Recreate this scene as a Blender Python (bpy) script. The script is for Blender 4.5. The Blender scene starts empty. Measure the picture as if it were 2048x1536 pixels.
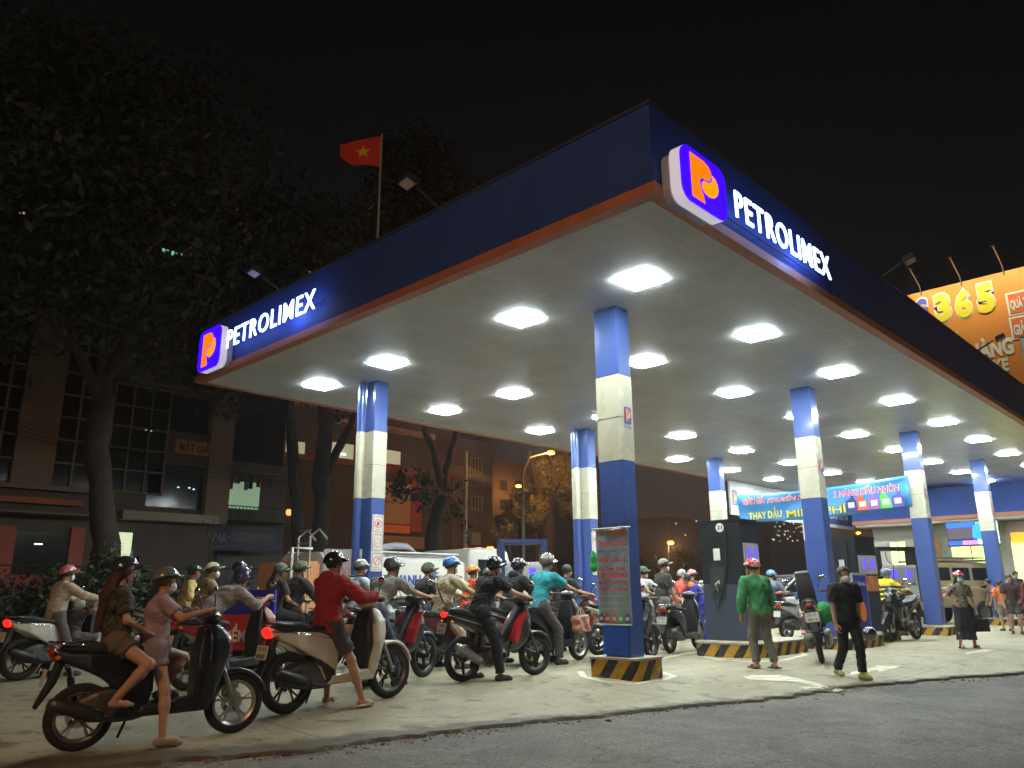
import bpy, math, random
import numpy as np
from mathutils import Vector, Matrix
random.seed(7); np.random.seed(7)
R = math.radians
scn = bpy.context.scene
COL = scn.collection

# ------------------------------------------------------------------ camera
CX, CY, F, H0 = 1024.0, 768.0, 1556.0, 1.15
CAMR = Matrix(((0.6943262, 0.1808561, 0.6965645), (-0.719615, 0.1853543, 0.6691772), (-0.0080865, -0.9658855, 0.2588431)))
CAMP = Vector((0, 0, H0))
cd = bpy.data.cameras.new('camera'); cam = bpy.data.objects.new('camera', cd); COL.objects.link(cam)
r_, d_, f_ = CAMR.col[0], CAMR.col[1], CAMR.col[2]
cam.matrix_world = Matrix.Translation(CAMP) @ Matrix((r_, -d_, -f_)).transposed().to_4x4()
cd.sensor_width = 36; cd.lens = F / 2048 * 36; cd.clip_end = 2000; cd.clip_start = 0.05
scn.camera = cam
# ------------------------------------------------------------------ world (night sky with a little city glow)
w = bpy.data.worlds.new('World'); scn.world = w; w.use_nodes = True
nt = w.node_tree; nt.nodes.clear()
tc = nt.nodes.new('ShaderNodeTexCoord'); sp = nt.nodes.new('ShaderNodeSeparateXYZ'); cr = nt.nodes.new('ShaderNodeValToRGB')
bg = nt.nodes.new('ShaderNodeBackground'); wo = nt.nodes.new('ShaderNodeOutputWorld')
nt.links.new(tc.outputs['Generated'], sp.inputs[0]); nt.links.new(sp.outputs[2], cr.inputs[0])
nt.links.new(cr.outputs[0], bg.inputs[0]); nt.links.new(bg.outputs[0], wo.inputs[0])
e = cr.color_ramp.elements
e[0].position = 0.0; e[0].color = (0.060, 0.026, 0.009, 1); x = e.new(0.10); x.color = (0.020, 0.0115, 0.0062, 1)
e[len(e) - 1].position = 0.75; e[len(e) - 1].color = (0.0009, 0.0012, 0.0019, 1)
x = e.new(0.33); x.color = (0.0042, 0.0044, 0.0048, 1)
bg.inputs[1].default_value = 1.0
scn.view_settings.view_transform = 'Standard'; scn.view_settings.look = 'None'
scn.view_settings.exposure = 0.0; scn.view_settings.gamma = 1.0
scn.cycles.use_denoising = True
scn.cycles.max_bounces = 6; scn.cycles.diffuse_bounces = 4; scn.cycles.glossy_bounces = 3
scn.cycles.sample_clamp_indirect = 4.0
scn.cycles.use_light_tree = True

# ------------------------------------------------------------------ pixel -> place helpers
def ray(px, py):
    return CAMR @ Vector(((px - CX), (py - CY), F))
def at(px, py, z=0.0):
    d = ray(px, py); t = (z - H0) / d.z
    return Vector((d.x * t, d.y * t, z))
def onX(px, py, X):
    d = ray(px, py); t = X / d.x; return Vector((X, d.y * t, H0 + d.z * t))
def onY(px, py, Y):
    d = ray(px, py); t = Y / d.y; return Vector((d.x * t, Y, H0 + d.z * t))
def proj(v):
    c = CAMR.transposed() @ (Vector(v) - CAMP); return (CX + F * c.x / c.z, CY + F * c.y / c.z, c.z)
# forecourt edge (broken concrete lip): y as a function of x
EDGE = [(-30, 12.5), (-6, 9.3), (0.5, 7.2), (2.1, 6.75), (3.0, 6.42), (3.7, 6.2), (4.4, 6.1), (5.0, 5.95), (6.1, 5.7), (7.0, 5.45), (8.2, 5.05), (11.0, 4.35), (14.4, 3.15), (20, 1.3), (60, -11)]
EX = [p[0] for p in EDGE]; EYY = [p[1] for p in EDGE]
def edge_y(x): return float(np.interp(x, EX, EYY))
def gz(x, y):
    s = min(max((y - edge_y(x)) / 2.4, 0), 1)
    if y < edge_y(x): return -0.11
    return -0.085 * (1 - s * s * (3 - 2 * s))
def G(px, py):
    z = 0.0
    for _ in range(8):
        p = at(px, py, z); z = gz(p.x, p.y)
    return Vector((p.x, p.y, z))
def GD(px, D):
    """ground point in pixel column px at depth D along the camera axis"""
    a = (px - CX) / F * D; z = 0.0
    for _ in range(6):
        b = (z - H0 - CAMR[2][0] * a - CAMR[2][2] * D) / CAMR[2][1]
        p = CAMR @ Vector((a, b, D)); z = gz(p.x, p.y)
    return Vector((p.x, p.y, z))

# ------------------------------------------------------------------ materials
MATS = {}
def mat(name, col=(.5, .5, .5), rough=.5, metal=0, emit=None, es=1.0, var=.12, nscale=6.0, bump=0.0, bscale=60.0, coat=0, spec=None, alpha=None, trans=0):
    if name in MATS: return MATS[name]
    m = bpy.data.materials.new(name); m.use_nodes = True; n = m.node_tree; b = n.nodes['Principled BSDF']
    b.inputs['Base Color'].default_value = (*col, 1); b.inputs['Roughness'].default_value = rough; b.inputs['Metallic'].default_value = metal
    if coat: b.inputs['Coat Weight'].default_value = coat; b.inputs['Coat Roughness'].default_value = .08
    if spec is not None: b.inputs['Specular IOR Level'].default_value = spec
    if trans: b.inputs['Transmission Weight'].default_value = trans
    if alpha is not None: b.inputs['Alpha'].default_value = alpha
    if emit is not None:
        b.inputs['Emission Color'].default_value = (*emit, 1); b.inputs['Emission Strength'].default_value = es
    if (var or bump) and emit is None:
        t = n.nodes.new('ShaderNodeTexCoord'); nz = n.nodes.new('ShaderNodeTexNoise'); nz.inputs['Scale'].default_value = nscale; nz.inputs['Detail'].default_value = 5
        n.links.new(t.outputs['Object'], nz.inputs['Vector'])
        if var:
            mp = n.nodes.new('ShaderNodeMapRange'); mp.inputs[3].default_value = 1 - var; mp.inputs[4].default_value = 1 + var * .6
            mp.inputs[1].default_value = .3; mp.inputs[2].default_value = .7
            mx = n.nodes.new('ShaderNodeVectorMath'); mx.operation = 'SCALE'; mx.inputs[0].default_value = col
            n.links.new(nz.outputs['Fac'], mp.inputs[0]); n.links.new(mp.outputs[0], mx.inputs['Scale']); n.links.new(mx.outputs[0], b.inputs['Base Color'])
            rr = n.nodes.new('ShaderNodeMapRange'); rr.inputs[3].default_value = max(rough - .08, .02); rr.inputs[4].default_value = min(rough + .12, 1)
            n.links.new(nz.outputs['Fac'], rr.inputs[0]); n.links.new(rr.outputs[0], b.inputs['Roughness'])
        if bump:
            n2 = n.nodes.new('ShaderNodeTexNoise'); n2.inputs['Scale'].default_value = bscale; n2.inputs['Detail'].default_value = 4
            n.links.new(t.outputs['Object'], n2.inputs['Vector'])
            bp = n.nodes.new('ShaderNodeBump'); bp.inputs['Strength'].default_value = bump; bp.inputs['Distance'].default_value = .02
            n.links.new(n2.outputs['Fac'], bp.inputs['Height']); n.links.new(bp.outputs[0], b.inputs['Normal'])
    MATS[name] = m; return m
def cmat(col, kind='cloth'):
    key = kind + '_%02x%02x%02x' % tuple(int(min(c, 1) * 255) for c in col)
    if kind == 'cloth': return mat(key, col, .85, var=.18, nscale=9, bump=.5, bscale=22)
    if kind == 'paint': return mat(key, col, .28, coat=.6, var=.06)
    if kind == 'helmet': return mat(key, col, .18, coat=.8, var=.05)
    return mat(key, col, .5)
def camo(name, a, b, c):
    if name in MATS: return MATS[name]
    m = mat(name, a, .8, var=0); n = m.node_tree; t = n.nodes.new('ShaderNodeTexCoord'); nz = n.nodes.new('ShaderNodeTexNoise'); nz.inputs['Scale'].default_value = 14; nz.inputs['Detail'].default_value = 1
    r = n.nodes.new('ShaderNodeValToRGB'); r.color_ramp.interpolation = 'CONSTANT'; el = r.color_ramp.elements
    el[0].color = (*a, 1); el[1].position = .5; el[1].color = (*b, 1); q = el.new(.6); q.color = (*c, 1)
    n.links.new(t.outputs['Object'], nz.inputs[0]); n.links.new(nz.outputs['Fac'], r.inputs[0]); n.links.new(r.outputs[0], n.nodes['Principled BSDF'].inputs[0]); return m

SKIN = mat('skin', (.43, .245, .155), .55, var=.08, nscale=12)
EYE = mat('eye_dark', (.015, .012, .01), .3, var=0)
HAIR = mat('hair_black', (.018, .013, .01), .5, var=.3, nscale=40)
BLACKP = mat('black_plastic', (.014, .014, .015), .45, var=.2)
RUBBER = mat('tyre_rubber', (.02, .019, .018), .85, var=.3, nscale=20, bump=.4, bscale=90)
ALU = mat('aluminium', (.45, .44, .42), .35, .9, var=.15)
DALU = mat('dark_alloy', (.10, .095, .09), .4, .8, var=.2)
GREASY = mat('engine_metal', (.12, .115, .105), .5, .7, var=.4, nscale=15)
SEATM = mat('seat_vinyl', (.018, .017, .017), .55, var=.2)
CHROME = mat('chrome', (.7, .7, .7), .12, 1, var=0)
GLASSD = mat('dark_glass', (.012, .014, .016), .06, var=0)
PLATEM = mat('plate_white', (.62, .6, .52), .5, var=.08)
TXTBLK = mat('ink_black', (.01, .01, .012), .6, var=0)
WHITEP = mat('white_paint', (.7, .7, .68), .4)

# ------------------------------------------------------------------ object helpers
def tag(o, label=None, cat=None, group=None, kind=None):
    if label: o['label'] = label
    if cat: o['category'] = cat
    if group: o['group'] = group
    if kind: o['kind'] = kind
    return o
def empty(name, loc=(0, 0, 0), rz=0, mw=None):
    o = bpy.data.objects.new(name, None); COL.objects.link(o); o.empty_display_size = .2
    if mw is not None: o.matrix_world = mw
    else: o.location = loc; o.rotation_euler = (0, 0, rz)
    return o
def mesh_from(name, V, Fq, mats, smooth=False, midx=None):
    me = bpy.data.meshes.new(name)
    V = np.asarray(V, dtype=np.float32)
    if isinstance(Fq, np.ndarray) and Fq.ndim == 2:
        k = Fq.shape[1]; nf = len(Fq)
        me.vertices.add(len(V)); me.vertices.foreach_set('co', V.ravel())
        me.loops.add(nf * k); me.loops.foreach_set('vertex_index', Fq.astype(np.int32).ravel())
        me.polygons.add(nf); me.polygons.foreach_set('loop_start', np.arange(0, nf * k, k, dtype=np.int32)); me.polygons.foreach_set('loop_total', np.full(nf, k, dtype=np.int32))
        me.update(calc_edges=True)
    else:
        me.from_pydata([tuple(v) for v in V], [], [tuple(int(i) for i in f) for f in Fq]); me.update()
    for m in (mats if isinstance(mats, (list, tuple)) else [mats]): me.materials.append(m)
    if smooth: me.polygons.foreach_set('use_smooth', np.ones(len(me.polygons), dtype=bool))
    if midx is not None: me.polygons.foreach_set('material_index', np.asarray(midx, dtype=np.int32))
    me.validate(); return me
def link(name, me, parent=None):
    o = bpy.data.objects.new(name, me); COL.objects.link(o)
    if parent is not None: o.parent = parent
    return o
class MB:
    def __init__(s): s.v = []; s.f = []; s.m = []; s.mi = 0
    def add(s, V, Fs, mi=None):
        b = len(s.v); s.v += [tuple(p) for p in V]; s.f += [tuple(i + b for i in f) for f in Fs]; s.m += [s.mi if mi is None else mi] * len(Fs); return s
    def box(s, x0, x1, y0, y1, z0, z1, mi=None, bev=0):
        if bev:
            import bmesh
            bm = bmesh.new(); bmesh.ops.create_cube(bm, size=1)
            for v in bm.verts: v.co = Vector(((x0 + x1) / 2 + v.co.x * (x1 - x0), (y0 + y1) / 2 + v.co.y * (y1 - y0), (z0 + z1) / 2 + v.co.z * (z1 - z0)))
            bmesh.ops.bevel(bm, geom=bm.edges[:], offset=bev, segments=2, affect='EDGES')
            bm.verts.index_update(); s.add([v.co[:] for v in bm.verts], [[v.index for v in f.verts] for f in bm.faces], mi); bm.free(); return s
        V = [(x, y, z) for x in (x0, x1) for y in (y0, y1) for z in (z0, z1)]
        return s.add(V, [(0, 1, 3, 2), (4, 6, 7, 5), (0, 4, 5, 1), (2, 3, 7, 6), (0, 2, 6, 4), (1, 5, 7, 3)], mi)
    def tube(s, pts, r, n=8, mi=None, cap=True):
        pts = [Vector(p) for p in pts]; rs = r if isinstance(r, (list, tuple)) else [r] * len(pts)
        V = []; Fs = []; u = None
        for i, p in enumerate(pts):
            t = (pts[min(i + 1, len(pts) - 1)] - pts[max(i - 1, 0)]).normalized()
            if u is None: u = t.orthogonal().normalized()
            u = (u - t * u.dot(t)).normalized() if (u - t * u.dot(t)).length > 1e-6 else t.orthogonal().normalized(); w_ = t.cross(u)
            for k in range(n):
                a = 2 * math.pi * k / n; V.append(p + (u * math.cos(a) + w_ * math.sin(a)) * rs[i])
        for i in range(len(pts) - 1):
            for k in range(n): Fs.append((i * n + k, i * n + (k + 1) % n, (i + 1) * n + (k + 1) % n, (i + 1) * n + k))
        if cap: Fs.append(tuple(range(n - 1, -1, -1))); Fs.append(tuple((len(pts) - 1) * n + k for k in range(n)))
        return s.add(V, Fs, mi)
    def lathe(s, prof, c, axis='z', n=24, mi=None):
        V = []; Fs = []; c = Vector(c); L = len(prof)
        for i in range(n):
            a = 2 * math.pi * i / n
            for (r, h) in prof:
                q = (r * math.cos(a), r * math.sin(a), h)
                if axis == 'y': q = (q[0], q[2], q[1])
                if axis == 'x': q = (q[2], q[0], q[1])
                V.append(c + Vector(q))
        for i in range(n):
            j = (i + 1) % n
            for k in range(L - 1): Fs.append((i * L + k, i * L + k + 1, j * L + k + 1, j * L + k))
        return s.add(V, Fs, mi)
    def prism(s, poly, o, u, v, n, t, mi=None):
        """polygon (a,b) in plane o + a*u + b*v, thickness t along n"""
        o, u, v, n = Vector(o), Vector(u), Vector(v), Vector(n); L = len(poly)
        V = [o + u * a + v * b for a, b in poly] + [o + u * a + v * b + n * t for a, b in poly]
        Fs = [tuple(range(L - 1, -1, -1)), tuple(range(L, 2 * L))] + [(i, (i + 1) % L, L + (i + 1) % L, L + i) for i in range(L)]
        return s.add(V, Fs, mi)
    def obj(s, name, mats, parent=None, smooth=False, auto=None):
        me = mesh_from(name, s.v, s.f, mats, smooth, s.m)
        o = link(name, me, parent)
        if auto:
            import bmesh
            bm = bmesh.new(); bm.from_mesh(me)
            for ed in bm.edges:
                if len(ed.link_faces) == 2 and ed.calc_face_angle(0) > R(auto): ed.smooth = False
            for f in bm.faces: f.smooth = True
            bmesh.ops.recalc_face_normals(bm, faces=bm.faces); bm.to_mesh(me); bm.free()
        else:
            import bmesh
            bm = bmesh.new(); bm.from_mesh(me); bmesh.ops.recalc_face_normals(bm, faces=bm.faces); bm.to_mesh(me); bm.free()
        return o
def rrect(w, h, r, n=5, corners=(1, 1, 1, 1)):
    P = []
    for k, (cx, cy, a0) in enumerate([(w / 2, h / 2, 0), (-w / 2, h / 2, 90), (-w / 2, -h / 2, 180), (w / 2, -h / 2, 270)]):
        if corners[k]:
            sx, sy = (1 if cx > 0 else -1), (1 if cy > 0 else -1)
            for i in range(n + 1):
                a = R(a0 + 90 * i / n); P.append((cx - sx * r + r * math.cos(a), cy - sy * r + r * math.sin(a)))
        else: P.append((cx, cy))
    return P
# text: a flat or extruded mesh fitted into a w x h box centred on o, in plane (u, v)
def text(name, body, o, u, v, wd, ht, m, parent=None, bold=.0, ext=.0, lift=.004, shear=0, space=1.0):
    cu = bpy.data.curves.new('t', 'FONT'); cu.body = body; cu.align_x = 'CENTER'; cu.offset = bold; cu.extrude = ext; cu.resolution_u = 3; cu.shear = shear; cu.space_character = space
    to = bpy.data.objects.new('t', cu); COL.objects.link(to)
    dg = bpy.context.evaluated_depsgraph_get(); dg.update()
    me = bpy.data.meshes.new_from_object(to.evaluated_get(dg)); bpy.data.objects.remove(to)
    N = len(me.vertices); c = np.zeros(N * 3, dtype=np.float32); me.vertices.foreach_get('co', c); c = c.reshape(-1, 3)
    if N == 0: return None
    mn, mx = c[:, :2].min(0), c[:, :2].max(0); sz = np.maximum(mx - mn, 1e-6)
    a = (c[:, 0] - (mn[0] + mx[0]) / 2) / sz[0] * wd; b = (c[:, 1] - (mn[1] + mx[1]) / 2) / sz[1] * ht
    zz = c[:, 2] * (ht / sz[1])
    u, v, o = Vector(u).normalized(), Vector(v).normalized(), Vector(o); n = u.cross(v)
    P = np.outer(a, u) + np.outer(b, v) + np.outer(zz + lift, n) + np.array(o)
    me.vertices.foreach_set('co', P.astype(np.float32).ravel()); me.update()
    me.materials.clear(); me.materials.append(m)
    return link(name, me, parent)

# ------------------------------------------------------------------ SDF meshing (surface nets)
def nets(Fd, o, h):
    S = Fd < 0; n0, n1, n2 = Fd.shape
    c = np.zeros((n0 - 1, n1 - 1, n2 - 1), np.int8)
    for i in (0, 1):
        for j in (0, 1):
            for k in (0, 1): c += S[i:n0 - 1 + i, j:n1 - 1 + j, k:n2 - 1 + k]
    act = (c > 0) & (c < 8); idx = np.argwhere(act)
    if len(idx) == 0: return np.zeros((0, 3)), np.zeros((0, 4), int)
    vid = np.full(act.shape, -1, np.int64); vid[act] = np.arange(len(idx))
    I, J, K = idx.T; acc = np.zeros((len(idx), 3)); cnt = np.zeros(len(idx))
    cs = [(i, j, k) for i in (0, 1) for j in (0, 1) for k in (0, 1)]
    val = {q: Fd[I + q[0], J + q[1], K + q[2]] for q in cs}
    for q in cs:
        for ax in range(3):
            if q[ax] == 0:
                p = list(q); p[ax] = 1; p = tuple(p); a, b = val[q], val[p]; m = (a < 0) != (b < 0)
                t = np.where(m, a / np.where(m, a - b, 1), 0); e_ = np.array(q, float)[None] + np.zeros((len(idx), 3)); e_[:, ax] += t
                acc[m] += e_[m]; cnt[m] += 1
    V = (idx + acc / cnt[:, None]) * h + np.asarray(o); Q = []
    for ax in range(3):
        b, c2 = [(1, 2), (2, 0), (0, 1)][ax]
        sl0 = [slice(None)] * 3; sl1 = [slice(None)] * 3; sl0[ax] = slice(0, -1); sl1[ax] = slice(1, None)
        A, B = S[tuple(sl0)], S[tuple(sl1)]; E_ = np.argwhere(A != B)
        E_ = E_[(E_[:, b] > 0) & (E_[:, c2] > 0) & (E_[:, b] < Fd.shape[b] - 1) & (E_[:, c2] < Fd.shape[c2] - 1)]
        if len(E_) == 0: continue
        flip = A[tuple(E_.T)]
        def gt(db, dc):
            q = E_.copy(); q[:, b] += db; q[:, c2] += dc; return vid[tuple(q.T)]
        q4 = np.stack([gt(-1, -1), gt(0, -1), gt(0, 0), gt(-1, 0)], 1)
        q4 = np.where(flip[:, None], q4, q4[:, ::-1]); Q.append(q4)
    return V, np.concatenate(Q)
class Field:
    def __init__(s, lo, hi, h):
        s.h = h; s.lo = np.array(lo, float) - 2 * h; n = np.ceil((np.array(hi) + 2 * h - s.lo) / h).astype(int) + 1
        s.F = np.full(tuple(n), 1.0, np.float32); s.n = n
    def grid(s, lo, hi):
        a = np.clip(np.floor((np.array(lo) - s.lo) / s.h).astype(int), 0, s.n); b = np.clip(np.ceil((np.array(hi) - s.lo) / s.h).astype(int) + 1, 0, s.n)
        if (b <= a).any(): return None, None
        sl = tuple(slice(i, j) for i, j in zip(a, b))
        ax = [s.lo[k] + np.arange(a[k], b[k]) * s.h for k in range(3)]
        return sl, np.meshgrid(*ax, indexing='ij')
    def put(s, lo, hi, fn, k=0.0, sub=False):
        pad = k + 2 * s.h; sl, P = s.grid(np.array(lo) - pad, np.array(hi) + pad)
        if sl is None: return s
        d = fn(*P).astype(np.float32); f = s.F[sl]
        if sub: s.F[sl] = np.maximum(f, -d)
        elif k > 0: s.F[sl] = np.minimum(f, d) - np.maximum(k - np.abs(f - d), 0) ** 2 / (4 * k)
        else: s.F[sl] = np.minimum(f, d)
        return s
    def cap(s, a, b, ra, rb=None, k=.02, cut=None, cut0=None):
        rb = ra if rb is None else rb; a = np.array(a, float); b = np.array(b, float); r = max(ra, rb); ab = b - a; L2 = max(float(ab @ ab), 1e-9)
        def fn(X, Y, Z):
            dx, dy, dz = X - a[0], Y - a[1], Z - a[2]; tt = (dx * ab[0] + dy * ab[1] + dz * ab[2]) / L2; t = np.clip(tt, 0, 1)
            d = np.sqrt((dx - t * ab[0]) ** 2 + (dy - t * ab[1]) ** 2 + (dz - t * ab[2]) ** 2) - (ra + (rb - ra) * t)
            if cut is not None: d = np.maximum(d, (tt - cut) * math.sqrt(L2))
            if cut0 is not None: d = np.maximum(d, (cut0 - tt) * math.sqrt(L2))
            return d
        return s.put(np.minimum(a, b) - r, np.maximum(a, b) + r, fn, k)
    def ell(s, c, rad, M3=None, k=.02, sub=False, fn2=None):
        c = np.array(c, float); rad = np.array(rad, float); Q = np.eye(3) if M3 is None else np.array(M3); m = rad.max()
        def fn(X, Y, Z):
            dx, dy, dz = X - c[0], Y - c[1], Z - c[2]
            l = [Q[0][i] * dx + Q[1][i] * dy + Q[2][i] * dz for i in range(3)]
            k0 = np.sqrt(sum((l[i] / rad[i]) ** 2 for i in range(3))); k1 = np.sqrt(sum((l[i] / rad[i] ** 2) ** 2 for i in range(3)))
            d = k0 * (k0 - 1) / np.maximum(k1, 1e-6)
            return d if fn2 is None else fn2(d, *l)
        return s.put(c - m, c + m, fn, k, sub)
    def mesh(s): return nets(s.F, s.lo, s.h)
def sdf_obj(name, fld, m, parent=None):
    V, Q = fld.mesh(); return link(name, mesh_from(name, V, Q, m, True), parent)

def poly2d(P, X, Z):
    d = np.full(X.shape, 1e9); inside = np.zeros(X.shape, bool); n = len(P)
    for i in range(n):
        ax, az = P[i]; bx, bz = P[(i + 1) % n]; ex, ez = bx - ax, bz - az; wx, wz = X - ax, Z - az
        t = np.clip((wx * ex + wz * ez) / max(ex * ex + ez * ez, 1e-9), 0, 1)
        d = np.minimum(d, (wx - ex * t) ** 2 + (wz - ez * t) ** 2)
        c = ((az > Z) != (bz > Z)) & (X < (bx - ax) * (Z - az) / (bz - az if abs(bz - az) > 1e-12 else 1e-12) + ax); inside ^= c
    d = np.sqrt(d); return np.where(inside, -d, d)
def smoothpoly(P, it=2):
    for _ in range(it):
        Q = []
        for i in range(len(P)):
            a, b = P[i], P[(i + 1) % len(P)]
            Q += [(a[0] * .75 + b[0] * .25, a[1] * .75 + b[1] * .25), (a[0] * .25 + b[0] * .75, a[1] * .25 + b[1] * .75)]
        P = Q
    return P
def prof(P, hw, r=.03, h=.013, it=1, yc=0.0, hollow=None):
    """side profile (x,z) swept across y with half width hw(x,z); rounded"""
    P = smoothpoly(P, it); A = np.array(P); fh = hw if callable(hw) else (lambda X, Z: hw + 0 * X)
    gx = np.linspace(A[:, 0].min(), A[:, 0].max(), 9); mw = float(np.max(fh(*np.meshgrid(gx, np.linspace(A[:, 1].min(), A[:, 1].max(), 5)))))
    fl = Field((A[:, 0].min(), yc - mw, A[:, 1].min()), (A[:, 0].max(), yc + mw, A[:, 1].max()), h)
    x_, y_, z_ = [fl.lo[k] + np.arange(fl.n[k]) * h for k in range(3)]
    X, Z = np.meshgrid(x_, z_, indexing='ij'); d2 = poly2d(P, X, Z)[:, None, :] + r
    q = np.abs(y_ - yc)[None, :, None] - fh(X, Z)[:, None, :] + r
    fl.F = (np.minimum(np.maximum(d2, q), 0) + np.hypot(np.maximum(d2, 0), np.maximum(q, 0)) - r).astype(np.float32)
    if hollow is not None:
        fl.F = np.maximum(fl.F, -(np.maximum(d2 - r + hollow, np.abs(y_ - yc)[None, :, None] - (fh(X, Z)[:, None, :] - hollow)))).astype(np.float32)
    return fl
def interp(pts): xs = [p[0] for p in pts]; ys = [p[1] for p in pts]; return lambda X, Z: np.interp(X, xs, ys)
# ------------------------------------------------------------------ motorbikes
TAIL_ON = mat('tail_light_on', (.6, .02, .01), .3, emit=(1, .010, .006), es=2.6)
TAIL_OFF = mat('tail_light_lens', (.35, .02, .012), .15, coat=.6, var=0)
ORANGE_L = mat('indicator_lens', (.7, .25, .02), .2, coat=.5, var=0)
HEADL = mat('headlight_lens', (.5, .52, .52), .08, .3, coat=.8, var=0)
def wheel_meshes(Rw, tw, spokes, rimm):
    t = MB(); hw = tw / 2
    pr = [(Rw - .075, -hw * .75), (Rw - .05, -hw), (Rw - .02, -hw * .85), (Rw - .004, -hw * .45), (Rw, 0), (Rw - .004, hw * .45), (Rw - .02, hw * .85), (Rw - .05, hw), (Rw - .075, hw * .75)]
    t.lathe(pr, (0, 0, 0), 'y', 40)
    for i in range(40):   # tread blocks
        a = 2 * math.pi * i / 40; c, s_ = math.cos(a), math.sin(a)
    r = MB(); q = Rw - .075
    r.lathe([(q, -hw * .8), (q - .012, -hw * .55), (q - .022, -hw * .3), (q - .022, hw * .3), (q - .012, hw * .55), (q, hw * .8), (q + .008, hw * .8), (q + .004, 0), (q + .008, -hw * .8), (q, -hw * .8)], (0, 0, 0), 'y', 40)
    r.lathe([(.0, -.055), (.035, -.055), (.038, .0), (.035, .055), (0, .055)], (0, 0, 0), 'y', 16)
    if spokes == 'cast':
        for i in range(5):
            a = 2 * math.pi * i / 5 + .3
            for da in (-.16, .16):
                p0 = (.03 * math.cos(a), 0, .03 * math.sin(a)); p1 = ((q - .015) * math.cos(a + da), 0, (q - .015) * math.sin(a + da)); pm = ((q * .5) * math.cos(a + da * .4), .012, q * .5 * math.sin(a + da * .4))
                r.tube([p0, pm, p1], [.016, .011, .010], 6)
    elif spokes == 'tri':
        for i in range(3):
            a = 2 * math.pi * i / 3 + .5
            r.tube([(.03 * math.cos(a), 0, .03 * math.sin(a)), ((q - .01) * math.cos(a + .12), 0, (q - .01) * math.sin(a + .12))], [.028, .018], 6)
    else:
        for i in range(28):
            a = 2 * math.pi * i / 28; b = a + (.35 if i % 2 else -.35); y = .035 if i % 4 < 2 else -.035
            r.tube([(.03 * math.cos(b), y, .03 * math.sin(b)), ((q - .01) * math.cos(a), 0, (q - .01) * math.sin(a))], .0022, 4)
    d = MB(); d.lathe([(.05, -.003), (.10, -.003), (.10, .003), (.05, .003)], (0, .062, 0), 'y', 24)
    a_ = mesh_from('tyre', t.v, t.f, RUBBER, True); b_ = mesh_from('rim', r.v, r.f, rimm, False); c_ = mesh_from('brake_disc', d.v, d.f, CHROME, False)
    return a_, b_, c_
KINDS = {}
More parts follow.
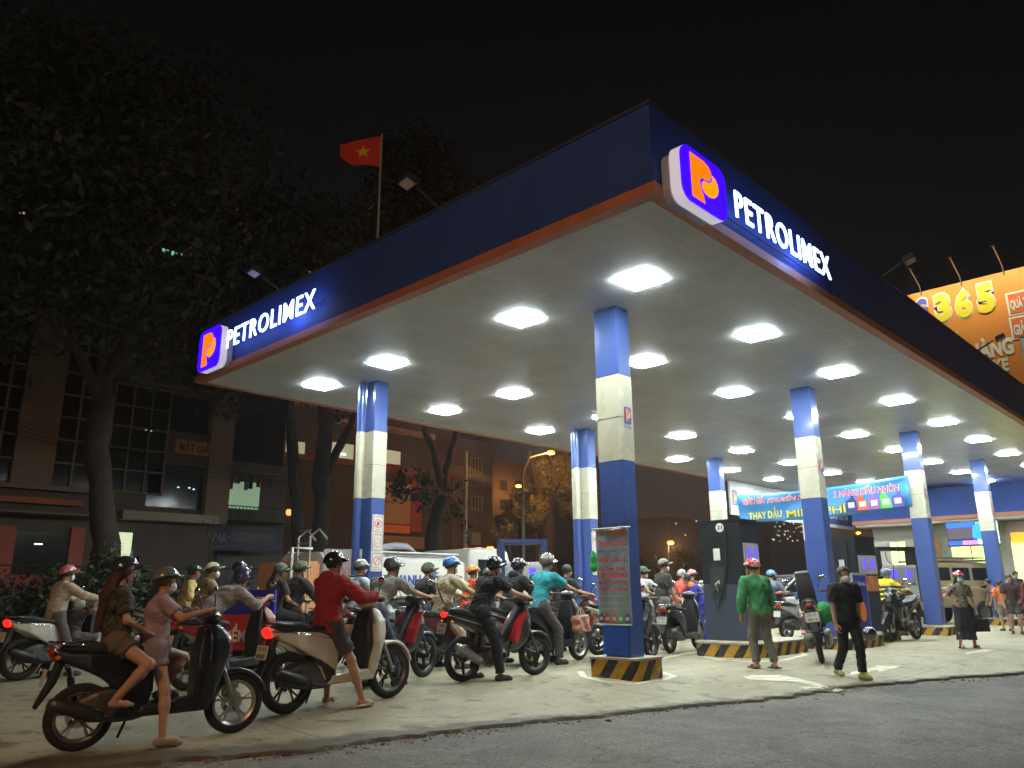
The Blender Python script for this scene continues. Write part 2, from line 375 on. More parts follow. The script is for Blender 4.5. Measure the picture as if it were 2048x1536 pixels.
def build_kind(kind):
    P = []   # (name, mesh, paint?, parent index or None)
    def add(name, fl, m, paint=False, parent=None, ang=None):
        if isinstance(fl, Field): V, Q = fl.mesh(); me = mesh_from(name, V, Q, m, True)
        else: me = mesh_from(name, fl.v, fl.f, m, ang is not None, fl.m)
        P.append((name, me, paint, parent)); return len(P) - 1
    big = kind == 'sh'; cub = kind in ('cub', 'sport')
    Rw = .295 if big else (.285 if cub else .27); wb = 1.34 if big else (1.25 if cub else 1.29); tw = .11 if big else .085
    sp = {'sh': 'cast', 'scooter': 'cast', 'cub': 'tri', 'sport': 'cast', 'wire': 'wire'}.get(kind, 'cast')
    rm = {'sh': DALU, 'scooter': ALU, 'cub': BLACKP, 'sport': BLACKP}.get(kind, ALU)
    ty, ri, di = wheel_meshes(Rw, tw, sp, rm)
    ws = []
    for cx in (0, wb):
        me = ty.copy(); me.transform(Matrix.Translation((cx, 0, Rw))); P.append(('wheel', me, False, None)); i = len(P) - 1
        me = ri.copy(); me.transform(Matrix.Translation((cx, 0, Rw))); P.append(('rim', me, False, i))
        me = di.copy(); me.transform(Matrix.Translation((cx, 0, Rw))); P.append(('brake_disc', me, False, i))
    # forks + front fender
    fk = MB()
    for s in (-1, 1): fk.tube([(wb, s * .075, Rw), (wb - .10, s * .07, Rw + .22), (wb - .22, s * .06, .78)], [.02, .022, .022], 10)
    fk.tube([(wb, -.09, Rw), (wb, .09, Rw)], .013, 8); fk.box(wb - .09, wb - .02, .065, .095, Rw + .03, Rw + .12)
    add('fork', fk, ALU if not cub else DALU, ang=1)
    fa = []; Ro = Rw + .035
    for a in np.linspace(15, 150, 15): fa.append((wb + Ro * math.cos(R(a)) * 1.03, Rw + Ro * math.sin(R(a))))
    fb = [(wb + (Ro - .035) * math.cos(R(a)) * 1.0, Rw + (Ro - .04) * math.sin(R(a))) for a in np.linspace(150, 15, 15)]
    def hwf(X, Z): return .07 - .03 * np.clip((X - wb - .1) / .2, 0, 1)
    add('front_fender', prof(fa + fb, hwf, .02, .010, 0), WHITEP if big else BLACKP, True)
    if not cub:
        S = 1.03 if big else 1.0
        # rear body
        pb = [(-.40, .84), (-.20, .80), (.12, .80), (.36, .76), (.50, .68), (.56, .50), (.50, .30), (.38, .26), (.30, .42), (.16, .56), (-.04, .64), (-.26, .70), (-.42, .76)]
        hb = interp([(-.45, .045), (-.25, .10), (0, .145), (.3, .155), (.55, .13)])
        add('body_panel', prof(pb, lambda X, Z: hb(X, Z) * (1 - .35 * np.clip((Z - .6) / .3, 0, 1)), .035, .012, 1), WHITEP, True)
        hwb = lambda X, Z: hb(X, Z) * (1 - .35 * np.clip((Z - .6) / .3, 0, 1)) + .003
        add('side_trim', prof([(-.37, .806), (-.1, .785), (.10, .768), (.45, .70), (.45, .685), (.10, .750), (-.1, .768), (-.37, .785)], hwb, .002, .009, 0), CHROME if big else BLACKP)
        add('lower_cover', prof([(.12, .57), (.30, .50), (.50, .38), (.51, .30), (.40, .265), (.31, .42), (.16, .55)], hwb, .002, .011, 0), BLACKP)
        add('front_grille', prof([(1.085, .50), (1.13, .56), (1.17, .70), (1.15, .74), (1.10, .62)], .055, .006, .010, 0), BLACKP)
        cbl = MB(); cbl.tube([(.96, .18, 1.06), (1.06, .12, 1.10), (1.10, .09, .95), (1.14, .085, .70), (wb - .07, .085, Rw + .1)], .005, 5); add('brake_cable', cbl, BLACKP, ang=1)
        ps = [(-.34, .83), (-.20, .885), (.0, .885), (.12, .86), (.22, .835), (.44, .825), (.53, .77), (.50, .73), (.30, .765), (.0, .78), (-.30, .80)]
        add('seat', prof(ps, interp([(-.35, .06), (-.2, .11), (.1, .135), (.4, .12), (.55, .08)]), .03, .012, 1), SEATM)
        gr = MB(); gr.tube([(-.05, .12, .85), (-.30, .11, .87), (-.44, .05, .88), (-.44, -.05, .88), (-.30, -.11, .87), (-.05, -.12, .85)], .013, 8); add('grab_rail', gr, CHROME if not big else DALU, ang=1)
        un = [(-.05, .24), (.36, .20), (.52, .24), (.50, .46), (.20, .50), (.0, .44), (-.08, .34)]
        add('engine', prof(un, interp([(-.1, .07), (.1, .13), (.5, .12)]), .03, .014, 1), GREASY)
        pf = [(.40, .24), (1.02, .24), (1.06, .33), (.98, .36), (.45, .33)]
        add('floorboard', prof(pf, interp([(.4, .15), (.7, .17), (1.05, .13)]), .02, .012, 0), WHITEP if big else BLACKP, True if big else False)
        # leg shield: front skin
        psf = [(.95, .26), (1.06, .30), (1.13, .52), (1.16, .62), (1.22, .76), (1.14, .95), (1.02, 1.00), (.98, .99), (.99, .8), (.97, .6), (.93, .42)]
        def hs(X, Z): return np.interp(Z, [.25, .45, .65, .85, 1.0], [.14, .17, .205, .17, .10]) * np.interp(X, [.95, 1.05, 1.22], [1.0, .95, .55])
        i = add('leg_shield', prof(psf, hs, .03, .012, 1), WHITEP, True)
        pin = [(.89, .34), (.95, .34), (.99, .60), (1.0, .96), (.94, .96), (.90, .7)]
        add('inner_panel', prof(pin, lambda X, Z: np.interp(Z, [.3, .6, 1.0], [.12, .17, .09]), .02, .013, 0), BLACKP)
        tu = [(.46, .33), (.62, .34), (.62, .38), (.46, .44)]
        # handlebar cowl
        fl = Field((.84, -.17, .95), (1.14, .17, 1.16), .01); fl.ell((1.0, 0, 1.05), (.10, .15, .07)); fl.ell((1.05, 0, 1.03), (.07, .11, .065)); add('handlebar_cowl', fl, WHITEP, True)
        gx, gzz, hx = .93, 1.07, 1.10
        for s in (-1, 1): fl = Field((1.05, s * .075 - .06, .74), (1.24, s * .075 + .06, .9), .009); fl.ell((1.165, s * .075, .83), (.04, .045, .05)); add('headlight', fl, HEADL)
        if big: fl = Field((1.02, -.1, .96), (1.2, .1, 1.09), .009); fl.ell((1.10, 0, 1.03), (.04, .085, .04)); add('headlight', fl, HEADL)
        # belly side covers
        pe = [(-.05, .50), (.12, .50), (.34, .40), (.36, .30), (.2, .25), (-.04, .30)]
        ex = MB(); ex.tube([(.36, -.15, .24), (.22, -.16, .26), (.12, -.17, .29)], .018, 8); ex.tube([(.14, -.175, .285), (.06, -.18, .31), (-.22, -.185, .40), (-.27, -.185, .415)], [.035, .055, .06, .04], 14); add('exhaust', ex, BLACKP if big else DALU, ang=1)
        eg = MB(); eg.box(-.20, .22, -.215, -.20, .29, .40)
        # mudguard + plate
        mg = [(-.34, .74), (-.26, .72), (-.33, .55), (-.50, .36), (-.53, .37), (-.42, .56)]
        add('rear_mudguard', prof(mg, .065, .01, .010, 0), BLACKP)
        pz = (-.455, .60)
        tl = Field((-.50, -.09, .72), (-.30, .09, .86), .009); tl.ell((-.405, 0, .80), (.05, .075, .04)); tl.ell((-.38, .0, .755), (.05, .06, .025))
        add('tail_light', tl, TAIL_OFF)
        sh = MB(); sh.tube([(-.02, .13, .30), (-.10, .13, .66)], .022, 8); sh.tube([(-.02, .13, .33), (-.08, .13, .58)], .034, 10); add('shock_absorber', sh, GREASY, ang=1)
        st = MB(); st.tube([(.40, .12, .22), (.34, .14, .05)], .012, 6); add('side_stand', st, BLACKP, ang=1)
    else:
        # underbone / sport
        pb = [(-.42, .90), (-.20, .86), (.10, .80), (.40, .76), (.52, .66), (.66, .50), (.60, .44), (.44, .50), (.30, .58), (.10, .66), (-.10, .72), (-.30, .78), (-.44, .82)]
        hb = interp([(-.45, .04), (-.25, .075), (0, .11), (.35, .125), (.65, .09)])
        add('body_panel', prof(pb, hb, .03, .012, 1), WHITEP, True)
        add('side_trim', prof([(-.38, .86), (-.1, .80), (.2, .735), (.5, .60), (.5, .58), (.2, .71), (-.1, .775), (-.38, .84)], lambda X, Z: hb(X, Z) + .003, .002, .009, 0), ALU)
        cbl = MB(); cbl.tube([(.95, .18, 1.03), (1.05, .12, 1.06), (1.10, .09, .9), (1.10, .08, .66), (wb - .07, .085, Rw + .1)], .005, 5); add('brake_cable', cbl, BLACKP, ang=1)
        ps = [(-.36, .91), (-.22, .945), (-.04, .92), (.12, .86), (.24, .825), (.46, .81), (.54, .77), (.5, .73), (.25, .77), (0, .82), (-.30, .87)]
        add('seat', prof(ps, interp([(-.35, .05), (-.2, .09), (.1, .115), (.4, .115), (.55, .07)]), .03, .012, 1), SEATM)
        gr = MB(); gr.tube([(-.08, .085, .88), (-.30, .08, .92), (-.42, .03, .94), (-.42, -.03, .94), (-.30, -.08, .92), (-.08, -.085, .88)], .012, 8); add('grab_rail', gr, DALU, ang=1)
        en = Field((.30, -.17, .18), (.80, .17, .56), .013); en.cap((.42, -.07, .32), (.42, .07, .32), .105); en.cap((.55, -.09, .31), (.55, .09, .31), .11); en.cap((.56, 0, .36), (.76, 0, .44), .07, .065); en.cap((.40, -.13, .30), (.55, -.13, .30), .045); add('engine', en, GREASY)
        sw = MB()
        for s in (-1, 1): sw.tube([(0, s * .09, Rw), (.38, s * .09, .36)], .02, 8)
        sw.tube([(.16, 0, .40), (.30, 0, .66)], .035, 10); sw.tube([(.42, -.10, .3), (.42, -.22, .27)], .012, 6); sw.tube([(.42, .10, .3), (.42, .22, .27)], .012, 6); add('swing_arm', sw, GREASY, ang=1)
        fr = [(.60, .52), (.74, .50), (.92, .72), (1.02, .92), (.94, .98), (.86, .86), (.70, .66)]
        add('frame', prof(fr, .06, .02, .012, 1), BLACKP)
        # side fairings / leg shield
        psf = [(.70, .38), (.84, .34), (.98, .46), (1.06, .60), (1.10, .76), (1.08, .92), (.98, .98), (.94, .86), (.90, .70), (.80, .54)]
        if kind == 'sport': psf = [(.40, .30), (.70, .22), (.92, .34), (1.08, .56), (1.20, .78), (1.12, .98), (.98, 1.0), (.90, .86), (.70, .70), (.5, .50)]
        def hs(X, Z): return np.interp(Z, [.3, .5, .7, .9], [.11, .16, .19, .12]) * np.interp(X, [.7, 1.0, 1.15], [.9, 1.0, .5])
        add('leg_shield', prof(psf, hs, .03, .012, 1), WHITEP, True)
        ac = [(.74, .48), (.80, .46), (.86, .60), (.93, .76), (1.0, .86), (.97, .88), (.88, .78), (.80, .66)]
        add('accent_panel', prof(ac, .192, .02, .012, 0), WHITEP, 'accent')
        fl = Field((.84, -.17, .92), (1.16, .17, 1.16), .01); fl.ell((1.0, 0, 1.03), (.11, .13, .075)); fl.ell((1.07, 0, .99), (.07, .10, .08)); add('handlebar_cowl', fl, BLACKP, True)
        fl = Field((1.05, -.1, .88), (1.22, .1, 1.06), .009); fl.ell((1.125, .045, .97), (.04, .05, .035)); fl.ell((1.125, -.045, .97), (.04, .05, .035)); fl.ell((1.13, 0, .94), (.035, .03, .04)); add('headlight', fl, HEADL)
        gx, gzz, hx = .92, 1.03, 1.05
        ex = MB(); ex.tube([(.68, -.06, .34), (.60, -.13, .22), (.30, -.15, .20), (.18, -.16, .25)], .018, 8); ex.tube([(.22, -.165, .23), (.12, -.17, .27), (-.18, -.175, .44), (-.22, -.175, .46)], [.03, .048, .055, .045], 12); add('exhaust', ex, ALU, ang=1)
        hg = MB(); hg.prism([(.16, .30), (-.13, .465), (-.15, .43), (.13, .25)], (0, -.232, 0), (1, 0, 0), (0, 0, 1), (0, 1, 0), .01); add('exhaust_guard', hg, CHROME)
        mg = [(-.36, .84), (-.28, .82), (-.36, .62), (-.50, .46), (-.53, .47), (-.44, .66)]
        add('rear_mudguard', prof(mg, .06, .01, .010, 0), BLACKP)
        tl = Field((-.50, -.08, .74), (-.30, .08, .94), .009); tl.ell((-.41, 0, .855), (.045, .06, .035)); add('tail_light', tl, TAIL_OFF)
        ch = [(-.02, .30), (.42, .34), (.42, .40), (-.02, .36)]
        add('chain_guard', prof([(0, .24), (.40, .27), (.40, .38), (0, .36)], .012, .005, .01, 0, yc=.10), BLACKP)
    # tail-mounted indicators
    for s in (-1, 1): il = Field((-.42, s * .12 - .05, .68), (-.26, s * .12 + .05, .84), .009); il.ell((-.35, s * .115, .76), (.035, .03, .02)); add('rear_indicator', il, ORANGE_L)
    # handlebar, grips, levers, mirrors
    hb_ = MB()
    for s in (-1, 1): hb_.tube([(1.0, s * .05, gzz), (.98, s * .16, gzz + .01), (gx - .01, s * .35, gzz)], .012, 8)
    i = add('handlebar', hb_, DALU, ang=1)
    for s in (-1, 1):
        g = MB(); g.tube([(gx + .02, s * .235, gzz + .003), (gx - .01, s * .355, gzz)], .019, 10); add('grip', g, BLACKP, parent=i, ang=1)
        lv = MB(); lv.tube([(gx + .06, s * .22, gzz), (gx + .07, s * .34, gzz - .01)], .006, 6); add('brake_lever', lv, ALU, parent=i, ang=1)
        mr = MB(); mr.tube([(gx + .06, s * .19, gzz), (gx + .05, s * .24, gzz + .14), (gx + .03, s * .28, gzz + .20)], .006, 6)
        j = add('mirror', mr, BLACKP, ang=1)
        fl = Field((gx - .02, s * .30 - .07, gzz + .15), (gx + .07, s * .30 + .07, gzz + .28), .008); fl.ell((gx + .025, s * .30, gzz + .215), (.02, .058, .038)); add('mirror_glass', fl, CHROME, parent=j)
    # plate on the mudguard
    px0 = -.46 if not cub else -.455; pz0 = .60 if not cub else .68
    pl = MB(); pl.prism(rrect(.19, .14, .012, 3), (px0, 0, pz0), (0, -1, 0), (-.28, 0, .96) if False else (.28, 0, .96), (-.96, 0, .28), .006); add('number_plate', pl, PLATEM)
    kf = .80 if cub else .72
    for (nm_, me_, _a, _b) in P:
        if nm_ in ('body_panel', 'seat', 'grab_rail', 'tail_light', 'rear_mudguard', 'number_plate', 'rear_indicator', 'side_trim'):
            c_ = np.zeros(len(me_.vertices) * 3, dtype=np.float32); me_.vertices.foreach_get('co', c_); c_ = c_.reshape(-1, 3); m_ = c_[:, 0] < .1; c_[m_, 0] = .1 + (c_[m_, 0] - .1) * kf; me_.vertices.foreach_set('co', c_.ravel()); me_.update()
    px0 = .1 + (px0 - .1) * kf
    KINDS[kind] = dict(parts=P, wb=wb, grip=(gx, .295, gzz), Rw=Rw, plate=(px0, pz0)); return KINDS[kind]
BIKEN = [0]
def solve_yaw(P0, wb, px_f, hint):
    best = None
    for dgr in np.arange(-75, 75, .5):
        a = R(hint + dgr); q = P0 + Vector((math.cos(a), math.sin(a), 0)) * wb; q.z = gz(q.x, q.y); u = proj(q)
        c = abs(u[0] - px_f) + abs(dgr) * .05
        if best is None or c < best[0]: best = (c, a)
    return best[1]
def bike(kind, P0, px_f, label, col, accent=None, lit=False, hint=0.0, scale=1.0, lean=0.0, plate=None, rack=None, yaw=None):
    K = KINDS.get(kind) or build_kind(kind)
    a = solve_yaw(P0, K['wb'] * scale, px_f, hint) if yaw is None else R(yaw)
    q = P0 + Vector((math.cos(a), math.sin(a), 0)) * K['wb'] * scale; zf = gz(q.x, q.y); pitch = math.asin((zf - P0.z) / (K['wb'] * scale))
    M = Matrix.Translation(P0) @ Matrix.Rotation(a, 4, 'Z') @ Matrix.Rotation(-pitch, 4, 'Y') @ Matrix.Rotation(R(lean), 4, 'X') @ Matrix.Scale(scale, 4)
    root = empty('scooter' if kind in ('sh', 'scooter') else 'motorbike', mw=M)
    tag(root, label, 'scooter' if kind in ('sh', 'scooter') else 'motorbike', 'motorbikes waiting for fuel')
    pm = cmat(col, 'paint'); obs = []
    for (name, me, paint, par) in K['parts']:
        o = link(name, me, obs[par] if par is not None else root); obs.append(o)
        if paint:
            o.material_slots[0].link = 'OBJECT'; o.material_slots[0].material = (cmat(accent, 'paint') if accent is not None else pm) if paint == 'accent' else pm
        if name == 'tail_light' and lit: o.material_slots[0].link = 'OBJECT'; o.material_slots[0].material = TAIL_ON; o['label'] = 'glowing red tail light'
        if name == 'number_plate' and plate:
            px0, pz0 = K['plate']; n_ = Vector((-.96, 0, .28)); o0 = Vector((px0, 0, pz0)) + n_ * .007
            for t_, dz in zip(plate, (.033, -.033)): text('plate_text', t_, o0 + Vector((.28, 0, .96)) * dz, (0, -1, 0), (.28, 0, .96), .14, .042, TXTBLK, o, .01)
    return dict(root=root, M=M, K=K, scale=scale)

# ------------------------------------------------------------------ people
def vrot(v, ax, a): return Matrix.Rotation(a, 3, ax) @ Vector(v)
def ik(a, b, l1, l2, hint):
    a, b = Vector(a), Vector(b); d = b - a; L = d.length; mx = (l1 + l2) * .995
    if L > mx: b = a + d * (mx / L); L = mx; d = b - a
    x_ = (l1 * l1 - l2 * l2 + L * L) / (2 * L); h_ = math.sqrt(max(l1 * l1 - x_ * x_, 0)); n = d.normalized(); hv = Vector(hint); hv = (hv - n * hv.dot(n)).normalized()
    return a + n * x_ + hv * h_, b
def hand_mesh(curl, h=.0045):
    """hand frame: x along the fingers, z out of the back of the hand, thumb towards +y"""
    fl = Field((-.04, -.07, -.09), (.20, .09, .04), h)
    fl.cap((-.03, 0, 0), (.01, 0, 0), .024, .024, .01)
    for y, r in ((-.027, .014), (-.009, .0155), (.010, .0155), (.028, .015)): fl.cap((.008, y * .7, 0), (.078, y, 0), .017, r, .012)
    for y, L, r in ((-.031, .055, .0078), (-.011, .070, .0088), (.010, .074, .009), (.031, .068, .0088)):
        p = Vector((.08, y, 0)); a = 0
        for s_, part in enumerate((.46, .31, .23)):
            a += curl * (1.15 if s_ == 0 else 1.0) * (1 + .06 * s_); q = p + Vector((math.cos(a), 0, -math.sin(a))) * L * part
            fl.cap(p, q, r * (1 - .06 * s_), r * (1 - .1 * s_), .002); p = q
    t0 = Vector((.012, .028, -.006)); t1 = Vector((.045, .055, -.016 - .012 * curl)); t2 = Vector((.075, .056 - .012 * curl, -.026 - .022 * curl))
    fl.cap((0, .01, 0), t0, .014, .014, .01); fl.cap(t0, t1, .012, .011, .006); fl.cap(t1, t2, .0105, .009, .002)
    return fl.mesh()
HANDS = {k: hand_mesh(c) for k, c in (('grip', 1.15), ('relax', .42), ('fist', 1.3))}
PN = [0]
def person(M, label, pelvis=(0, 0, .90), lean=5, side=0, twist=0, head=(0, 0), hands=((.1, .25, .75), (.1, -.25, .75)), feet=((.05, .10, 0), (0, -.10, 0)), footyaw=(8, -8),
           s=1.0, top=(.5, .5, .5), sleeve='short', bottom=(.03, .03, .035), legs='trousers', shoe=(.05, .05, .05), shoes='shoe', helmet=None, hstyle='half', hair='short', haircol=None, mask=None,
           bag=None, female=False, res=.014, curl='grip', kneehint=(1, 0, .2), elbow=((-.35, .6, -.6), (-.35, -.6, -.6)), loose=0.0, jacket=False, strap=None, belly=0.0, topmat=None, palm=None, gname='people at the station', skirt=False, hands_fist=(None, None), faceexp=True, spine=0):
    T = lambda v: Vector(v)
    pel = T(pelvis); up = vrot((0, 0, 1), 'Y', R(lean)); up = vrot(up, 'X', R(-side)); up2 = vrot((0, 0, 1), 'Y', R(lean + spine)); up2 = vrot(up2, 'X', R(-side))
    hs = vrot((0, 1, 0), 'Z', R(twist * .3)); ss = vrot((0, 1, 0), 'Z', R(twist)); ss = (ss - up2 * ss.dot(up2)).normalized(); fw = ss.cross(up2).normalized()
    waist = pel + up * .14 * s; chest = pel + up * .20 * s + up2 * .16 * s; nb = pel + up * .20 * s + up2 * .315 * s
    shw = (.165 if female else .198) * s; sh = [nb - up2 * .068 * s + ss * shw, nb - up2 * .068 * s - ss * shw]
    yaw, pit = head; hd = (up2 + Vector((0, 0, 1)) * 1.0).normalized()
    hc = nb + hd * .148 * s + Vector((math.cos(R(yaw)), math.sin(R(yaw)), 0)) * .02 * s
    Hx = vrot(vrot((1, 0, 0), 'Y', R(pit)), 'Z', R(yaw)); Hy = vrot((0, 1, 0), 'Z', R(yaw)); Hz = Hx.cross(Hy); HM = [list(Hx), list(Hy), list(Hz)]
    hp = lambda a, b, c: hc + (Hx * a + Hy * b + Hz * c) * s
    elb, wri = [], []
    for i in (0, 1):
        e_, w_ = ik(sh[i], hands[i], .275 * s, .25 * s, elbow[i]); elb.append(e_); wri.append(w_)
    hip = [pel - Vector((0, 0, .02 * s)) + hs * .09 * s, pel - Vector((0, 0, .02 * s)) - hs * .09 * s]; kn, an = [], []
    for i in (0, 1):
        ft = T(feet[i]) + Vector((0, 0, .085 * s)); kh = kneehint[i] if isinstance(kneehint[0], (tuple, list)) else kneehint
        d = (ft - hip[i]).length; l1 = .41 * s; l2 = .40 * s
        if d > (l1 + l2) * .99: f = min(d / ((l1 + l2) * .99), 1.12); l1 *= f; l2 *= f
        k_, a_ = ik(hip[i], ft, l1, l2, kh); kn.append(k_); an.append(a_)
    allp = [pel, nb, hc] + elb + wri + kn + an + sh
    lo = [min(p[i] for p in allp) - .2 for i in range(3)]; hi = [max(p[i] for p in allp) + .2 for i in range(3)]
    # ---- body
    B = Field(lo, hi, res); z = s; cw = .065 if female else .08
    B.cap(hip[0], hip[1], .105 * z, .105 * z, .03); B.cap(pel, waist, .115 * z, .105 * z, .05); B.cap(waist - fw * .0, chest, .10 * z, .11 * z, .05)
    B.cap(chest + ss * cw * z, chest - ss * cw * z, .105 * z, .105 * z, .05); [B.cap(nb - up2 * .045 * z, sh[i] - ss * (.02 if i == 0 else -.02) * z, .058 * z, .048 * z, .04) for i in (0, 1)]
    B.cap(nb - up2 * .03, hc - Hz * .03 * z, .052 * z, .048 * z, .03)
    B.ell(hp(-.01, 0, .02), (.098 * z, .077 * z, .095 * z), HM, .02); B.ell(hp(.03, 0, -.045), (.055 * z, .055 * z, .07 * z), HM, .03); B.cap(hp(.085, 0, .0), hp(.102, 0, -.028), .010 * z, .014 * z, .012)
    for q in (1, -1): B.ell(hp(-.01, q * .078, -.01), (.02 * z, .010 * z, .032 * z), HM, .006); B.ell(hp(.088, q * .032, .008), (.012 * z, .018 * z, .011 * z), HM, .004, sub=True)
    for i in (0, 1):
        B.cap(sh[i], elb[i], .047 * z, .038 * z, .025); B.cap(elb[i], wri[i], .040 * z, .026 * z, .012)
        B.cap(hip[i], kn[i], .082 * z, .055 * z, .04); 
        cm = kn[i] + (an[i] - kn[i]) * .3; bk = (an[i] - kn[i]).normalized(); 
        B.cap(kn[i], cm, .054 * z, .056 * z, .02); B.cap(cm, an[i], .054 * z, .034 * z, .02)
    fdir = []
    for i in (0, 1):
        fy = R(footyaw[i]); fd = Vector((math.cos(fy), math.sin(fy), 0)); fdir.append(fd); a_ = an[i]; g0 = a_.z - .085 * z
        B.cap(a_ - fd * .03 * z + Vector((0, 0, -.045 * z)), a_ + fd * .10 * z + Vector((0, 0, -.055 * z)), .033 * z, .028 * z, .02); B.cap(a_ + fd * .1 * z + Vector((0, 0, -.055 * z)), a_ + fd * .155 * z + Vector((0, 0, -.064 * z)), .03 * z, .018 * z, .02)
    V, Q = B.mesh(); Vs = [V]; Qs = [Q]; mi = [np.zeros(len(Q), int)]; nv = len(V)
    # hands
    for i in (0, 1):
        ck = hands_fist[i] or curl; hv, hq = HANDS[ck]; sx = (wri[i] - elb[i]).normalized()
        pz = Vector(palm[i]) if palm else Vector((0, 0, 1)); pz = (pz - sx * pz.dot(sx)).normalized(); py = pz.cross(sx); mir = -1 if i == 0 else 1
        A = np.array([list(sx), list(py), list(pz)]); hvv = hv.copy() * z
        if mir < 0: hvv[:, 1] *= -1
        W = hvv @ A + np.array(list(wri[i] + sx * .02 * z)); Vs.append(W); Qs.append((hq if mir > 0 else hq[:, ::-1]) + nv); mi.append(np.zeros(len(hq), int)); nv += len(W)
    # eyes
    em = MB()
    for q in (1, -1):
        c = hp(.083, q * .032, .008); em.lathe([(0, -.009), (.007, -.007), (.011, 0), (.007, .007), (0, .009)], (0, 0, 0), 'z', 8)
    ev = np.array(em.v); half = len(ev) // 2
    ev[:half] = ev[:half] * z + np.array(list(hp(.082, .032, .008))); ev[half:] = ev[half:] * z + np.array(list(hp(.082, -.032, .008)))
    fq = np.array(em.f) + nv; Vs.append(ev); Qs.append(fq); mi.append(np.ones(len(fq), int))
    me = mesh_from('person', np.concatenate(Vs), np.concatenate(Qs), [SKIN, EYE], True, np.concatenate(mi))
    o = link('person', me); o.matrix_world = M; tag(o, label, 'person', gname)
    off = (.014 if female else .022) + loose + (.012 if jacket else 0)
    # ---- top
    if top is not None or topmat is not None:
        S = Field(lo, hi, res); hem = pel + up * (-.04 if not jacket else -.07) * z
        S.cap(hem, waist, (.122 + belly) * z + off, (.112 + belly) * z + off, .05); S.cap(hip[0], hip[1], .085 * z + off, .085 * z + off, .05, ); S.cap(waist, chest, .105 * z + off, .112 * z + off, .05)
        S.cap(chest + ss * cw * z, chest - ss * cw * z, .103 * z + off, .103 * z + off, .05); [S.cap(nb - up2 * .045 * z, sh[i] - ss * (.02 if i == 0 else -.02) * z, .056 * z + off, .048 * z + off, .04) for i in (0, 1)]
        cutp = hem - up * .05 * z; upn = np.array(list(up)); cc = np.array(list(cutp)); ct = nb + up2 * .03 * z; un2 = np.array(list(up2)); c2 = np.array(list(ct)) + 0
        Xg = [S.lo[k] + np.arange(S.n[k]) * S.h for k in range(3)]; Xg = np.meshgrid(*Xg, indexing='ij', sparse=True)
        S.F = np.maximum(S.F, -sum((Xg[k] - cc[k]) * upn[k] for k in range(3))).astype(np.float32)
        for i in (0, 1):
            if sleeve == 'none': continue
            r0 = .050 * z + off
            if sleeve == 'short': S.cap(sh[i], elb[i], r0 + .004, .056 * z + off, .025, cut=.74)
            else: S.cap(sh[i], elb[i], r0, .044 * z + off, .025); S.cap(elb[i], wri[i], .044 * z + off, .032 * z + off * .8, .012, cut=.95)
        S.F = np.maximum(S.F, sum((Xg[k] - c2[k]) * un2[k] for k in range(3))).astype(np.float32)
        # wrinkles
        ph = random.random() * 6; S.F += (.006 * np.sin(Xg[2] * 38 + 5 * np.sin(Xg[0] * 11 + ph) + 4 * np.sin(Xg[1] * 13)) * np.sin(Xg[0] * 17 + Xg[1] * 13 + ph) + .003 * np.sin(Xg[2] * 90 + 14 * np.sin(Xg[0] * 9 + Xg[1] * 12))).astype(np.float32)
        tm = topmat or cmat(top); sdf_obj('jacket' if jacket else 'shirt', S, tm, o)
        if jacket == 'hood':
            Hh = Field(lo, hi, res); Hh.cap(nb + ss * .07 * z - fw * .07 * z, nb - ss * .07 * z - fw * .07 * z, .055 * z, .055 * z, .04); Hh.cap(nb - fw * .10 * z, nb - fw * .10 * z - up2 * .07 * z, .06 * z, .03 * z, .05); sdf_obj('hood', Hh, tm, o)
    # ---- bottom
    Lg = Field(lo, hi, res); ol = .013
    if legs == 'skirt':
        Lg.cap(hip[0], hip[1], .11 * z, .11 * z, .05); mid = (an[0] + an[1]) / 2; Lg.cap(pel, mid + Vector((0, 0, .10 * z)), .13 * z, .21 * z, .04, cut=.99)
        Lg.cap(hip[0], kn[0], .10 * z, .11 * z, .08); Lg.cap(hip[1], kn[1], .10 * z, .11 * z, .08)
        Xg = np.meshgrid(*[Lg.lo[k] + np.arange(Lg.n[k]) * Lg.h for k in range(3)], indexing='ij', sparse=True)
        Lg.F += (.010 * np.sin(9 * np.arctan2(Xg[1] - mid.y, Xg[0] - mid.x)) * np.clip((pel.z - Xg[2]) * 1.5, 0, 1)).astype(np.float32); Lg.F = np.maximum(Lg.F, (an[0].z + .03 * z) - Xg[2]).astype(np.float32)
        sdf_obj('skirt', Lg, cmat(bottom), o)
    elif legs:
        Lg.cap(hip[0], hip[1], .108 * z + ol, .108 * z + ol, .03); Lg.cap(pel, waist, .117 * z + ol, .105 * z + ol, .04, cut=.6)
        for i in (0, 1):
            if legs == 'shorts': Lg.cap(hip[i], kn[i], .086 * z + ol + .006, .066 * z + ol + .014, .03, cut=.80)
            elif legs == 'tiny': Lg.cap(hip[i], kn[i], .086 * z + ol, .075 * z + ol, .03, cut=.42)
            else: Lg.cap(hip[i], kn[i], .086 * z + ol, .060 * z + ol, .03); Lg.cap(kn[i], an[i], .060 * z + ol, .045 * z + ol + .006, .02, cut=.96)
        Xg = np.meshgrid(*[Lg.lo[k] + np.arange(Lg.n[k]) * Lg.h for k in range(3)], indexing='ij', sparse=True); Lg.F += (.004 * np.sin(Xg[2] * 60 + 6 * np.sin(Xg[0] * 15)) * np.sin(Xg[1] * 21 + Xg[0] * 9)).astype(np.float32)
        sdf_obj('shorts' if legs in ('shorts', 'tiny') else 'trousers', Lg, cmat(bottom), o)
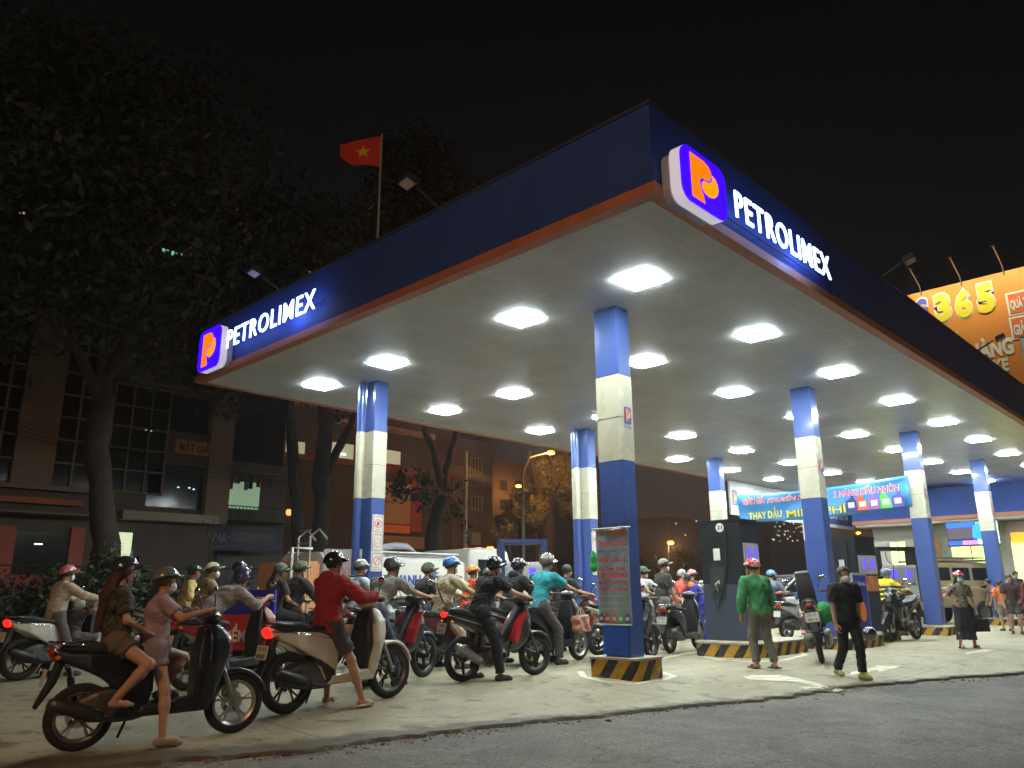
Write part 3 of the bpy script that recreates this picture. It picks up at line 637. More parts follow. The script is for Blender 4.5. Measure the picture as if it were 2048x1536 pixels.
    # ---- shoes
    for i in (0, 1):
        if not shoes: break
        a_, fd = an[i], fdir[i]; sd = Vector((-fd.y, fd.x, 0)); g0 = a_.z - .085 * z
        Sf = Field([a_[k] - .22 for k in range(3)], [a_[k] + .22 for k in range(3)], min(res, .010))
        if shoes == 'shoe':
            Sf.cap(a_ - fd * .045 * z + Vector((0, 0, -.045 * z)), a_ + fd * .12 * z + Vector((0, 0, -.05 * z)), .042 * z, .038 * z, .02); Sf.cap(a_ + Vector((0, 0, -.02 * z)), a_ + Vector((0, 0, .0)), .045 * z, .045 * z, .02, cut=1.0)
            Sf.cap(a_ + fd * .12 * z + Vector((0, 0, -.055 * z)), a_ + fd * .165 * z + Vector((0, 0, -.06 * z)), .038 * z, .028 * z, .02)
        else:
            fl_ = a_ + fd * .05 * z; M3 = [list(fd), list(sd), [0, 0, 1]]
            Sf.ell(Vector((fl_.x, fl_.y, g0 + .008)), (.135 * z, .05 * z, .014), M3); Sf.cap(a_ + fd * .07 * z + sd * .04 * z + Vector((0, 0, -.065 * z)), a_ + fd * .07 * z - sd * .04 * z + Vector((0, 0, -.065 * z)), .02, .02, .0); Sf.cap(a_ + fd * .075 * z + Vector((0, 0, -.045 * z)) - sd * .02, a_ + fd * .075 * z + Vector((0, 0, -.045 * z)) + sd * .02, .028, .028, .01)
        sdf_obj('shoe' if shoes == 'shoe' else 'sandal', Sf, cmat(shoe), o)
    # ---- head gear
    HF = lambda r_=.009: Field([hc[k] - .26 * z for k in range(3)], [hc[k] + .26 * z for k in range(3)], max(r_, res * .7))
    if hair:
        hf = HF(); hcut = .03 if not helmet else .06
        hf.ell(hp(-.012, 0, .024), (.112 * z, .092 * z, .108 * z), HM, .01, fn2=lambda d, a, b, c: np.maximum(d, np.maximum(-(c + .055) , (a - (.055 if hair == 'short' else .05)) + np.minimum(0, -(c - .002)) * 4)))
        if hair == 'long': hf = Field(lo, hi, max(.009, res * .8)); hf.ell(hp(-.022, 0, .015), (.108 * z, .092 * z, .11 * z), HM, .01, fn2=lambda d, a, b, c: np.maximum(d, a - .055)); b0 = hp(-.07, 0, -.05); b1 = nb - fw * .13 * z - up2 * .08 * z; b2 = nb - fw * .17 * z - up2 * .40 * z; hf.cap(b0 + ss * .04 * z, b1 + ss * .06 * z, .05 * z, .05 * z, .03); hf.cap(b0 - ss * .04 * z, b1 - ss * .06 * z, .05 * z, .05 * z, .03); hf.cap(b1 + ss * .05 * z, b2, .05 * z, .03 * z, .03); hf.cap(b1 - ss * .05 * z, b2, .05 * z, .03 * z, .03)
        if hair == 'pony': hf.cap(hp(-.09, 0, .0), hp(-.13, 0, -.12), .03 * z, .022 * z, .02)
        hcol = mat('hair_' + haircol[0], haircol[1], .5, var=.35, nscale=50, bump=.6, bscale=150) if haircol else HAIR
        sdf_obj('hair', hf, hcol, o)
    if helmet is not None:
        fl = HF(); cutz = {'half': .02, 'full': -.075, 'cap': .035, 'hat': .04}[hstyle]
        rr_ = {'half': (.142, .122, .128), 'full': (.148, .130, .142), 'cap': (.118, .098, .108), 'hat': (.112, .094, .10)}[hstyle]
        def shell(d, a, b, c):
            inner = -(cutz + (-.018 if hstyle == 'half' else 0) * 0 - c) if False else 0
            cut = (cutz - .35 * np.maximum(-a, 0) * (1 if hstyle in ('half', 'cap') else 0)) - c
            d = np.maximum(d, cut)
            if hstyle == 'full': d = np.maximum(d, np.minimum(a - .02, .045 - c))
            return d
        fl.ell(hp(-.012, 0, .035), [q * z for q in rr_], HM, .004, fn2=shell)
        if hstyle in ('half', 'cap'): fl.ell(hp(.112, 0, .055 if hstyle == 'half' else .06), (.075 * z, .088 * z, .017 * z), [list((Hx - Hz * .22).normalized()), list(Hy), list((Hz + Hx * .22).normalized())], .016)
        if hstyle == 'hat': fl.ell(hp(.0, 0, .065), (.19 * z, .175 * z, .013 * z), HM, .01)
        hm = helmet if not isinstance(helmet, tuple) else (cmat(helmet, 'helmet') if hstyle in ('half', 'full') else cmat(helmet))
        ho = sdf_obj('helmet' if hstyle in ('half', 'full') else 'cap', fl, hm, o)
        if hstyle in ('half', 'full'):
            sb = MB()
            for q in (1, -1): sb.tube([hp(-.02, q * .095, .05), hp(.01, q * .082, -.03), hp(.05, q * .045, -.10), hp(.055, 0, -.112)], .0065 * z, 6)
            sb.obj('chin_strap', BLACKP, ho, smooth=True)
    if mask is not None:
        fl = HF(.008); fl.ell(hp(.046, 0, -.05), (.070 * z, .073 * z, .066 * z), HM, .01, fn2=lambda d, a, b, c: np.maximum(d, -(a + .01))); sdf_obj('face_mask', fl, cmat(mask), o)
    return dict(o=o, M=M, nb=nb, fw=fw, up=up2, ss=ss, pel=pel, hc=hc, wri=wri, elb=elb, chest=chest, s=s)

def rider(b, label, seat_x=.30, feet='ground', lean=10, head=(0, 0), s=1.0, hands=None, fx=.12, fy=.27, lift=.0, **kw):
    K = b['K']; sc = b['scale']; gx, gy, gzz = K['grip']; sz = .80 if K is not KINDS.get('cub') and K is not KINDS.get('sport') else .80
    M = b['M']; z0 = (sz + .085) * 1.0 + lift; pel = Vector((seat_x, 0, z0))
    hd = hands or ((gx - .05, gy + .01, gzz + .035), (gx - .05, -gy - .01, gzz + .035))
    # increase the lean until both hands can reach
    spine = kw.pop('spine', 6); L = lean
    for _ in range(40):
        up = vrot((0, 0, 1), 'Y', R(L)); u2 = vrot((0, 0, 1), 'Y', R(L + spine)); nb = pel + up * .20 * s + u2 * .315 * s
        far = max((Vector(h_) - (nb - u2 * .045 * s + Vector((0, (.185 if k == 0 else -.185) * s, 0)))).length for k, h_ in enumerate(hd) if h_[2] > .7) if any(h_[2] > .7 for h_ in hd) else 0
        if far < .52 * s: break
        L += 1.5
        if L > lean + 32: break
    if feet == 'ground': ft = ((seat_x + fx, fy, .0), (seat_x + fx + .05, -fy, .0))
    elif feet == 'board': ft = ((.78, .12, .345), (.78, -.12, .345))
    elif feet == 'pegs': ft = ((.36, .20, .30), (.36, -.20, .30))
    elif feet == 'right': ft = ((.78, .12, .345), (seat_x + fx, -fy, .0))
    elif feet == 'left': ft = ((seat_x + fx, fy, .0), (.78, -.12, .345))
    else: ft = feet
    return person(M, label, pelvis=pel, lean=L, head=head, hands=hd, feet=ft, s=s, kneehint=((1, .5, .5), (1, -.5, .5)), palm=((0, 0, 1), (0, 0, 1)), spine=spine, gname='riders and passengers', **kw)
def stand(foot_px, foot_py, top_py, face, label, hgt=None, **kw):
    """face: heading in world degrees. scale from the pixel of the top of the head"""
    P = G(foot_px, foot_py) if foot_py is not None else GD(*foot_px)
    u = proj(P); z = 1.6
    for _ in range(20):
        q = proj((P.x, P.y, P.z + z)); z += (q[1] - top_py) / F * q[2] * .8
    if hgt: z = hgt
    extra = 1.72 if kw.get('helmet') is not None else 1.69
    s = z / extra; s = max(.5, min(1.12, s))
    M = Matrix.Translation(P) @ Matrix.Rotation(R(face), 4, 'Z')
    sc = lambda t: tuple(tuple(c * s for c in v) for v in t)
    kw.setdefault('hands', ((.06, .26, .78), (.06, -.26, .78))); kw.setdefault('feet', ((.03, .11, 0), (-.03, -.11, 0))); kw.setdefault('curl', 'relax'); kw.setdefault('palm', ((.1, 1, 0), (.1, -1, 0)))
    kw['hands'] = sc(kw['hands']); kw['feet'] = sc(kw['feet']); pelz = kw.pop('pelz', .90)
    return person(M, label, pelvis=tuple(c * s for c in kw.pop('pelxy', (0, 0))) + (pelz * s,), s=s, **kw)
# ================================================================== ground
def ground():
    # forecourt
    m = bpy.data.materials.new('concrete_forecourt'); m.use_nodes = True; n = m.node_tree; b = n.nodes['Principled BSDF']; L = n.links
    t = n.nodes.new('ShaderNodeTexCoord')
    def noise(sc, det=6, rg=.6): q = n.nodes.new('ShaderNodeTexNoise'); q.inputs['Scale'].default_value = sc; q.inputs['Detail'].default_value = det; q.inputs['Roughness'].default_value = rg; L.new(t.outputs['Object'], q.inputs['Vector']); return q
    def ramp(src, stops):
        r = n.nodes.new('ShaderNodeValToRGB'); L.new(src, r.inputs[0]); el = r.color_ramp.elements
        el[0].position, el[0].color = stops[0][0], (*stops[0][1], 1); el[1].position, el[1].color = stops[-1][0], (*stops[-1][1], 1)
        for p, c in stops[1:-1]: q = el.new(p); q.color = (*c, 1)
        return r
    def mul(a, b_, f=1.0, mode='MULTIPLY'):
        q = n.nodes.new('ShaderNodeMix'); q.data_type = 'RGBA'; q.blend_type = mode; q.inputs[0].default_value = f; L.new(a, q.inputs[6]); L.new(b_, q.inputs[7]); return q.outputs[2]
    base = ramp(noise(.45).outputs['Fac'], [(.3, (.265, .228, .14)), (.5, (.32, .28, .175)), (.7, (.365, .322, .208))]).outputs[0]
    st = ramp(noise(1.7, 8, .7).outputs['Fac'], [(.38, (.62, .6, .56)), (.55, (1, 1, 1))]).outputs[0]; c = mul(base, st, .5)
    fine = ramp(noise(38, 4).outputs['Fac'], [(.3, (.86, .86, .86)), (.7, (1.06, 1.06, 1.06))]).outputs[0]; c = mul(c, fine)
    oil = ramp(noise(3.1, 3, .5).outputs['Fac'], [(.32, (.30, .28, .26)), (.42, (1, 1, 1))]).outputs[0]; c = mul(c, oil, .7)
    drip = ramp(noise(11, 2, .4).outputs['Fac'], [(.27, (.35, .33, .31)), (.32, (1, 1, 1))]).outputs[0]; c = mul(c, drip, .8)
    mpg = n.nodes.new('ShaderNodeMapping'); mpg.inputs['Scale'].default_value = (.12, 3.2, 1); mpg.inputs['Rotation'].default_value = (0, 0, .12); L.new(t.outputs['Object'], mpg.inputs[0]); tn = n.nodes.new('ShaderNodeTexNoise'); tn.inputs['Scale'].default_value = 1.4; tn.inputs['Detail'].default_value = 4; L.new(mpg.outputs[0], tn.inputs[0]); c = mul(c, ramp(tn.outputs['Fac'], [(.36, (.72, .71, .69)), (.5, (1, 1, 1))]).outputs[0], .4)
    # slab joints
    br = n.nodes.new('ShaderNodeTexBrick'); br.offset = 0; br.inputs['Scale'].default_value = 1; br.inputs['Brick Width'].default_value = 4.2; br.inputs['Row Height'].default_value = 4.2; br.inputs['Mortar Size'].default_value = .012; br.inputs['Mortar Smooth'].default_value = .3
    br.inputs['Color1'].default_value = (1, 1, 1, 1); br.inputs['Color2'].default_value = (.93, .93, .93, 1); br.inputs['Mortar'].default_value = (.35, .33, .3, 1); L.new(t.outputs['Object'], br.inputs['Vector']); c = mul(c, br.outputs[0], .8)
    # dirt along the road lip is baked per vertex as a real dirt mask
    at_ = n.nodes.new('ShaderNodeAttribute'); at_.attribute_name = 'dirt'
    nz = noise(2.6, 7, .7); ad = n.nodes.new('ShaderNodeMath'); ad.operation = 'MULTIPLY_ADD'; ad.inputs[1].default_value = 1.6; L.new(at_.outputs['Fac'], ad.inputs[0]); L.new(nz.outputs['Fac'], ad.inputs[2])
    dm = ramp(ad.outputs[0], [(.75, (0, 0, 0)), (1.0, (1, 1, 1))]); dirt = n.nodes.new('ShaderNodeMix'); dirt.data_type = 'RGBA'; L.new(dm.outputs[0], dirt.inputs[0]); L.new(c, dirt.inputs[6]); dirt.inputs[7].default_value = (.085, .066, .036, 1); c = dirt.outputs[2]
    L.new(c, b.inputs['Base Color']); b.inputs['Roughness'].default_value = .7
    bp = n.nodes.new('ShaderNodeBump'); bp.inputs['Strength'].default_value = .35; bp.inputs['Distance'].default_value = .02; L.new(noise(22, 8, .7).outputs['Fac'], bp.inputs['Height']); L.new(bp.outputs[0], b.inputs['Normal'])
    xs = np.concatenate([np.arange(-12, 0, .5), np.arange(0, 16, .06), np.arange(16, 62, .6)])
    ss = np.concatenate([[0, .03, .07, .12, .2, .3], np.arange(.45, 2.6, .18), np.arange(3, 9, 1.0), np.arange(10, 40, 4)])
    rng = np.random.RandomState(3); jag = np.convolve(rng.randn(len(xs) + 8), np.ones(3) / 3, 'same')[:len(xs)] * .05 + np.convolve(rng.randn(len(xs) + 60), np.ones(25) / 25, 'same')[:len(xs)] * .28
    V = []; D = []
    for i, x in enumerate(xs):
        ye = edge_y(x) + jag[i]
        V.append((x, ye - .02, -.20)); D.append(.6)
        for s in ss:
            y = ye + s; V.append((x, y, gz(x, max(y, edge_y(x) + .001)) + (rng.randn() * .004 if s < .3 else 0)))
            D.append(max(0, (1 - s / float(np.interp(x, [2.5, 7], [.9, .25]))) * .48))
    k = len(ss) + 1; Fs = [(i * k + j, (i + 1) * k + j, (i + 1) * k + j + 1, i * k + j + 1) for i in range(len(xs) - 1) for j in range(k - 1)]
    me = mesh_from('forecourt', V, np.array(Fs), m, True); a = me.attributes.new('dirt', 'FLOAT', 'POINT'); a.data.foreach_set('value', np.array(D, dtype=np.float32))
    tag(link('forecourt', me), kind='structure')
    # road
    ra = bpy.data.materials.new('asphalt_road'); ra.use_nodes = True; n2 = ra.node_tree; n = n2; L = n.links; b = n.nodes['Principled BSDF']; t = n.nodes.new('ShaderNodeTexCoord')
    base = ramp(noise(.8, 6).outputs['Fac'], [(.3, (.12, .11, .09)), (.7, (.19, .175, .145))]).outputs[0]
    vo = n.nodes.new('ShaderNodeTexVoronoi'); vo.inputs['Scale'].default_value = 95; L.new(t.outputs['Object'], vo.inputs['Vector']); sp_ = ramp(vo.outputs['Color'], [(.2, (.55, .55, .55)), (.85, (1.5, 1.5, 1.45))]).outputs[0]; c = mul(base, sp_)
    c = mul(c, ramp(noise(3, 8, .7).outputs['Fac'], [(.35, (.6, .58, .55)), (.6, (1, 1, 1))]).outputs[0], .8)
    c = mul(c, ramp(noise(.35, 3, .5).outputs['Fac'], [(.42, (.72, .70, .68)), (.5, (1.05, 1.05, 1.05))]).outputs[0], .8)
    vc = n.nodes.new('ShaderNodeTexVoronoi'); vc.feature = 'DISTANCE_TO_EDGE'; vc.inputs['Scale'].default_value = .55; vw = n.nodes.new('ShaderNodeVectorMath'); vw.operation = 'ADD'; nzc = noise(2.2, 5, .6); L.new(t.outputs['Object'], vw.inputs[0]); L.new(nzc.outputs['Color'], vw.inputs[1]); L.new(vw.outputs[0], vc.inputs['Vector']); c = mul(c, ramp(vc.outputs['Distance'], [(.0, (.35, .34, .33)), (.012, (1, 1, 1))]).outputs[0], .75)
    L.new(c, b.inputs['Base Color']); b.inputs['Roughness'].default_value = .75
    bp = n.nodes.new('ShaderNodeBump'); bp.inputs['Strength'].default_value = .7; bp.inputs['Distance'].default_value = .012; L.new(vo.outputs['Distance'], bp.inputs['Height']); L.new(bp.outputs[0], b.inputs['Normal'])
    mb = MB(); mb.box(-60, 160, -80, 220, -.6, -.118); tag(mb.obj('road', ra), kind='structure')
    # loose rubble along the lip
    rub = MB(); rng = np.random.RandomState(5)
    for _ in range(1500):
        x = rng.uniform(1.5, 16) if rng.rand() < .75 else rng.uniform(2, 6); y = edge_y(x) - abs(rng.randn()) * .16 + rng.rand() * .05; s = rng.uniform(.006, .024) * (1 if rng.rand() < .93 else 2.2); z = -.118
        V = [(x + rng.uniform(-s, s), y + rng.uniform(-s, s), z + rng.uniform(-.1, .8) * s) for _ in range(4)]; rub.add(V, [(0, 1, 2), (0, 3, 1), (1, 3, 2), (0, 2, 3)])
    tag(rub.obj('rubble', mat('rubble_stone', (.24, .2, .14), .9, var=.4, nscale=3)), 'small chips of broken concrete along the road edge', 'rubble', kind='stuff')
    lt = MB()
    for _ in range(170):
        x = rng.uniform(1.5, 22); y = edge_y(x) + abs(rng.randn()) * 2.2 + .05; s = rng.uniform(.008, .03); a_ = rng.uniform(0, 6.3); z = gz(x, y) + .008
        lt.add([(x + s * math.cos(a_ + k * 1.57) * (1 if k % 2 else .5), y + s * math.sin(a_ + k * 1.57) * (1 if k % 2 else .5), z + rng.uniform(0, .008)) for k in range(4)], [(0, 1, 2), (0, 2, 3)])
    tag(lt.obj('litter', mat('dry_litter', (.10, .07, .04), .9, var=.6, nscale=1)), 'scattered dry leaves and scraps on the concrete', 'litter', kind='stuff')
ground()

# ------------------------------------------------------------------ road markings (white paint sheets on the concrete)
PAINT = mat('worn_marking_paint', (.62, .57, .42), .7, var=.35, nscale=7)
def marking(name, pix, lab):
    pts = [G(*p) for p in pix]; c = sum(pts, Vector()) / len(pts); mb = MB()
    mb.add([(p.x, p.y, gz(p.x, p.y) + .005) for p in pts], [tuple(range(len(pts)))])
    o = mb.obj(name, PAINT); tag(o, lab, 'road marking', 'painted forecourt markings', 'structure'); return o
marking('road_marking', [(1802, 1333), (1757, 1345), (1757, 1340), (1712, 1349), (1700, 1350), (1702, 1345), (1752, 1334), (1752, 1331)], 'white painted straight arrow on concrete ahead of the walking man')
marking('road_marking', [(1486, 1354), (1500, 1351), (1560, 1351), (1590, 1356), (1640, 1368), (1688, 1380), (1672, 1385), (1610, 1379), (1600, 1374), (1640, 1374), (1590, 1364), (1500, 1360)], 'worn white curved arrow on concrete before the striped pump island')
marking('road_marking', [(1995, 1299), (1968, 1305), (1968, 1303), (1930, 1309), (1932, 1306), (1966, 1300), (1966, 1298)], 'small white arrow on concrete beside the woman in skirt')
def line(pix, lab, w_=.05):
    pts = [G(*p) for p in pix]; mb = MB(); V = []; 
    for i, p in enumerate(pts):
        d = (pts[min(i + 1, len(pts) - 1)] - pts[max(i - 1, 0)]); d.z = 0; d.normalize(); nrm = Vector((-d.y, d.x, 0)); V += [p + nrm * w_ + Vector((0, 0, .005)), p - nrm * w_ + Vector((0, 0, .005))]
    mb.add(V, [(2 * i, 2 * i + 1, 2 * i + 3, 2 * i + 2) for i in range(len(pts) - 1)]); tag(mb.obj('road_marking', PAINT), lab, 'road marking', 'painted forecourt markings', 'structure')
line([(1160, 1343), (1168, 1354), (1210, 1364), (1270, 1368), (1330, 1360), (1348, 1352), (1322, 1345)], 'faded painted outline round the near column base')
line([(1408, 1314), (1440, 1320), (1510, 1325), (1570, 1320), (1612, 1310), (1598, 1305)], 'painted outline round the striped pump island')
line([(1320, 1318), (1370, 1308), (1440, 1297)], 'faint white line between near column and pump island')

# ================================================================== canopy
ZC, ZT = 5.40, 6.52; CX0, CX1, CY0, CY1 = 6.68, 38.4, 4.22, 15.5
BLUE = (.02, .07, .38)
blue_f = mat('canopy_blue', (.026, .062, .27), .62, var=.14, nscale=1.3, spec=.25)
orange_f = mat('canopy_orange', (.42, .14, .06), .45, var=.12, nscale=2)
soff = bpy.data.materials.new('ceiling_panels'); soff.use_nodes = True
def _():
    n = soff.node_tree; b = n.nodes['Principled BSDF']; L = n.links; t = n.nodes.new('ShaderNodeTexCoord'); br = n.nodes.new('ShaderNodeTexBrick'); br.offset = 0
    br.inputs['Scale'].default_value = 1; br.inputs['Brick Width'].default_value = 1.16; br.inputs['Row Height'].default_value = 2.4; br.inputs['Mortar Size'].default_value = .014; br.inputs['Mortar Smooth'].default_value = .2
    br.inputs['Color1'].default_value = (.80, .83, .84, 1); br.inputs['Color2'].default_value = (.75, .78, .79, 1); br.inputs['Mortar'].default_value = (.92, .92, .90, 1)
    L.new(t.outputs['Object'], br.inputs['Vector']); nz = n.nodes.new('ShaderNodeTexNoise'); nz.inputs['Scale'].default_value = .7; nz.inputs['Detail'].default_value = 8; nz.inputs['Roughness'].default_value = .7; L.new(t.outputs['Object'], nz.inputs[0])
    r = n.nodes.new('ShaderNodeValToRGB'); r.color_ramp.elements[0].position = .3; r.color_ramp.elements[0].color = (.68, .67, .64, 1); r.color_ramp.elements[1].position = .6; r.color_ramp.elements[1].color = (1, 1, 1, 1); L.new(nz.outputs['Fac'], r.inputs[0])
    mx = n.nodes.new('ShaderNodeMix'); mx.data_type = 'RGBA'; mx.blend_type = 'MULTIPLY'; mx.inputs[0].default_value = .7; L.new(br.outputs[0], mx.inputs[6]); L.new(r.outputs[0], mx.inputs[7]); L.new(mx.outputs[2], b.inputs['Base Color'])
    b.inputs['Roughness'].default_value = .32; b.inputs['Specular IOR Level'].default_value = .5
_()
can = empty('canopy', ((CX0 + CX1) / 2, (CY0 + CY1) / 2, 0)); tag(can, 'large flat blue station canopy edged with orange over the pumps', 'canopy')
can.location = (0, 0, 0)
q = MB(); q.box(CX0 + .06, CX1 - .06, CY0 + .06, CY1 - .06, ZC + .012, ZC + .2); q.obj('ceiling_panel', soff, can)
def ring(mb, x0, x1, y0, y1, z0, z1, t):
    mb.box(x0, x1, y0, y0 + t, z0, z1).box(x0, x1, y1 - t, y1, z0, z1).box(x0, x0 + t, y0 + t, y1 - t, z0, z1).box(x1 - t, x1, y0 + t, y1 - t, z0, z1)
q = MB(); ring(q, CX0, CX1, CY0, CY1, ZC + .135, ZT, .12); q.obj('fascia', blue_f, can)
q = MB(); [q.box(CX0 + k * 2.44, CX0 + k * 2.44 + .012, CY0 - .003, CY0 + .002, ZC + .14, ZT - .002) for k in range(1, 13)]; [q.box(CX0 - .003, CX0 + .002, CY0 + k * 2.44, CY0 + k * 2.44 + .012, ZC + .14, ZT - .002) for k in range(1, 5)]; q.obj('panel_joint', mat('joint_dark', (.022, .055, .24), .7), can)
q = MB(); ring(q, CX0 - .02, CX1 + .02, CY0 - .02, CY1 + .02, ZC, ZC + .13, .16); q.obj('trim', orange_f, can)
q = MB(); ring(q, CX0 - .015, CX1 + .015, CY0 - .015, CY1 + .015, ZT + .002, ZT + .05, .14); q.obj('coping', mat('coping_dark', (.03, .035, .06), .5), can)
q = MB(); q.box(CX0 + .12, CX1 - .12, CY0 + .12, CY1 - .12, ZT - .25, ZT - .2); q.obj('roof', mat('roof_sheet', (.12, .12, .12), .7), can)
# ceiling lights
LAMP = mat('lamp_diffuser', (.9, .9, .9), .4, emit=(.88, 1.0, .99), es=142)
LFR = mat('lamp_frame', (.9, .9, .9), .4)
LX = [8.65 + 3.46 * k for k in range(9)]; LY = [5.78, 8.09, 11.60, 13.90]
proto = None; ordn = ['first', 'second', 'third', 'fourth', 'fifth', 'sixth', 'seventh', 'eighth', 'ninth']
rown = ['front row above the road edge', 'second row from the road edge', 'third row from the road edge', 'rear row by the tanker truck']
for i, X in enumerate(LX):
    for j, Y in enumerate(LY):
        r0 = empty('ceiling_light', (X, Y, ZC)); tag(r0, f'square white canopy light, {ordn[i]} from the near end, {rown[j]}', 'ceiling light', 'square lights in the canopy ceiling')
        if proto is None:
            a = MB(); s = .268; ring(a, -s + .01, s - .01, -s + .01, s - .01, -.004, .01, .03); fo = a.obj('lamp_frame', LFR, r0)
            a = MB(); a.box(-s, s, -s, s, -.014, -.0045, bev=.003); do = a.obj('diffuser', LAMP, r0); proto = (fo, do)
        else:
            for c in proto: d = c.copy(); COL.objects.link(d); d.parent = r0
# columns
cb, cc = mat('column_blue', (.055, .10, .31), .22, coat=.5, var=.06, nscale=2), mat('column_cream', (.52, .50, .38), .25, coat=.4, var=.05, nscale=2)
STR = bpy.data.materials.new('hazard_stripes'); STR.use_nodes = True
def _():
    n = STR.node_tree; L = n.links; b = n.nodes['Principled BSDF']; t = n.nodes.new('ShaderNodeTexCoord'); s = n.nodes.new('ShaderNodeSeparateXYZ'); L.new(t.outputs['Object'], s.inputs[0])
    def M_(op, a, b_, c=None):
        q = n.nodes.new('ShaderNodeMath'); q.operation = op
        for i, v in enumerate((a, b_, c)):
            if v is None: continue
            if isinstance(v, (int, float)): q.inputs[i].default_value = v
            else: L.new(v, q.inputs[i])
        return q.outputs[0]
    d = M_('SUBTRACT', s.outputs[1], s.outputs[0]); d = M_('ADD', d, M_('MULTIPLY', s.outputs[2], 0.75)); f = M_('FRACT', M_('MULTIPLY', d, 2.6), 0); k = M_('GREATER_THAN', f, .48)
    nz = n.nodes.new('ShaderNodeTexNoise'); nz.inputs['Scale'].default_value = 7; nz.inputs['Detail'].default_value = 8; nz.inputs['Roughness'].default_value = .75; L.new(t.outputs['Object'], nz.inputs[0])
    w_ = n.nodes.new('ShaderNodeValToRGB'); w_.color_ramp.elements[0].position = .50; w_.color_ramp.elements[1].position = .68; L.new(nz.outputs['Fac'], w_.inputs[0])
    m1 = n.nodes.new('ShaderNodeMix'); m1.data_type = 'RGBA'; L.new(k, m1.inputs[0]); m1.inputs[6].default_value = (.012, .012, .014, 1); m1.inputs[7].default_value = (.55, .30, .02, 1)
    m2 = n.nodes.new('ShaderNodeMix'); m2.data_type = 'RGBA'; L.new(w_.outputs[0], m2.inputs[0]); L.new(m1.outputs[2], m2.inputs[6]); m2.inputs[7].default_value = (.13, .10, .06, 1); L.new(m2.outputs[2], b.inputs['Base Color']); b.inputs['Roughness'].default_value = .6
_()
CURBTOP = mat('island_concrete', (.36, .33, .25), .7, var=.2, nscale=5, bump=.3)
def block(x0, x1, y0, y1, h, label, rnd=.06, parent=None):
    r0 = empty('kerb_island', ((x0 + x1) / 2, (y0 + y1) / 2, 0)); w_, d = (x1 - x0), (y1 - y0)
    P = rrect(w_, d, rnd, 6); a = MB(); a.prism(P, (0, 0, -.12), (1, 0, 0), (0, 1, 0), (0, 0, 1), h + .09); a.obj('striped_side', STR, r0, auto=50)
    a = MB(); a.prism(rrect(w_ + .03, d + .03, rnd, 6), (0, 0, h - .028), (1, 0, 0), (0, 1, 0), (0, 0, 1), .03); a.obj('kerb_top', CURBTOP, r0, auto=50)
    tag(r0, label, 'kerb island', 'striped concrete islands'); return r0
def logo(name, o, u, v, wd, ht, parent, fb, fo, thick=.02, fy_=None, rim=None):
    """rounded square with a P whose bowl is a drop; o is the centre of the mounting face"""
    u, v, o = Vector(u), Vector(v), Vector(o); n = u.cross(v)
    a = MB(); a.prism(rrect(wd, ht, wd * .18, 6, (0, 1, 1, 1) if False else (1, 1, 1, 1)), o, u, v, n, thick); bo = a.obj(name, fb, parent, auto=40)
    S = lambda P: [((x - .5) * wd * .62, (y - .5) * ht * .80) for x, y in P]
    stem_ = [(.0, 0), (.44, 0), (.40, .18), (.33, .28), (.30, .40), (.32, .52), (.42, .58), (.56, .58), (.68, .62), (.76, .74), (.74, .86), (.66, .95), (.50, 1.0), (.0, 1.0)]
    drop = [(.80, .80), (.78, .68), (.70, .585), (.57, .54), (.44, .53), (.37, .45), (.37, .34), (.46, .25), (.62, .22), (.80, .27), (.93, .38), (.99, .52), (.97, .66), (.90, .76)]
    a = MB(); a.prism(S(stem_), o + n * (thick + .002), u, v, n, .004); a.obj('logo_stem', fo, bo)
    a = MB(); a.prism(S(drop), o + n * (thick + .002), u, v, n, .004); a.obj('logo_drop', fy_ or fo, bo); return bo
BL2, OR2, YE2 = mat('logo_blue', (.03, .06, .45), .4), mat('logo_orange', (.8, .22, .02), .4), mat('logo_yellow', (.85, .45, .05), .4)
WL = mat('sticker_white', (.68, .67, .6), .5); REDI = mat('ink_red', (.6, .04, .03), .5)
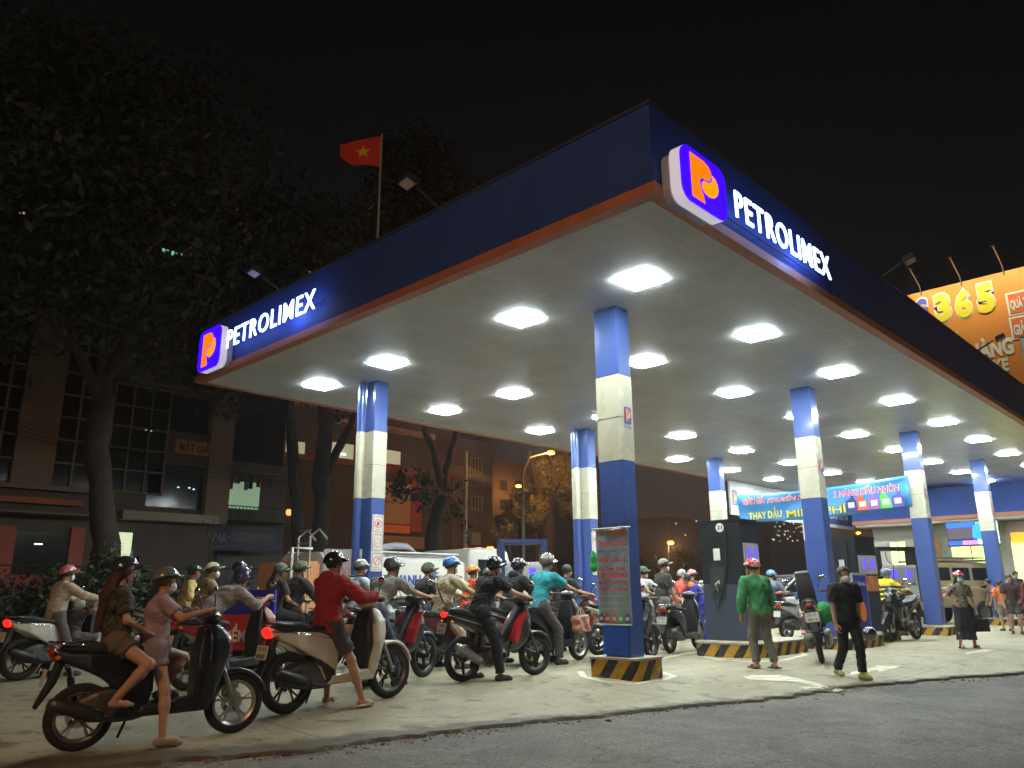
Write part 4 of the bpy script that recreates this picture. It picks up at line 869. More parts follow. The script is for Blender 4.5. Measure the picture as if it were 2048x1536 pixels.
def column(X, Y, label, hx=.165, hy=.215, pipes=False, logo_on=True, panel=False):
    r0 = empty('station_column', (X, Y, 0)); tag(r0, label, 'column', 'blue and cream canopy columns')
    z1, z2 = 3.02 if not pipes else 3.0, 4.32 if not pipes else 4.35
    a = MB(); a.box(-hx, hx, -hy, hy, .24, z1, bev=.012); a.box(-hx, hx, -hy, hy, z2, ZC + .02, bev=.012); a.obj('blue_cladding', cb, r0)
    a = MB(); a.box(-hx + .001, hx - .001, -hy + .001, hy - .001, z1 - .002, z2 + .002); a.obj('cream_cladding', cc, r0)
    a = MB()
    for z in (1.18, 2.1, 3.66, 4.86): ring(a, -hx - .0015, hx + .0015, -hy - .0015, hy + .0015, z, z + .006, .004)
    a.obj('seam', mat('seam_dark', (.02, .03, .1), .5), r0)
    if pipes:
        for k, (m_, za, zb) in enumerate(((cb, .24, z1), (cc, z1, z2), (cb, z2, ZC))):
            for yy in (.10,): a = MB(); a.tube([(-hx - .10, yy, za), (-hx - .10, yy, zb)], .075, 16); a.tube([(-hx - .02, yy + .17, za), (-hx - .02, yy + .17, zb)], .06, 14); a.obj('drain_pipe', m_, r0, auto=40)
    if logo_on:
        lb = logo('column_logo', (0.02, -hy - .003, z2 - .62), (1, 0, 0), (0, 0, 1), .17, .26, r0, BL2, OR2, .004, YE2)
        text('logo_caption', 'PETROLIMEX', (0.02, -hy - .003, z2 - .80), (1, 0, 0), (0, 0, 1), .22, .035, BL2, lb, .01)
    if panel:
        a = MB(); a.prism(rrect(.27, 1.10, .03, 4), (-.0, -hy - .003, 2.12), (1, 0, 0), (0, 0, 1), (0, -1, 0), .018); po = a.obj('notice_board', WL, r0)
        for k, zz in enumerate((.36, 0, -.36)):
            a = MB(); w_ = .115; yb = -hy - .0235
            for (x0, x1, z0, z3) in ((-w_, w_, .15, .156), (-w_, w_, -.156, -.15), (-w_, -w_ + .006, -.15, .15), (w_ - .006, w_, -.15, .15)): a.box(x0, x1, yb, yb + .002, 2.12 + zz + z0, 2.12 + zz + z3)
            a.obj('border_line', TXTBLK, po); a = MB()
            if k != 1:
                a.lathe([(.072, -.001), (.085, -.001), (.085, .001), (.072, .001)], (0, yb, 2.13 + zz), 'y', 28); a.prism([(-.055, -.045), (-.045, -.055), (.055, .045), (.045, .055)], (0, yb, 2.13 + zz), (1, 0, 0), (0, 0, 1), (0, -1, 0), .001)
                if k == 0: a.prism([(-.02, -.04), (.02, -.04), (.03, .02), (0, .045), (-.025, .03)], (0, yb, 2.13 + zz), (1, 0, 0), (0, 0, 1), (0, -1, 0), .002)
                a.box(-.06, .06, yb, yb + .002, 2.12 + zz - .115, 2.12 + zz - .105)
            else:
                for (x0, x1, z0, z3) in ((-.075, .075, .065, .072), (-.075, .075, -.072, -.065), (-.075, -.068, -.065, .065), (.068, .075, -.065, .065), (-.05, .05, .01, .016), (-.05, .05, -.02, -.014)): a.box(x0, x1, yb, yb + .002, 2.12 + z0, 2.12 + z3)
            a.obj('prohibition_sign' if k != 1 else 'notice_text', REDI, po)
    return r0
COLX = [9.40, 16.35, 23.25, 30.2]; YN, YF = 6.87, 12.98
cl_near = ['nearest blue and cream column with the oil change banner tied on', 'blue and cream column behind the walking man in black', 'blue and cream column behind the woman with red helmet', 'farthest front row column beside the children']
cl_far = ['blue and cream column with pipes and notices beside the tanker truck', 'piped blue and cream column just behind the nearest column', 'blue and cream column behind the tall pump numbered 21', 'rear blue and cream column farthest along toward the shop']
for k, X in enumerate(COLX):
    c = column(X, YN, cl_near[k]); column(X, YF, cl_far[k], pipes=k < 2, logo_on=False, panel=k < 2)
block(9.12, 9.74, 6.48, 7.28, .27, 'short striped island at the foot of the bannered column', .03)
block(COLX[2] - .7, COLX[2] + .55, 6.4, 7.35, .22, 'striped island under the column behind the woman in skirt')
block(COLX[1] - .2, COLX[1] + 1.6, 6.35, 7.4, .24, 'striped island under the column behind the man in black')
block(COLX[0] - .45, COLX[0] + .5, 12.4, 13.6, .22, 'island under the rear column beside the tanker')
block(COLX[1] - .45, COLX[1] + .5, 12.4, 13.6, .22, 'island under the piped column behind the riders')
block(COLX[2] - .45, COLX[2] + .5, 12.4, 13.6, .22, 'island under the rear column beyond the pumps')
block(COLX[3] - .45, COLX[3] + .5, 6.4, 7.35, .22, 'island under the farthest front column')
block(COLX[3] - .45, COLX[3] + .5, 12.4, 13.6, .22, 'island under the farthest rear column')
BLUE_R = mat('rail_navy', (.02, .04, .15), .7)
# ------------------------------------------------------------------ illuminated signs
E_BLUE = mat('sign_blue_lit', (.02, .02, .6), .4, emit=(.035, .0, 1.0), es=1.6); E_OR = mat('sign_orange_lit', (.8, .3, .02), .4, emit=(1.0, .19, .0), es=1.15); E_YE = mat('sign_yellow_lit', (.8, .4, .02), .4, emit=(1.0, .33, .0), es=1.1)
E_WH = mat('sign_letter_lit', (.9, .9, 1), .4, emit=(.36, .50, 1.0), es=5.5); E_SIDE = mat('sign_side_lit', (.6, .55, .6), .5, emit=(.80, .74, .86), es=.55)
def lit_sign(o, u, wd, zc, ht, tw, label, gap, twz, th):
    u = Vector(u); v = Vector((0, 0, 1)); n = u.cross(v); r0 = empty('logo_sign', Vector(o)); 
    o = Vector((0, 0, 0)); oo = Vector((0, 0, zc))
    a = MB(); a.prism(rrect(wd, ht, wd * .17, 6), oo + n * .13, u, v, n, .13); a.obj('sign_box', E_SIDE, r0, auto=40)
    b_ = MB(); b_.prism(rrect(wd * .92, ht * .92, wd * .15, 6), oo, u, v, n, .095); b_.obj('back_box', mat('sign_back', (.35, .34, .42), .5), r0, auto=40)
    lb = logo('sign_face', oo + n * .262, u, v, wd, ht, r0, E_BLUE, E_OR, .02, E_YE); tag(r0, label, 'logo sign', 'illuminated logo signs'); return n
# right-hand sign on the front (y = CY0) face, left-hand sign on the x = CX0 face
yF = CY0 - .02
pA, pB = onY(1362, 345, yF - .28), onY(1450, 345, yF - .28)
sx = (pA.x + pB.x) / 2; 
top = onY(1366, 280, yF - .28).z; bot = onY(1372, 398, yF - .28).z
n1 = lit_sign((sx, yF, 0), (1, 0, 0), (pB.x - pA.x) * .96, (top + bot) / 2, (top - bot) * .93, 0, 'large lit blue square sign with orange P at canopy corner', 0, 0, 0)
xl0, xl1 = onY(1464, 410, yF - .16), onY(1652, 525, yF - .16); zt, zb = onY(1456, 375, yF - .16).z, onY(1456, 432, yF - .16).z
ls = empty('letter_sign', ((xl0.x + xl1.x) / 2, yF, 0)); tag(ls, 'glowing white station name letters on the long front fascia', 'letter sign', 'illuminated station names')
t_ = text('letters', 'PETROLIMEX', (0, -.20, (zt + zb) / 2), (1, 0, 0), (0, 0, 1), xl1.x - xl0.x, (zt - zb) * .9, E_WH, ls, .002, .02, .004, 0, 1.14)
a = MB()
a.tube([((k - 4.5) / 9 * (xl1.x - xl0.x), -.04, (zt + zb) / 2 - .1) for k in range(10)], .015, 6); a.obj('mounting_rail', BLUE_R, ls)
xF = CX0 - .02
p1, p2 = onX(398, 700, xF - .28), onX(440, 690, xF - .28); zt, zb = onX(440, 648, xF - .28).z, onX(434, 730, xF - .28).z
n2 = lit_sign((xF, (p1.y + p2.y) / 2, 0), (0, -1, 0), abs(p1.y - p2.y), (zt + zb) / 2, zt - zb, 0, 'smaller lit blue square sign with orange P at far canopy end', 0, 0, 0)
q1, q2 = onX(459, 680, xF - .16), onX(634, 615, xF - .16); zt, zb = onX(459, 660, xF - .16).z, onX(459, 697, xF - .16).z
ls = empty('letter_sign', (xF, (q1.y + q2.y) / 2, 0)); tag(ls, 'glowing white station name letters on the short left fascia', 'letter sign', 'illuminated station names')
text('letters', 'PETROLIMEX', (-.20, 0, (zt + zb) / 2 - .02), (0, -1, 0), (0, 0, 1), abs(q1.y - q2.y), (zt - zb) * .92, E_WH, ls, .002, .02, .004, 0, 1.14)
a = MB()
a.tube([(-.04, (k - 4.5) / 9 * abs(q1.y - q2.y), (zt + zb) / 2) for k in range(10)], .015, 6); a.obj('mounting_rail', BLUE_R, ls)
# floodlights on the roof edge
FLG = mat('flood_glass', (.5, .47, .4), .3, .2)
def flood(P, dirv, L, label, m=FLG):
    L *= .8
    P = Vector(P); d = Vector(dirv).normalized(); r0 = empty('floodlight', P); tag(r0, label, 'floodlight', 'floodlights above the canopy'); e_ = d * L + Vector((0, 0, L * .55))
    a = MB(); a.tube([(0, 0, -.3), (0, 0, 0), e_], .022, 8); a.obj('arm', DALU, r0, auto=40)
    s = d.cross(Vector((0, 0, 1))).normalized(); nn = (Vector((0, 0, 1)) * .9 - d * .35).normalized(); f_ = s.cross(nn).normalized()
    a = MB(); a.prism(rrect(.27, .19, .02, 3), e_ + d * .16, s, f_, nn, .09); a.obj('lamp_housing', DALU, r0); a = MB(); a.prism(rrect(.23, .15, .015, 3), e_ + d * .16 - nn * .004, s, f_, -nn, .006); a.obj('lamp_glass', m, r0)
flood((CX0 + .05, onX(880, 418, CX0).y, ZT), (-1, .15, 0), .55, 'unlit floodlight on an arm over the left fascia')
flood((CX0 + .05, onX(560, 580, CX0).y, ZT), (-1, .1, 0), .5, 'small floodlight above the left station name', mat('flood_glass_pale', (.7, .72, .8), .3))
flood((onY(1760, 548, CY0).x, CY0 + .05, ZT), (.2, -1, 0), .5, 'dark floodlight above the front station name')
flood((onY(1955, 705, CY0).x, CY0 + .05, ZT), (.25, -1, 0), .5, 'dark floodlight in front of the orange billboard')

# ------------------------------------------------------------------ oil change banner on the nearest column
BN = mat('banner_vinyl', (.26, .38, .46), .35, var=.2, nscale=4, coat=.3); BN_O = mat('banner_orange', (.55, .2, .07), .5)
def cloth_banner(name, P0, U, W, Hh, m, wave=.02, nx=40, ny=12, sag=0.0, nrm=(-1, 0, 0), parent=None, keystone=0.0, hang=None, thick=.0):
    U = Vector(U); N = Vector(nrm); V = []
    for j in range(ny + 1):
        for i in range(nx + 1):
            a, b_ = i / nx, j / ny; p = Vector(P0) + U * (a * W) + Vector((0, 0, 1)) * (-b_ * Hh - sag * 4 * a * (1 - a)) + N * (wave * (math.sin(a * 9 + b_ * 3) * .5 + math.sin(a * 23 + b_ * 7) * .25 + math.sin(b_ * 6 + a * 4) * .4)); V.append(p)
    Fs = [(j * (nx + 1) + i, j * (nx + 1) + i + 1, (j + 1) * (nx + 1) + i + 1, (j + 1) * (nx + 1) + i) for j in range(ny) for i in range(nx)]
    mb = MB(); mb.add(V, Fs); o = mb.obj(name, m, parent, auto=180); md = o.modifiers.new('s', 'SOLIDIFY'); md.thickness = .003; return o
xb = COLX[0] - .165 - .05; bt = onX(1192, 1060, xb); bb = onX(1190, 1248, xb); br_ = onX(1256, 1058, xb)
Wb = abs(bt.y - br_.y); Hb = bt.z - bb.z
ob = empty('banner', (xb, (bt.y + br_.y) / 2, 0)); tag(ob, 'tall vertical oil change banner with red lettering on nearest column', 'banner'); yc = 0
cloth_banner('banner_sheet', (0, Wb / 2, bt.z), (0, -1, 0), Wb, Hb, BN, .012, 16, 30, nrm=(-1, 0, 0), parent=ob)
a = MB(); a.tube([(-.02, Wb / 2 + .05, bt.z + .01), (-.02, -Wb / 2 - .05, bt.z + .01)], .012, 8); a.tube([(-.02, Wb / 2 + .04, bb.z), (-.02, -Wb / 2, bb.z + .0)], .010, 8); a.obj('banner_rod', WL, ob)
a = MB(); a.box(-.0105, -.009, -Wb / 2 + .01, Wb / 2 - .01, bt.z - .085, bt.z - .02); a.obj('header_strip', BN_O, ob)
REDT, YELT = mat('banner_red', (.72, .05, .03), .5), mat('banner_yellow', (.75, .58, .06), .5)
yy = bt.z
for (tx, fr, hgt_, wfr, m_) in (('THAY DẦU', .145, .075, .96, REDT), ('(MIỄN PHÍ CÔNG THAY)', .235, .03, .9, mat('banner_dark_red', (.3, .05, .04), .5)), ('HỘP 0.8-1L', .33, .07, .9, REDT), ('GIẢM GIÁ', .42, .045, .85, REDT), ('10.000Đ', .49, .055, .92, REDT), ('30.000Đ/HỘP 4L', .565, .04, .94, REDT), ('70.000Đ/THÙNG 18L', .635, .036, .94, REDT), ('NƯỚC GIẶT XẢ CHÍNH HÃNG', .71, .022, .8, YELT), ('BẢO HIỂM Ô TÔ XE MÁY', .775, .022, .78, YELT), ('BẢO HIỂM VẬT CHẤT XE', .84, .022, .88, YELT)):
    text('banner_text', tx, (-.021, 0, yy - fr * Hb), (0, -1, 0), (0, 0, 1), Wb * wfr, hgt_ * Hb * 1.12, m_, ob, .03)
def bottle(parent, o, u, v, s, col, kind_=0):
    P = [(-.5, 0), (.5, 0), (.5, .6), (.3, .8), (.3, 1), (0, 1), (0, .85), (-.5, .7)] if kind_ == 0 else [(-.5, 0), (.5, 0), (.45, .5), (.1, .85), (.1, 1), (-.3, 1), (-.5, .8)]
    u, v = Vector(u), Vector(v); n = u.cross(v); a = MB(); a.prism([(x * s * .7, (y - .5) * s) for x, y in P], o, u, v, n, .003); bo = a.obj('printed_bottle', cmat(col, 'flat'), parent); a = MB(); a.prism([(-.3 * s * .7, -.28 * s), (.3 * s * .7, -.28 * s), (.3 * s * .7, .08 * s), (-.3 * s * .7, .08 * s)], Vector(o) + n * .004, u, v, n, .002); a.obj('printed_label', WL, bo)
for k, c in enumerate(((.05, .05, .2), (.6, .08, .05), (.65, .15, .08), (.12, .5, .08), (.1, .1, .4))): bottle(ob, (-.022, Wb * (.4 - k * .2), yy - .93 * Hb), (0, -1, 0), (0, 0, 1), .11 * Hb * .9, c, k % 2)
# bright blue panel wrapped on the column foot
a = MB(); a.box(COLX[0] - .185, COLX[0] - .167, YN - .2, YN + .235, .30, 1.02); o_ = a.obj('metal_panel', mat('panel_blue_gloss', (.04, .14, .75), .12, coat=1)); tag(o_, 'glossy blue metal panel at the foot of the nearest column', 'panel')
# ------------------------------------------------------------------ long blue banner slung between two columns
xb = COLX[2] - .25; p0 = onX(1475, 990, xb); p1 = onX(1815, 950, xb); p2 = onX(1477, 1040, xb); p3 = onX(1823, 1018, xb)
hb2 = ((p0.z - p2.z) + (p1.z - p3.z)) / 2; L_ = abs(p1.y - p0.y)
ob = empty('banner', (xb, (p0.y + p1.y) / 2, 0)); tag(ob, 'long light blue promotion banner strung between two columns', 'banner'); BB = mat('banner_sky', (.05, .26, .58), .4, var=.25, nscale=1.2, coat=.2)
zl, zr = p0.z, p1.z; u_ = Vector((0, -L_, zr - zl)).normalized()
cloth_banner('banner_sheet', (0, L_ / 2, zl), u_, Vector((0, L_, zr - zl)).length, hb2, BB, .05, 70, 10, sag=.10, nrm=(-1, 0, 0), parent=ob)
v_ = u_.cross(Vector((-1, 0, 0))); v_ = Vector((0, 0, 1)); v_ = (v_ - u_ * v_.dot(u_)).normalized()
WHO, REDB, YEB, DKB = mat('text_white', (.8, .8, .8), .5), mat('text_red', (.75, .03, .03), .5), mat('text_yellow', (.8, .7, .03), .5), mat('text_navy', (.03, .05, .2), .5)
def bt_(tx, a0, a1, b_, hh, m_, sh, lay=0):
    for mm, bo, li in ((WHO if m_ is REDB else DKB, .05, 0), (m_, .012, .006)):
        c = Vector((-.075 - li, 0, (zl + zr) / 2)) + u_ * ((a0 + a1) / 2 - .5) * L_ + v_ * (-b_ * hb2 - .10 * 4 * ((a0 + a1) / 2) * (1 - (a0 + a1) / 2)); text('banner_text', tx, c, u_, v_, (a1 - a0) * L_ * (1.02 if bo > .02 else 1), hh * hb2 * (1.1 if bo > .02 else 1), mm, ob, bo, 0, .0, sh)
bt_('GIẢM GIÁ', .04, .18, .22, .27, REDB, 0); bt_('KHUYẾN MẠI MUA', .20, .56, .22, .25, REDB, .3); bt_('2 HÀNG DẦU NHỜN', .60, .95, .24, .30, REDB, .15); bt_('THAY DẦU', .07, .28, .70, .40, YEB, 0); bt_('MIỄN PHÍ', .31, .66, .70, .38, YEB, 0)
for k, c in enumerate(((.03, .03, .2), (.7, .1, .05), (.3, .1, .5), (.12, .6, .08), (.12, .08, .5))): bottle(ob, Vector((-.085, 0, (zl + zr) / 2)) + u_ * (.69 + k * .062 - .5) * L_ + v_ * (-.68 * hb2 - .05), u_, v_, .5 * hb2, c, k % 2)
# ------------------------------------------------------------------ white station name board beyond the columns
yb = CY1 - .35; a0 = onY(1456, 936, yb); a1 = onY(1462, 995, yb); a2 = onY(1700, 985, yb)
ob = empty('name_board', ((a0.x + a2.x) / 2, yb, 0)); tag(ob, 'white station name board with blue panel hung below canopy edge', 'sign board'); Wd = (a2.x - a0.x); zt = min(a0.z, ZC - .02); zb = zt - max(.9, a0.z - a1.z) * 1.15
a = MB(); a.box(-Wd / 2, Wd / 2, 0, .08, zb, zt); a.obj('board', mat('board_white', (.55, .58, .58), .5), ob)
a = MB(); a.prism(rrect(Wd * .80, (zt - zb) * .55, .12, 5), (Wd * .09, -.002, (zt + zb) / 2 - (zt - zb) * .12), (1, 0, 0), (0, 0, 1), (0, -1, 0), .01); a.obj('blue_panel', cb, ob)
text('board_text', 'PETROLIMEX-CỬA HÀNG XĂNG DẦU SỐ 34', (Wd * .09, -.014, (zt + zb) / 2 - (zt - zb) * .06), (1, 0, 0), (0, 0, 1), Wd * .70, (zt - zb) * .26, WHO, ob, .012)
text('board_text', 'CÔNG TY XĂNG DẦU KHU VỰC I - TNHH MTV', (Wd * .06, -.002, zt - (zt - zb) * .09), (1, 0, 0), (0, 0, 1), Wd * .6, (zt - zb) * .07, DKB, ob, .01)
logo('board_logo', (-Wd / 2 + .35, -.002, (zt + zb) / 2), (1, 0, 0), (0, 0, 1), .42, .6, ob, BL2, OR2, .004, YE2)

# ================================================================== fuel dispensers
PB = mat('pump_black', (.015, .016, .019), .3, coat=.4, var=.15); PG = mat('pump_grey', (.045, .055, .08), .4, var=.15); PS = mat('pump_silver', (.52, .52, .50), .35, .3, var=.08); PSC = mat('pump_screen', (.02, .01, .2), .3, emit=(.13, .08, 1.0), es=1.5); PWH = mat('pump_white', (.62, .62, .58), .35)
def nozzle(x, y, z, par, nm='nozzle', sgn=-1):
    a = MB(); a.tube([(x, y, z), (x, y + sgn * .05, z + .05), (x, y + sgn * .06, z + .18)], [.022, .03, .022], 8); a.tube([(x, y + sgn * .03, z + .02), (x + .0, y + sgn * .01, z - .10)], .012, 6); return a.obj(nm, ALU, par, auto=40)
def dispenser(P, yaw, W, D, Hh, label, style='tower', num=None):
    r0 = empty('fuel_pump', P, R(yaw)); tag(r0, label, 'fuel pump', 'fuel pumps on the islands')
    zf = P[2]
    def O(mb, nm, m_, par=None): return mb.obj(nm, m_, par or r0)
    z = 0
    if style == 'tower':
        a = MB(); a.box(-W / 2, W / 2, -D / 2, D / 2, 0, Hh * .46, bev=.012); O(a, 'lower_cabinet', PG)
        a = MB(); a.box(-W / 2, W / 2, -D / 2, D / 2, Hh * .46 + .002, Hh, bev=.012); bo = O(a, 'upper_cabinet', PB)
        a = MB(); a.box(-W / 2 - .02, W / 2 + .02, -D / 2 - .02, D / 2 + .02, Hh - .035, Hh + .01, bev=.008); O(a, 'top_cap', PB)
        # customer face on +W/2 side of -y face
        a = MB(); a.box(-W * .42, W * .46, -D / 2 - .022, -D / 2 - .001, Hh * .60, Hh * .80, bev=.004); fp = O(a, 'display_panel', PS)
        for k in (-.24, .14):
            a = MB(); a.box(W * k, W * (k + .18), -D / 2 - .027, -D / 2 - .023, Hh * .655, Hh * .765); O(a, 'display', PSC, fp)
        a = MB(); a.box(-W * .38, W * .42, -D / 2 - .02, -D / 2 - .001, Hh * .42, Hh * .585); ad = O(a, 'advert_panel', mat('advert_orange', (.55, .2, .08), .4, var=.5, nscale=6))
        # left side: nozzle recess and hose
        a = MB(); a.box(-W / 2 - .004, -W / 2 + .01, -D * .06, D * .30, Hh * .22 + .25, Hh * .22 + .85); O(a, 'nozzle_recess', mat('recess_dark', (.03, .03, .03), .5))
        a = MB(); a.box(-W / 2 - .006, -W / 2 - .001, .02, .16, Hh * .66, Hh * .76); O(a, 'paper_notice', WL)
        a = MB(); hs_ = [(-W / 2 - .02, -D * .15, Hh - .12), (-W / 2 - .04, -D * .15, Hh * .7), (-W / 2 - .05, -D * .05, Hh * .45), (-W / 2 - .06, .12, Hh * .25), (-W / 2 - .05, .20, Hh * .38), (-W / 2 - .04, .12, Hh * .43)]; a.tube(hs_, .013, 8); O(a, 'hose', BLACKP)
        a = MB(); a.tube([(-W / 2 - .03, .10, Hh * .40), (-W / 2 - .05, .12, Hh * .46), (-W / 2 - .04, .07, Hh * .49), (-W / 2 - .03, .05, Hh * .44)], [.02, .025, .02, .016], 8); O(a, 'nozzle', mat('nozzle_silver', (.6, .6, .58), .25, .8))
        if num:
            a = MB(); a.lathe([(0, -.002), (.085, -.002), (.085, .002), (0, .002)], (-W / 2 - .006, -D * .02, Hh - .14), 'x', 28); nb_ = O(a, 'number_badge', WL); text('badge_number', num, (-W / 2 - .009, -D * .02, Hh - .14), (0, -1, 0), (0, 0, 1), .10, .075, TXTBLK, nb_, .03)
    else:
        a = MB(); a.box(-W / 2, W / 2, -D / 2, D / 2, 0, Hh * .80, bev=.015); O(a, 'cabinet', PWH)
        fr = PB if style == 'frame' else mat('pump_blue_frame', (.02, .035, .12), .4)
        a = MB(); a.box(-W / 2 - .13, -W / 2 - .005, -D / 2, D / 2, 0, Hh, bev=.01); a.box(W / 2 + .005, W / 2 + .13, -D / 2, D / 2, 0, Hh, bev=.01); a.box(-W / 2 - .13, W / 2 + .13, -D / 2 + .005, D / 2 - .005, Hh + .002, Hh + .11, bev=.01); O(a, 'frame', fr)
        a = MB(); a.box(-W / 2 + .02, W / 2 - .02, -D / 2 - .02, -D / 2 - .001, Hh * .58, Hh * .76, bev=.004); fp = O(a, 'display_panel', PS)
        for k in (-.30, .14):
            a = MB(); a.box(W * k, W * (k + .20), -D / 2 - .026, -D / 2 - .021, Hh * .63, Hh * .73); O(a, 'display', PSC, fp)
        a = MB(); a.box(-W * .42, W * .42, -D / 2 - .014, -D / 2 - .001, Hh * .52, Hh * .565); bp_ = O(a, 'button_strip', PS)
        for k in range(5): a = MB(); a.box(-W * .36 + k * W * .17, -W * .30 + k * W * .17, -D / 2 - .018, -D / 2 - .0145, Hh * .53, Hh * .555); O(a, 'button', REDI if k == 2 else DALU, bp_)
        a = MB(); a.tube([(-W * .38, -D / 2 - .01, Hh * .98), (-W * .36, -D / 2 - .03, Hh * .86), (-W * .2, -D / 2 - .05, Hh * .80), (-W * .3, -D / 2 - .06, Hh * .5)], .012, 8)
        a.tube([(W / 2 + .05, -D / 2 - .02, Hh * .9), (W / 2 + .10, -D / 2 - .05, Hh * .5), (W / 2 + .25, -D / 2 - .1, Hh * .22), (W / 2 + .2, -D / 2 - .05, Hh * .3)], .013, 8); O(a, 'hose', BLACKP); a = MB(); a.box(W * .05, W * .28, -D / 2 - .01, -D / 2 - .001, Hh * .22, Hh * .42); O(a, 'nozzle_recess', PB); nozzle(W * .15, -D / 2 - .03, Hh * .27, r0)
    return r0
# pump 21
pI = G(1500, 1318); ix0, iy0 = 13.0 * .985, 6.95
isl = [G(1415, 1308), G(1590, 1300)]
block(13.2, 15.5, 6.85, 8.15, .25, 'long striped island carrying the tall black pump', .28)
yf = 7.1; pl = at(1448, 1281, .25); pr2 = at(1556, 1281, .25)
pc_ = at(1500, 1283, .25); dispenser((pc_.x + .34, pc_.y + .46, .25), 0, .66, .88, 2.22, 'tall black fuel pump numbered 21 behind the man in green', 'tower', '21')
dispenser((19.2, 7.25, .22), -14, .76, .6, 2.12, 'tall black fuel pump behind the walking man in black', 'tower')
block(18.4, 20.2, 6.75, 8.0, .22, 'striped island under the black pump behind the walking man')
p3_ = GD(1806, 21.6); dispenser((p3_.x, p3_.y, .22), -40, 1.0, .5, 1.98, 'white fuel pump with black frame beside the yellow jacketed rider', 'frame')
block(p3_.x - .8, p3_.x + .8, p3_.y - .6, p3_.y + .7, .22, 'island under the white pump with black frame')
dispenser((13.4, 12.6, .22), -38, .85, .5, 2.0, 'blue framed fuel pump standing in front of the tanker cab', 'bluef')
block(12.7, 14.2, 12.1, 13.3, .22, 'island under the blue framed pump')
# poster panel beside the second pump
pp = GD(1732, 16.5); r0 = empty('poster_stand', pp, R(-20)); tag(r0, 'blue and orange fuel poster panel leaning by the second black pump', 'poster'); a = MB(); a.box(-.22, .22, -.03, .03, .25, 1.5, bev=.01); a.obj('poster_frame', PS, r0)
a = MB(); a.box(-.19, .19, -.036, -.031, .3, 1.45); po = a.obj('poster_sheet', mat('poster_blue', (.04, .05, .3), .4), r0)
a = MB(); a.prism([(.09 * math.cos(t), .18 * math.sin(t) - (.05 if t > 3 else 0)) for t in np.linspace(0, 6.1, 20)], (0, -.038, .72), (1, 0, 0), (0, 0, 1), (0, -1, 0), .002); a.obj('orange_drop', OR2, po); text('poster_text', 'XĂNG', (0, -.038, 1.28), (1, 0, 0), (0, 0, 1), .3, .1, WHO, po, .02)
# striped safety posts
for px_, py_, lb in ((1609, 1284, 'red and white safety post beside the leaning parked motorbike'), (1567, 1268, 'red and white safety post right of the man in green')):
    P = G(px_, py_); r0 = empty('safety_post', P); tag(r0, lb, 'post', 'red and white posts'); a = MB(); a.tube([(0, 0, .02), (0, 0, .95)], .05, 16); a.obj('pole', cmat((.6, .05, .03), 'paint'), r0, auto=40)
    for z in (.2, .5, .8): a = MB(); a.tube([(0, 0, z), (0, 0, z + .15)], .0515, 16); a.obj('white_band', WHITEP, r0, auto=40)
    a = MB(); a.lathe([(0, 0), (.16, 0), (.16, .02), (.05, .04), (0, .04)], (0, 0, 0), 'z', 24); a.obj('base_plate', cmat((.5, .05, .03), 'paint'), r0)
P = G(1884, 1242); r0 = empty('bin', P); tag(r0, 'red open bin beside the column behind the skirted woman', 'bin'); a = MB(); a.lathe([(0, 0), (.17, 0), (.22, .62), (.235, .64), (.21, .64), (.16, .05), (0, .05)], (0, 0, 0), 'z', 24); a.obj('bin_body', cmat((.5, .03, .03), 'paint'), r0, auto=30); a = MB(); a.prism([(-.15, 0), (.12, -.03), (.18, .12), (.02, .2), (-.16, .13)], (0, -.1, .62), (1, 0, 0), (0, 0, 1), (0, 1, 0), .2); a.obj('paper_bag', WL, r0)
# ================================================================== shop
XS = 37.2
wallc = mat('shop_wall', (.52, .50, .42), .6, var=.08, nscale=1); INT = mat('shop_inside_lit', (.6, .7, .3), .6, emit=(.80, .95, .30), es=1.5)
sh = empty('shop_building', (XS, 6, 0)); tag(sh, 'station shop with blue band, lit yellow rooms and wide screen', 'shop')
def S(px, py, dx=0): v = onX(px, py, XS - dx); return (v.y - 6, v.z)
yl = onX(1745, 1060, XS).y; zb0 = onX(1850, 1052, XS).z; ztp = zb0 + 1.45
a = MB(); a.box(0, 8, -12, yl - 6, 0, zb0); a.obj('wall', wallc, sh)
a = MB(); a.box(-1.2, 8, -12.5, yl - 5.6, zb0 + .28, ztp); a.obj('fascia', blue_f, sh); a = MB(); a.box(-1.22, -.9, -12.52, yl - 5.58, zb0 + .12, zb0 + .278); a.obj('orange_trim', orange_f, sh)
a = MB(); a.box(-1.15, 0, -12.4, yl - 5.7, zb0 + .02, zb0 + .115); a.obj('soffit', mat('shop_soffit', (.4, .4, .37), .6), sh)
def win(px0, px1, py0, py1, m_, nm='window', frame=True):
    y0, z1 = S(px0, py0); y1, z0 = S(px1, py1); z0 = max(z0, .05)
    a = MB(); a.box(-.03, .2, y1, y0, z0, z1); w_ = a.obj(nm, m_, sh)
    if frame:
        a = MB(); t = .05
        for (ya, yb_, za, zb_) in ((y1 - t, y0 + t, z1, z1 + t), (y1 - t, y0 + t, z0 - t, z0), (y1 - t, y1, z0, z1), (y0, y0 + t, z0, z1), ((y0 + y1) / 2 - .02, (y0 + y1) / 2 + .02, z0, z1)): a.box(-.07, -.031, ya, yb_, za, zb_)
        a.obj('frame', PS, w_)
win(1780, 1826, 1085, 1200, INT); win(1902, 2000, 1087, 1200, INT, 'doorway'); win(2022, 2110, 1083, 1215, INT, 'doorway')
y0, z1 = S(1826, 1075); y1, z0 = S(1900, 1215); a = MB(); a.box(-.02, .1, y1, y0, 0.02, z1); a.obj('orange_wall_panel', mat('shop_orange_wall', (.45, .25, .08), .5), sh)
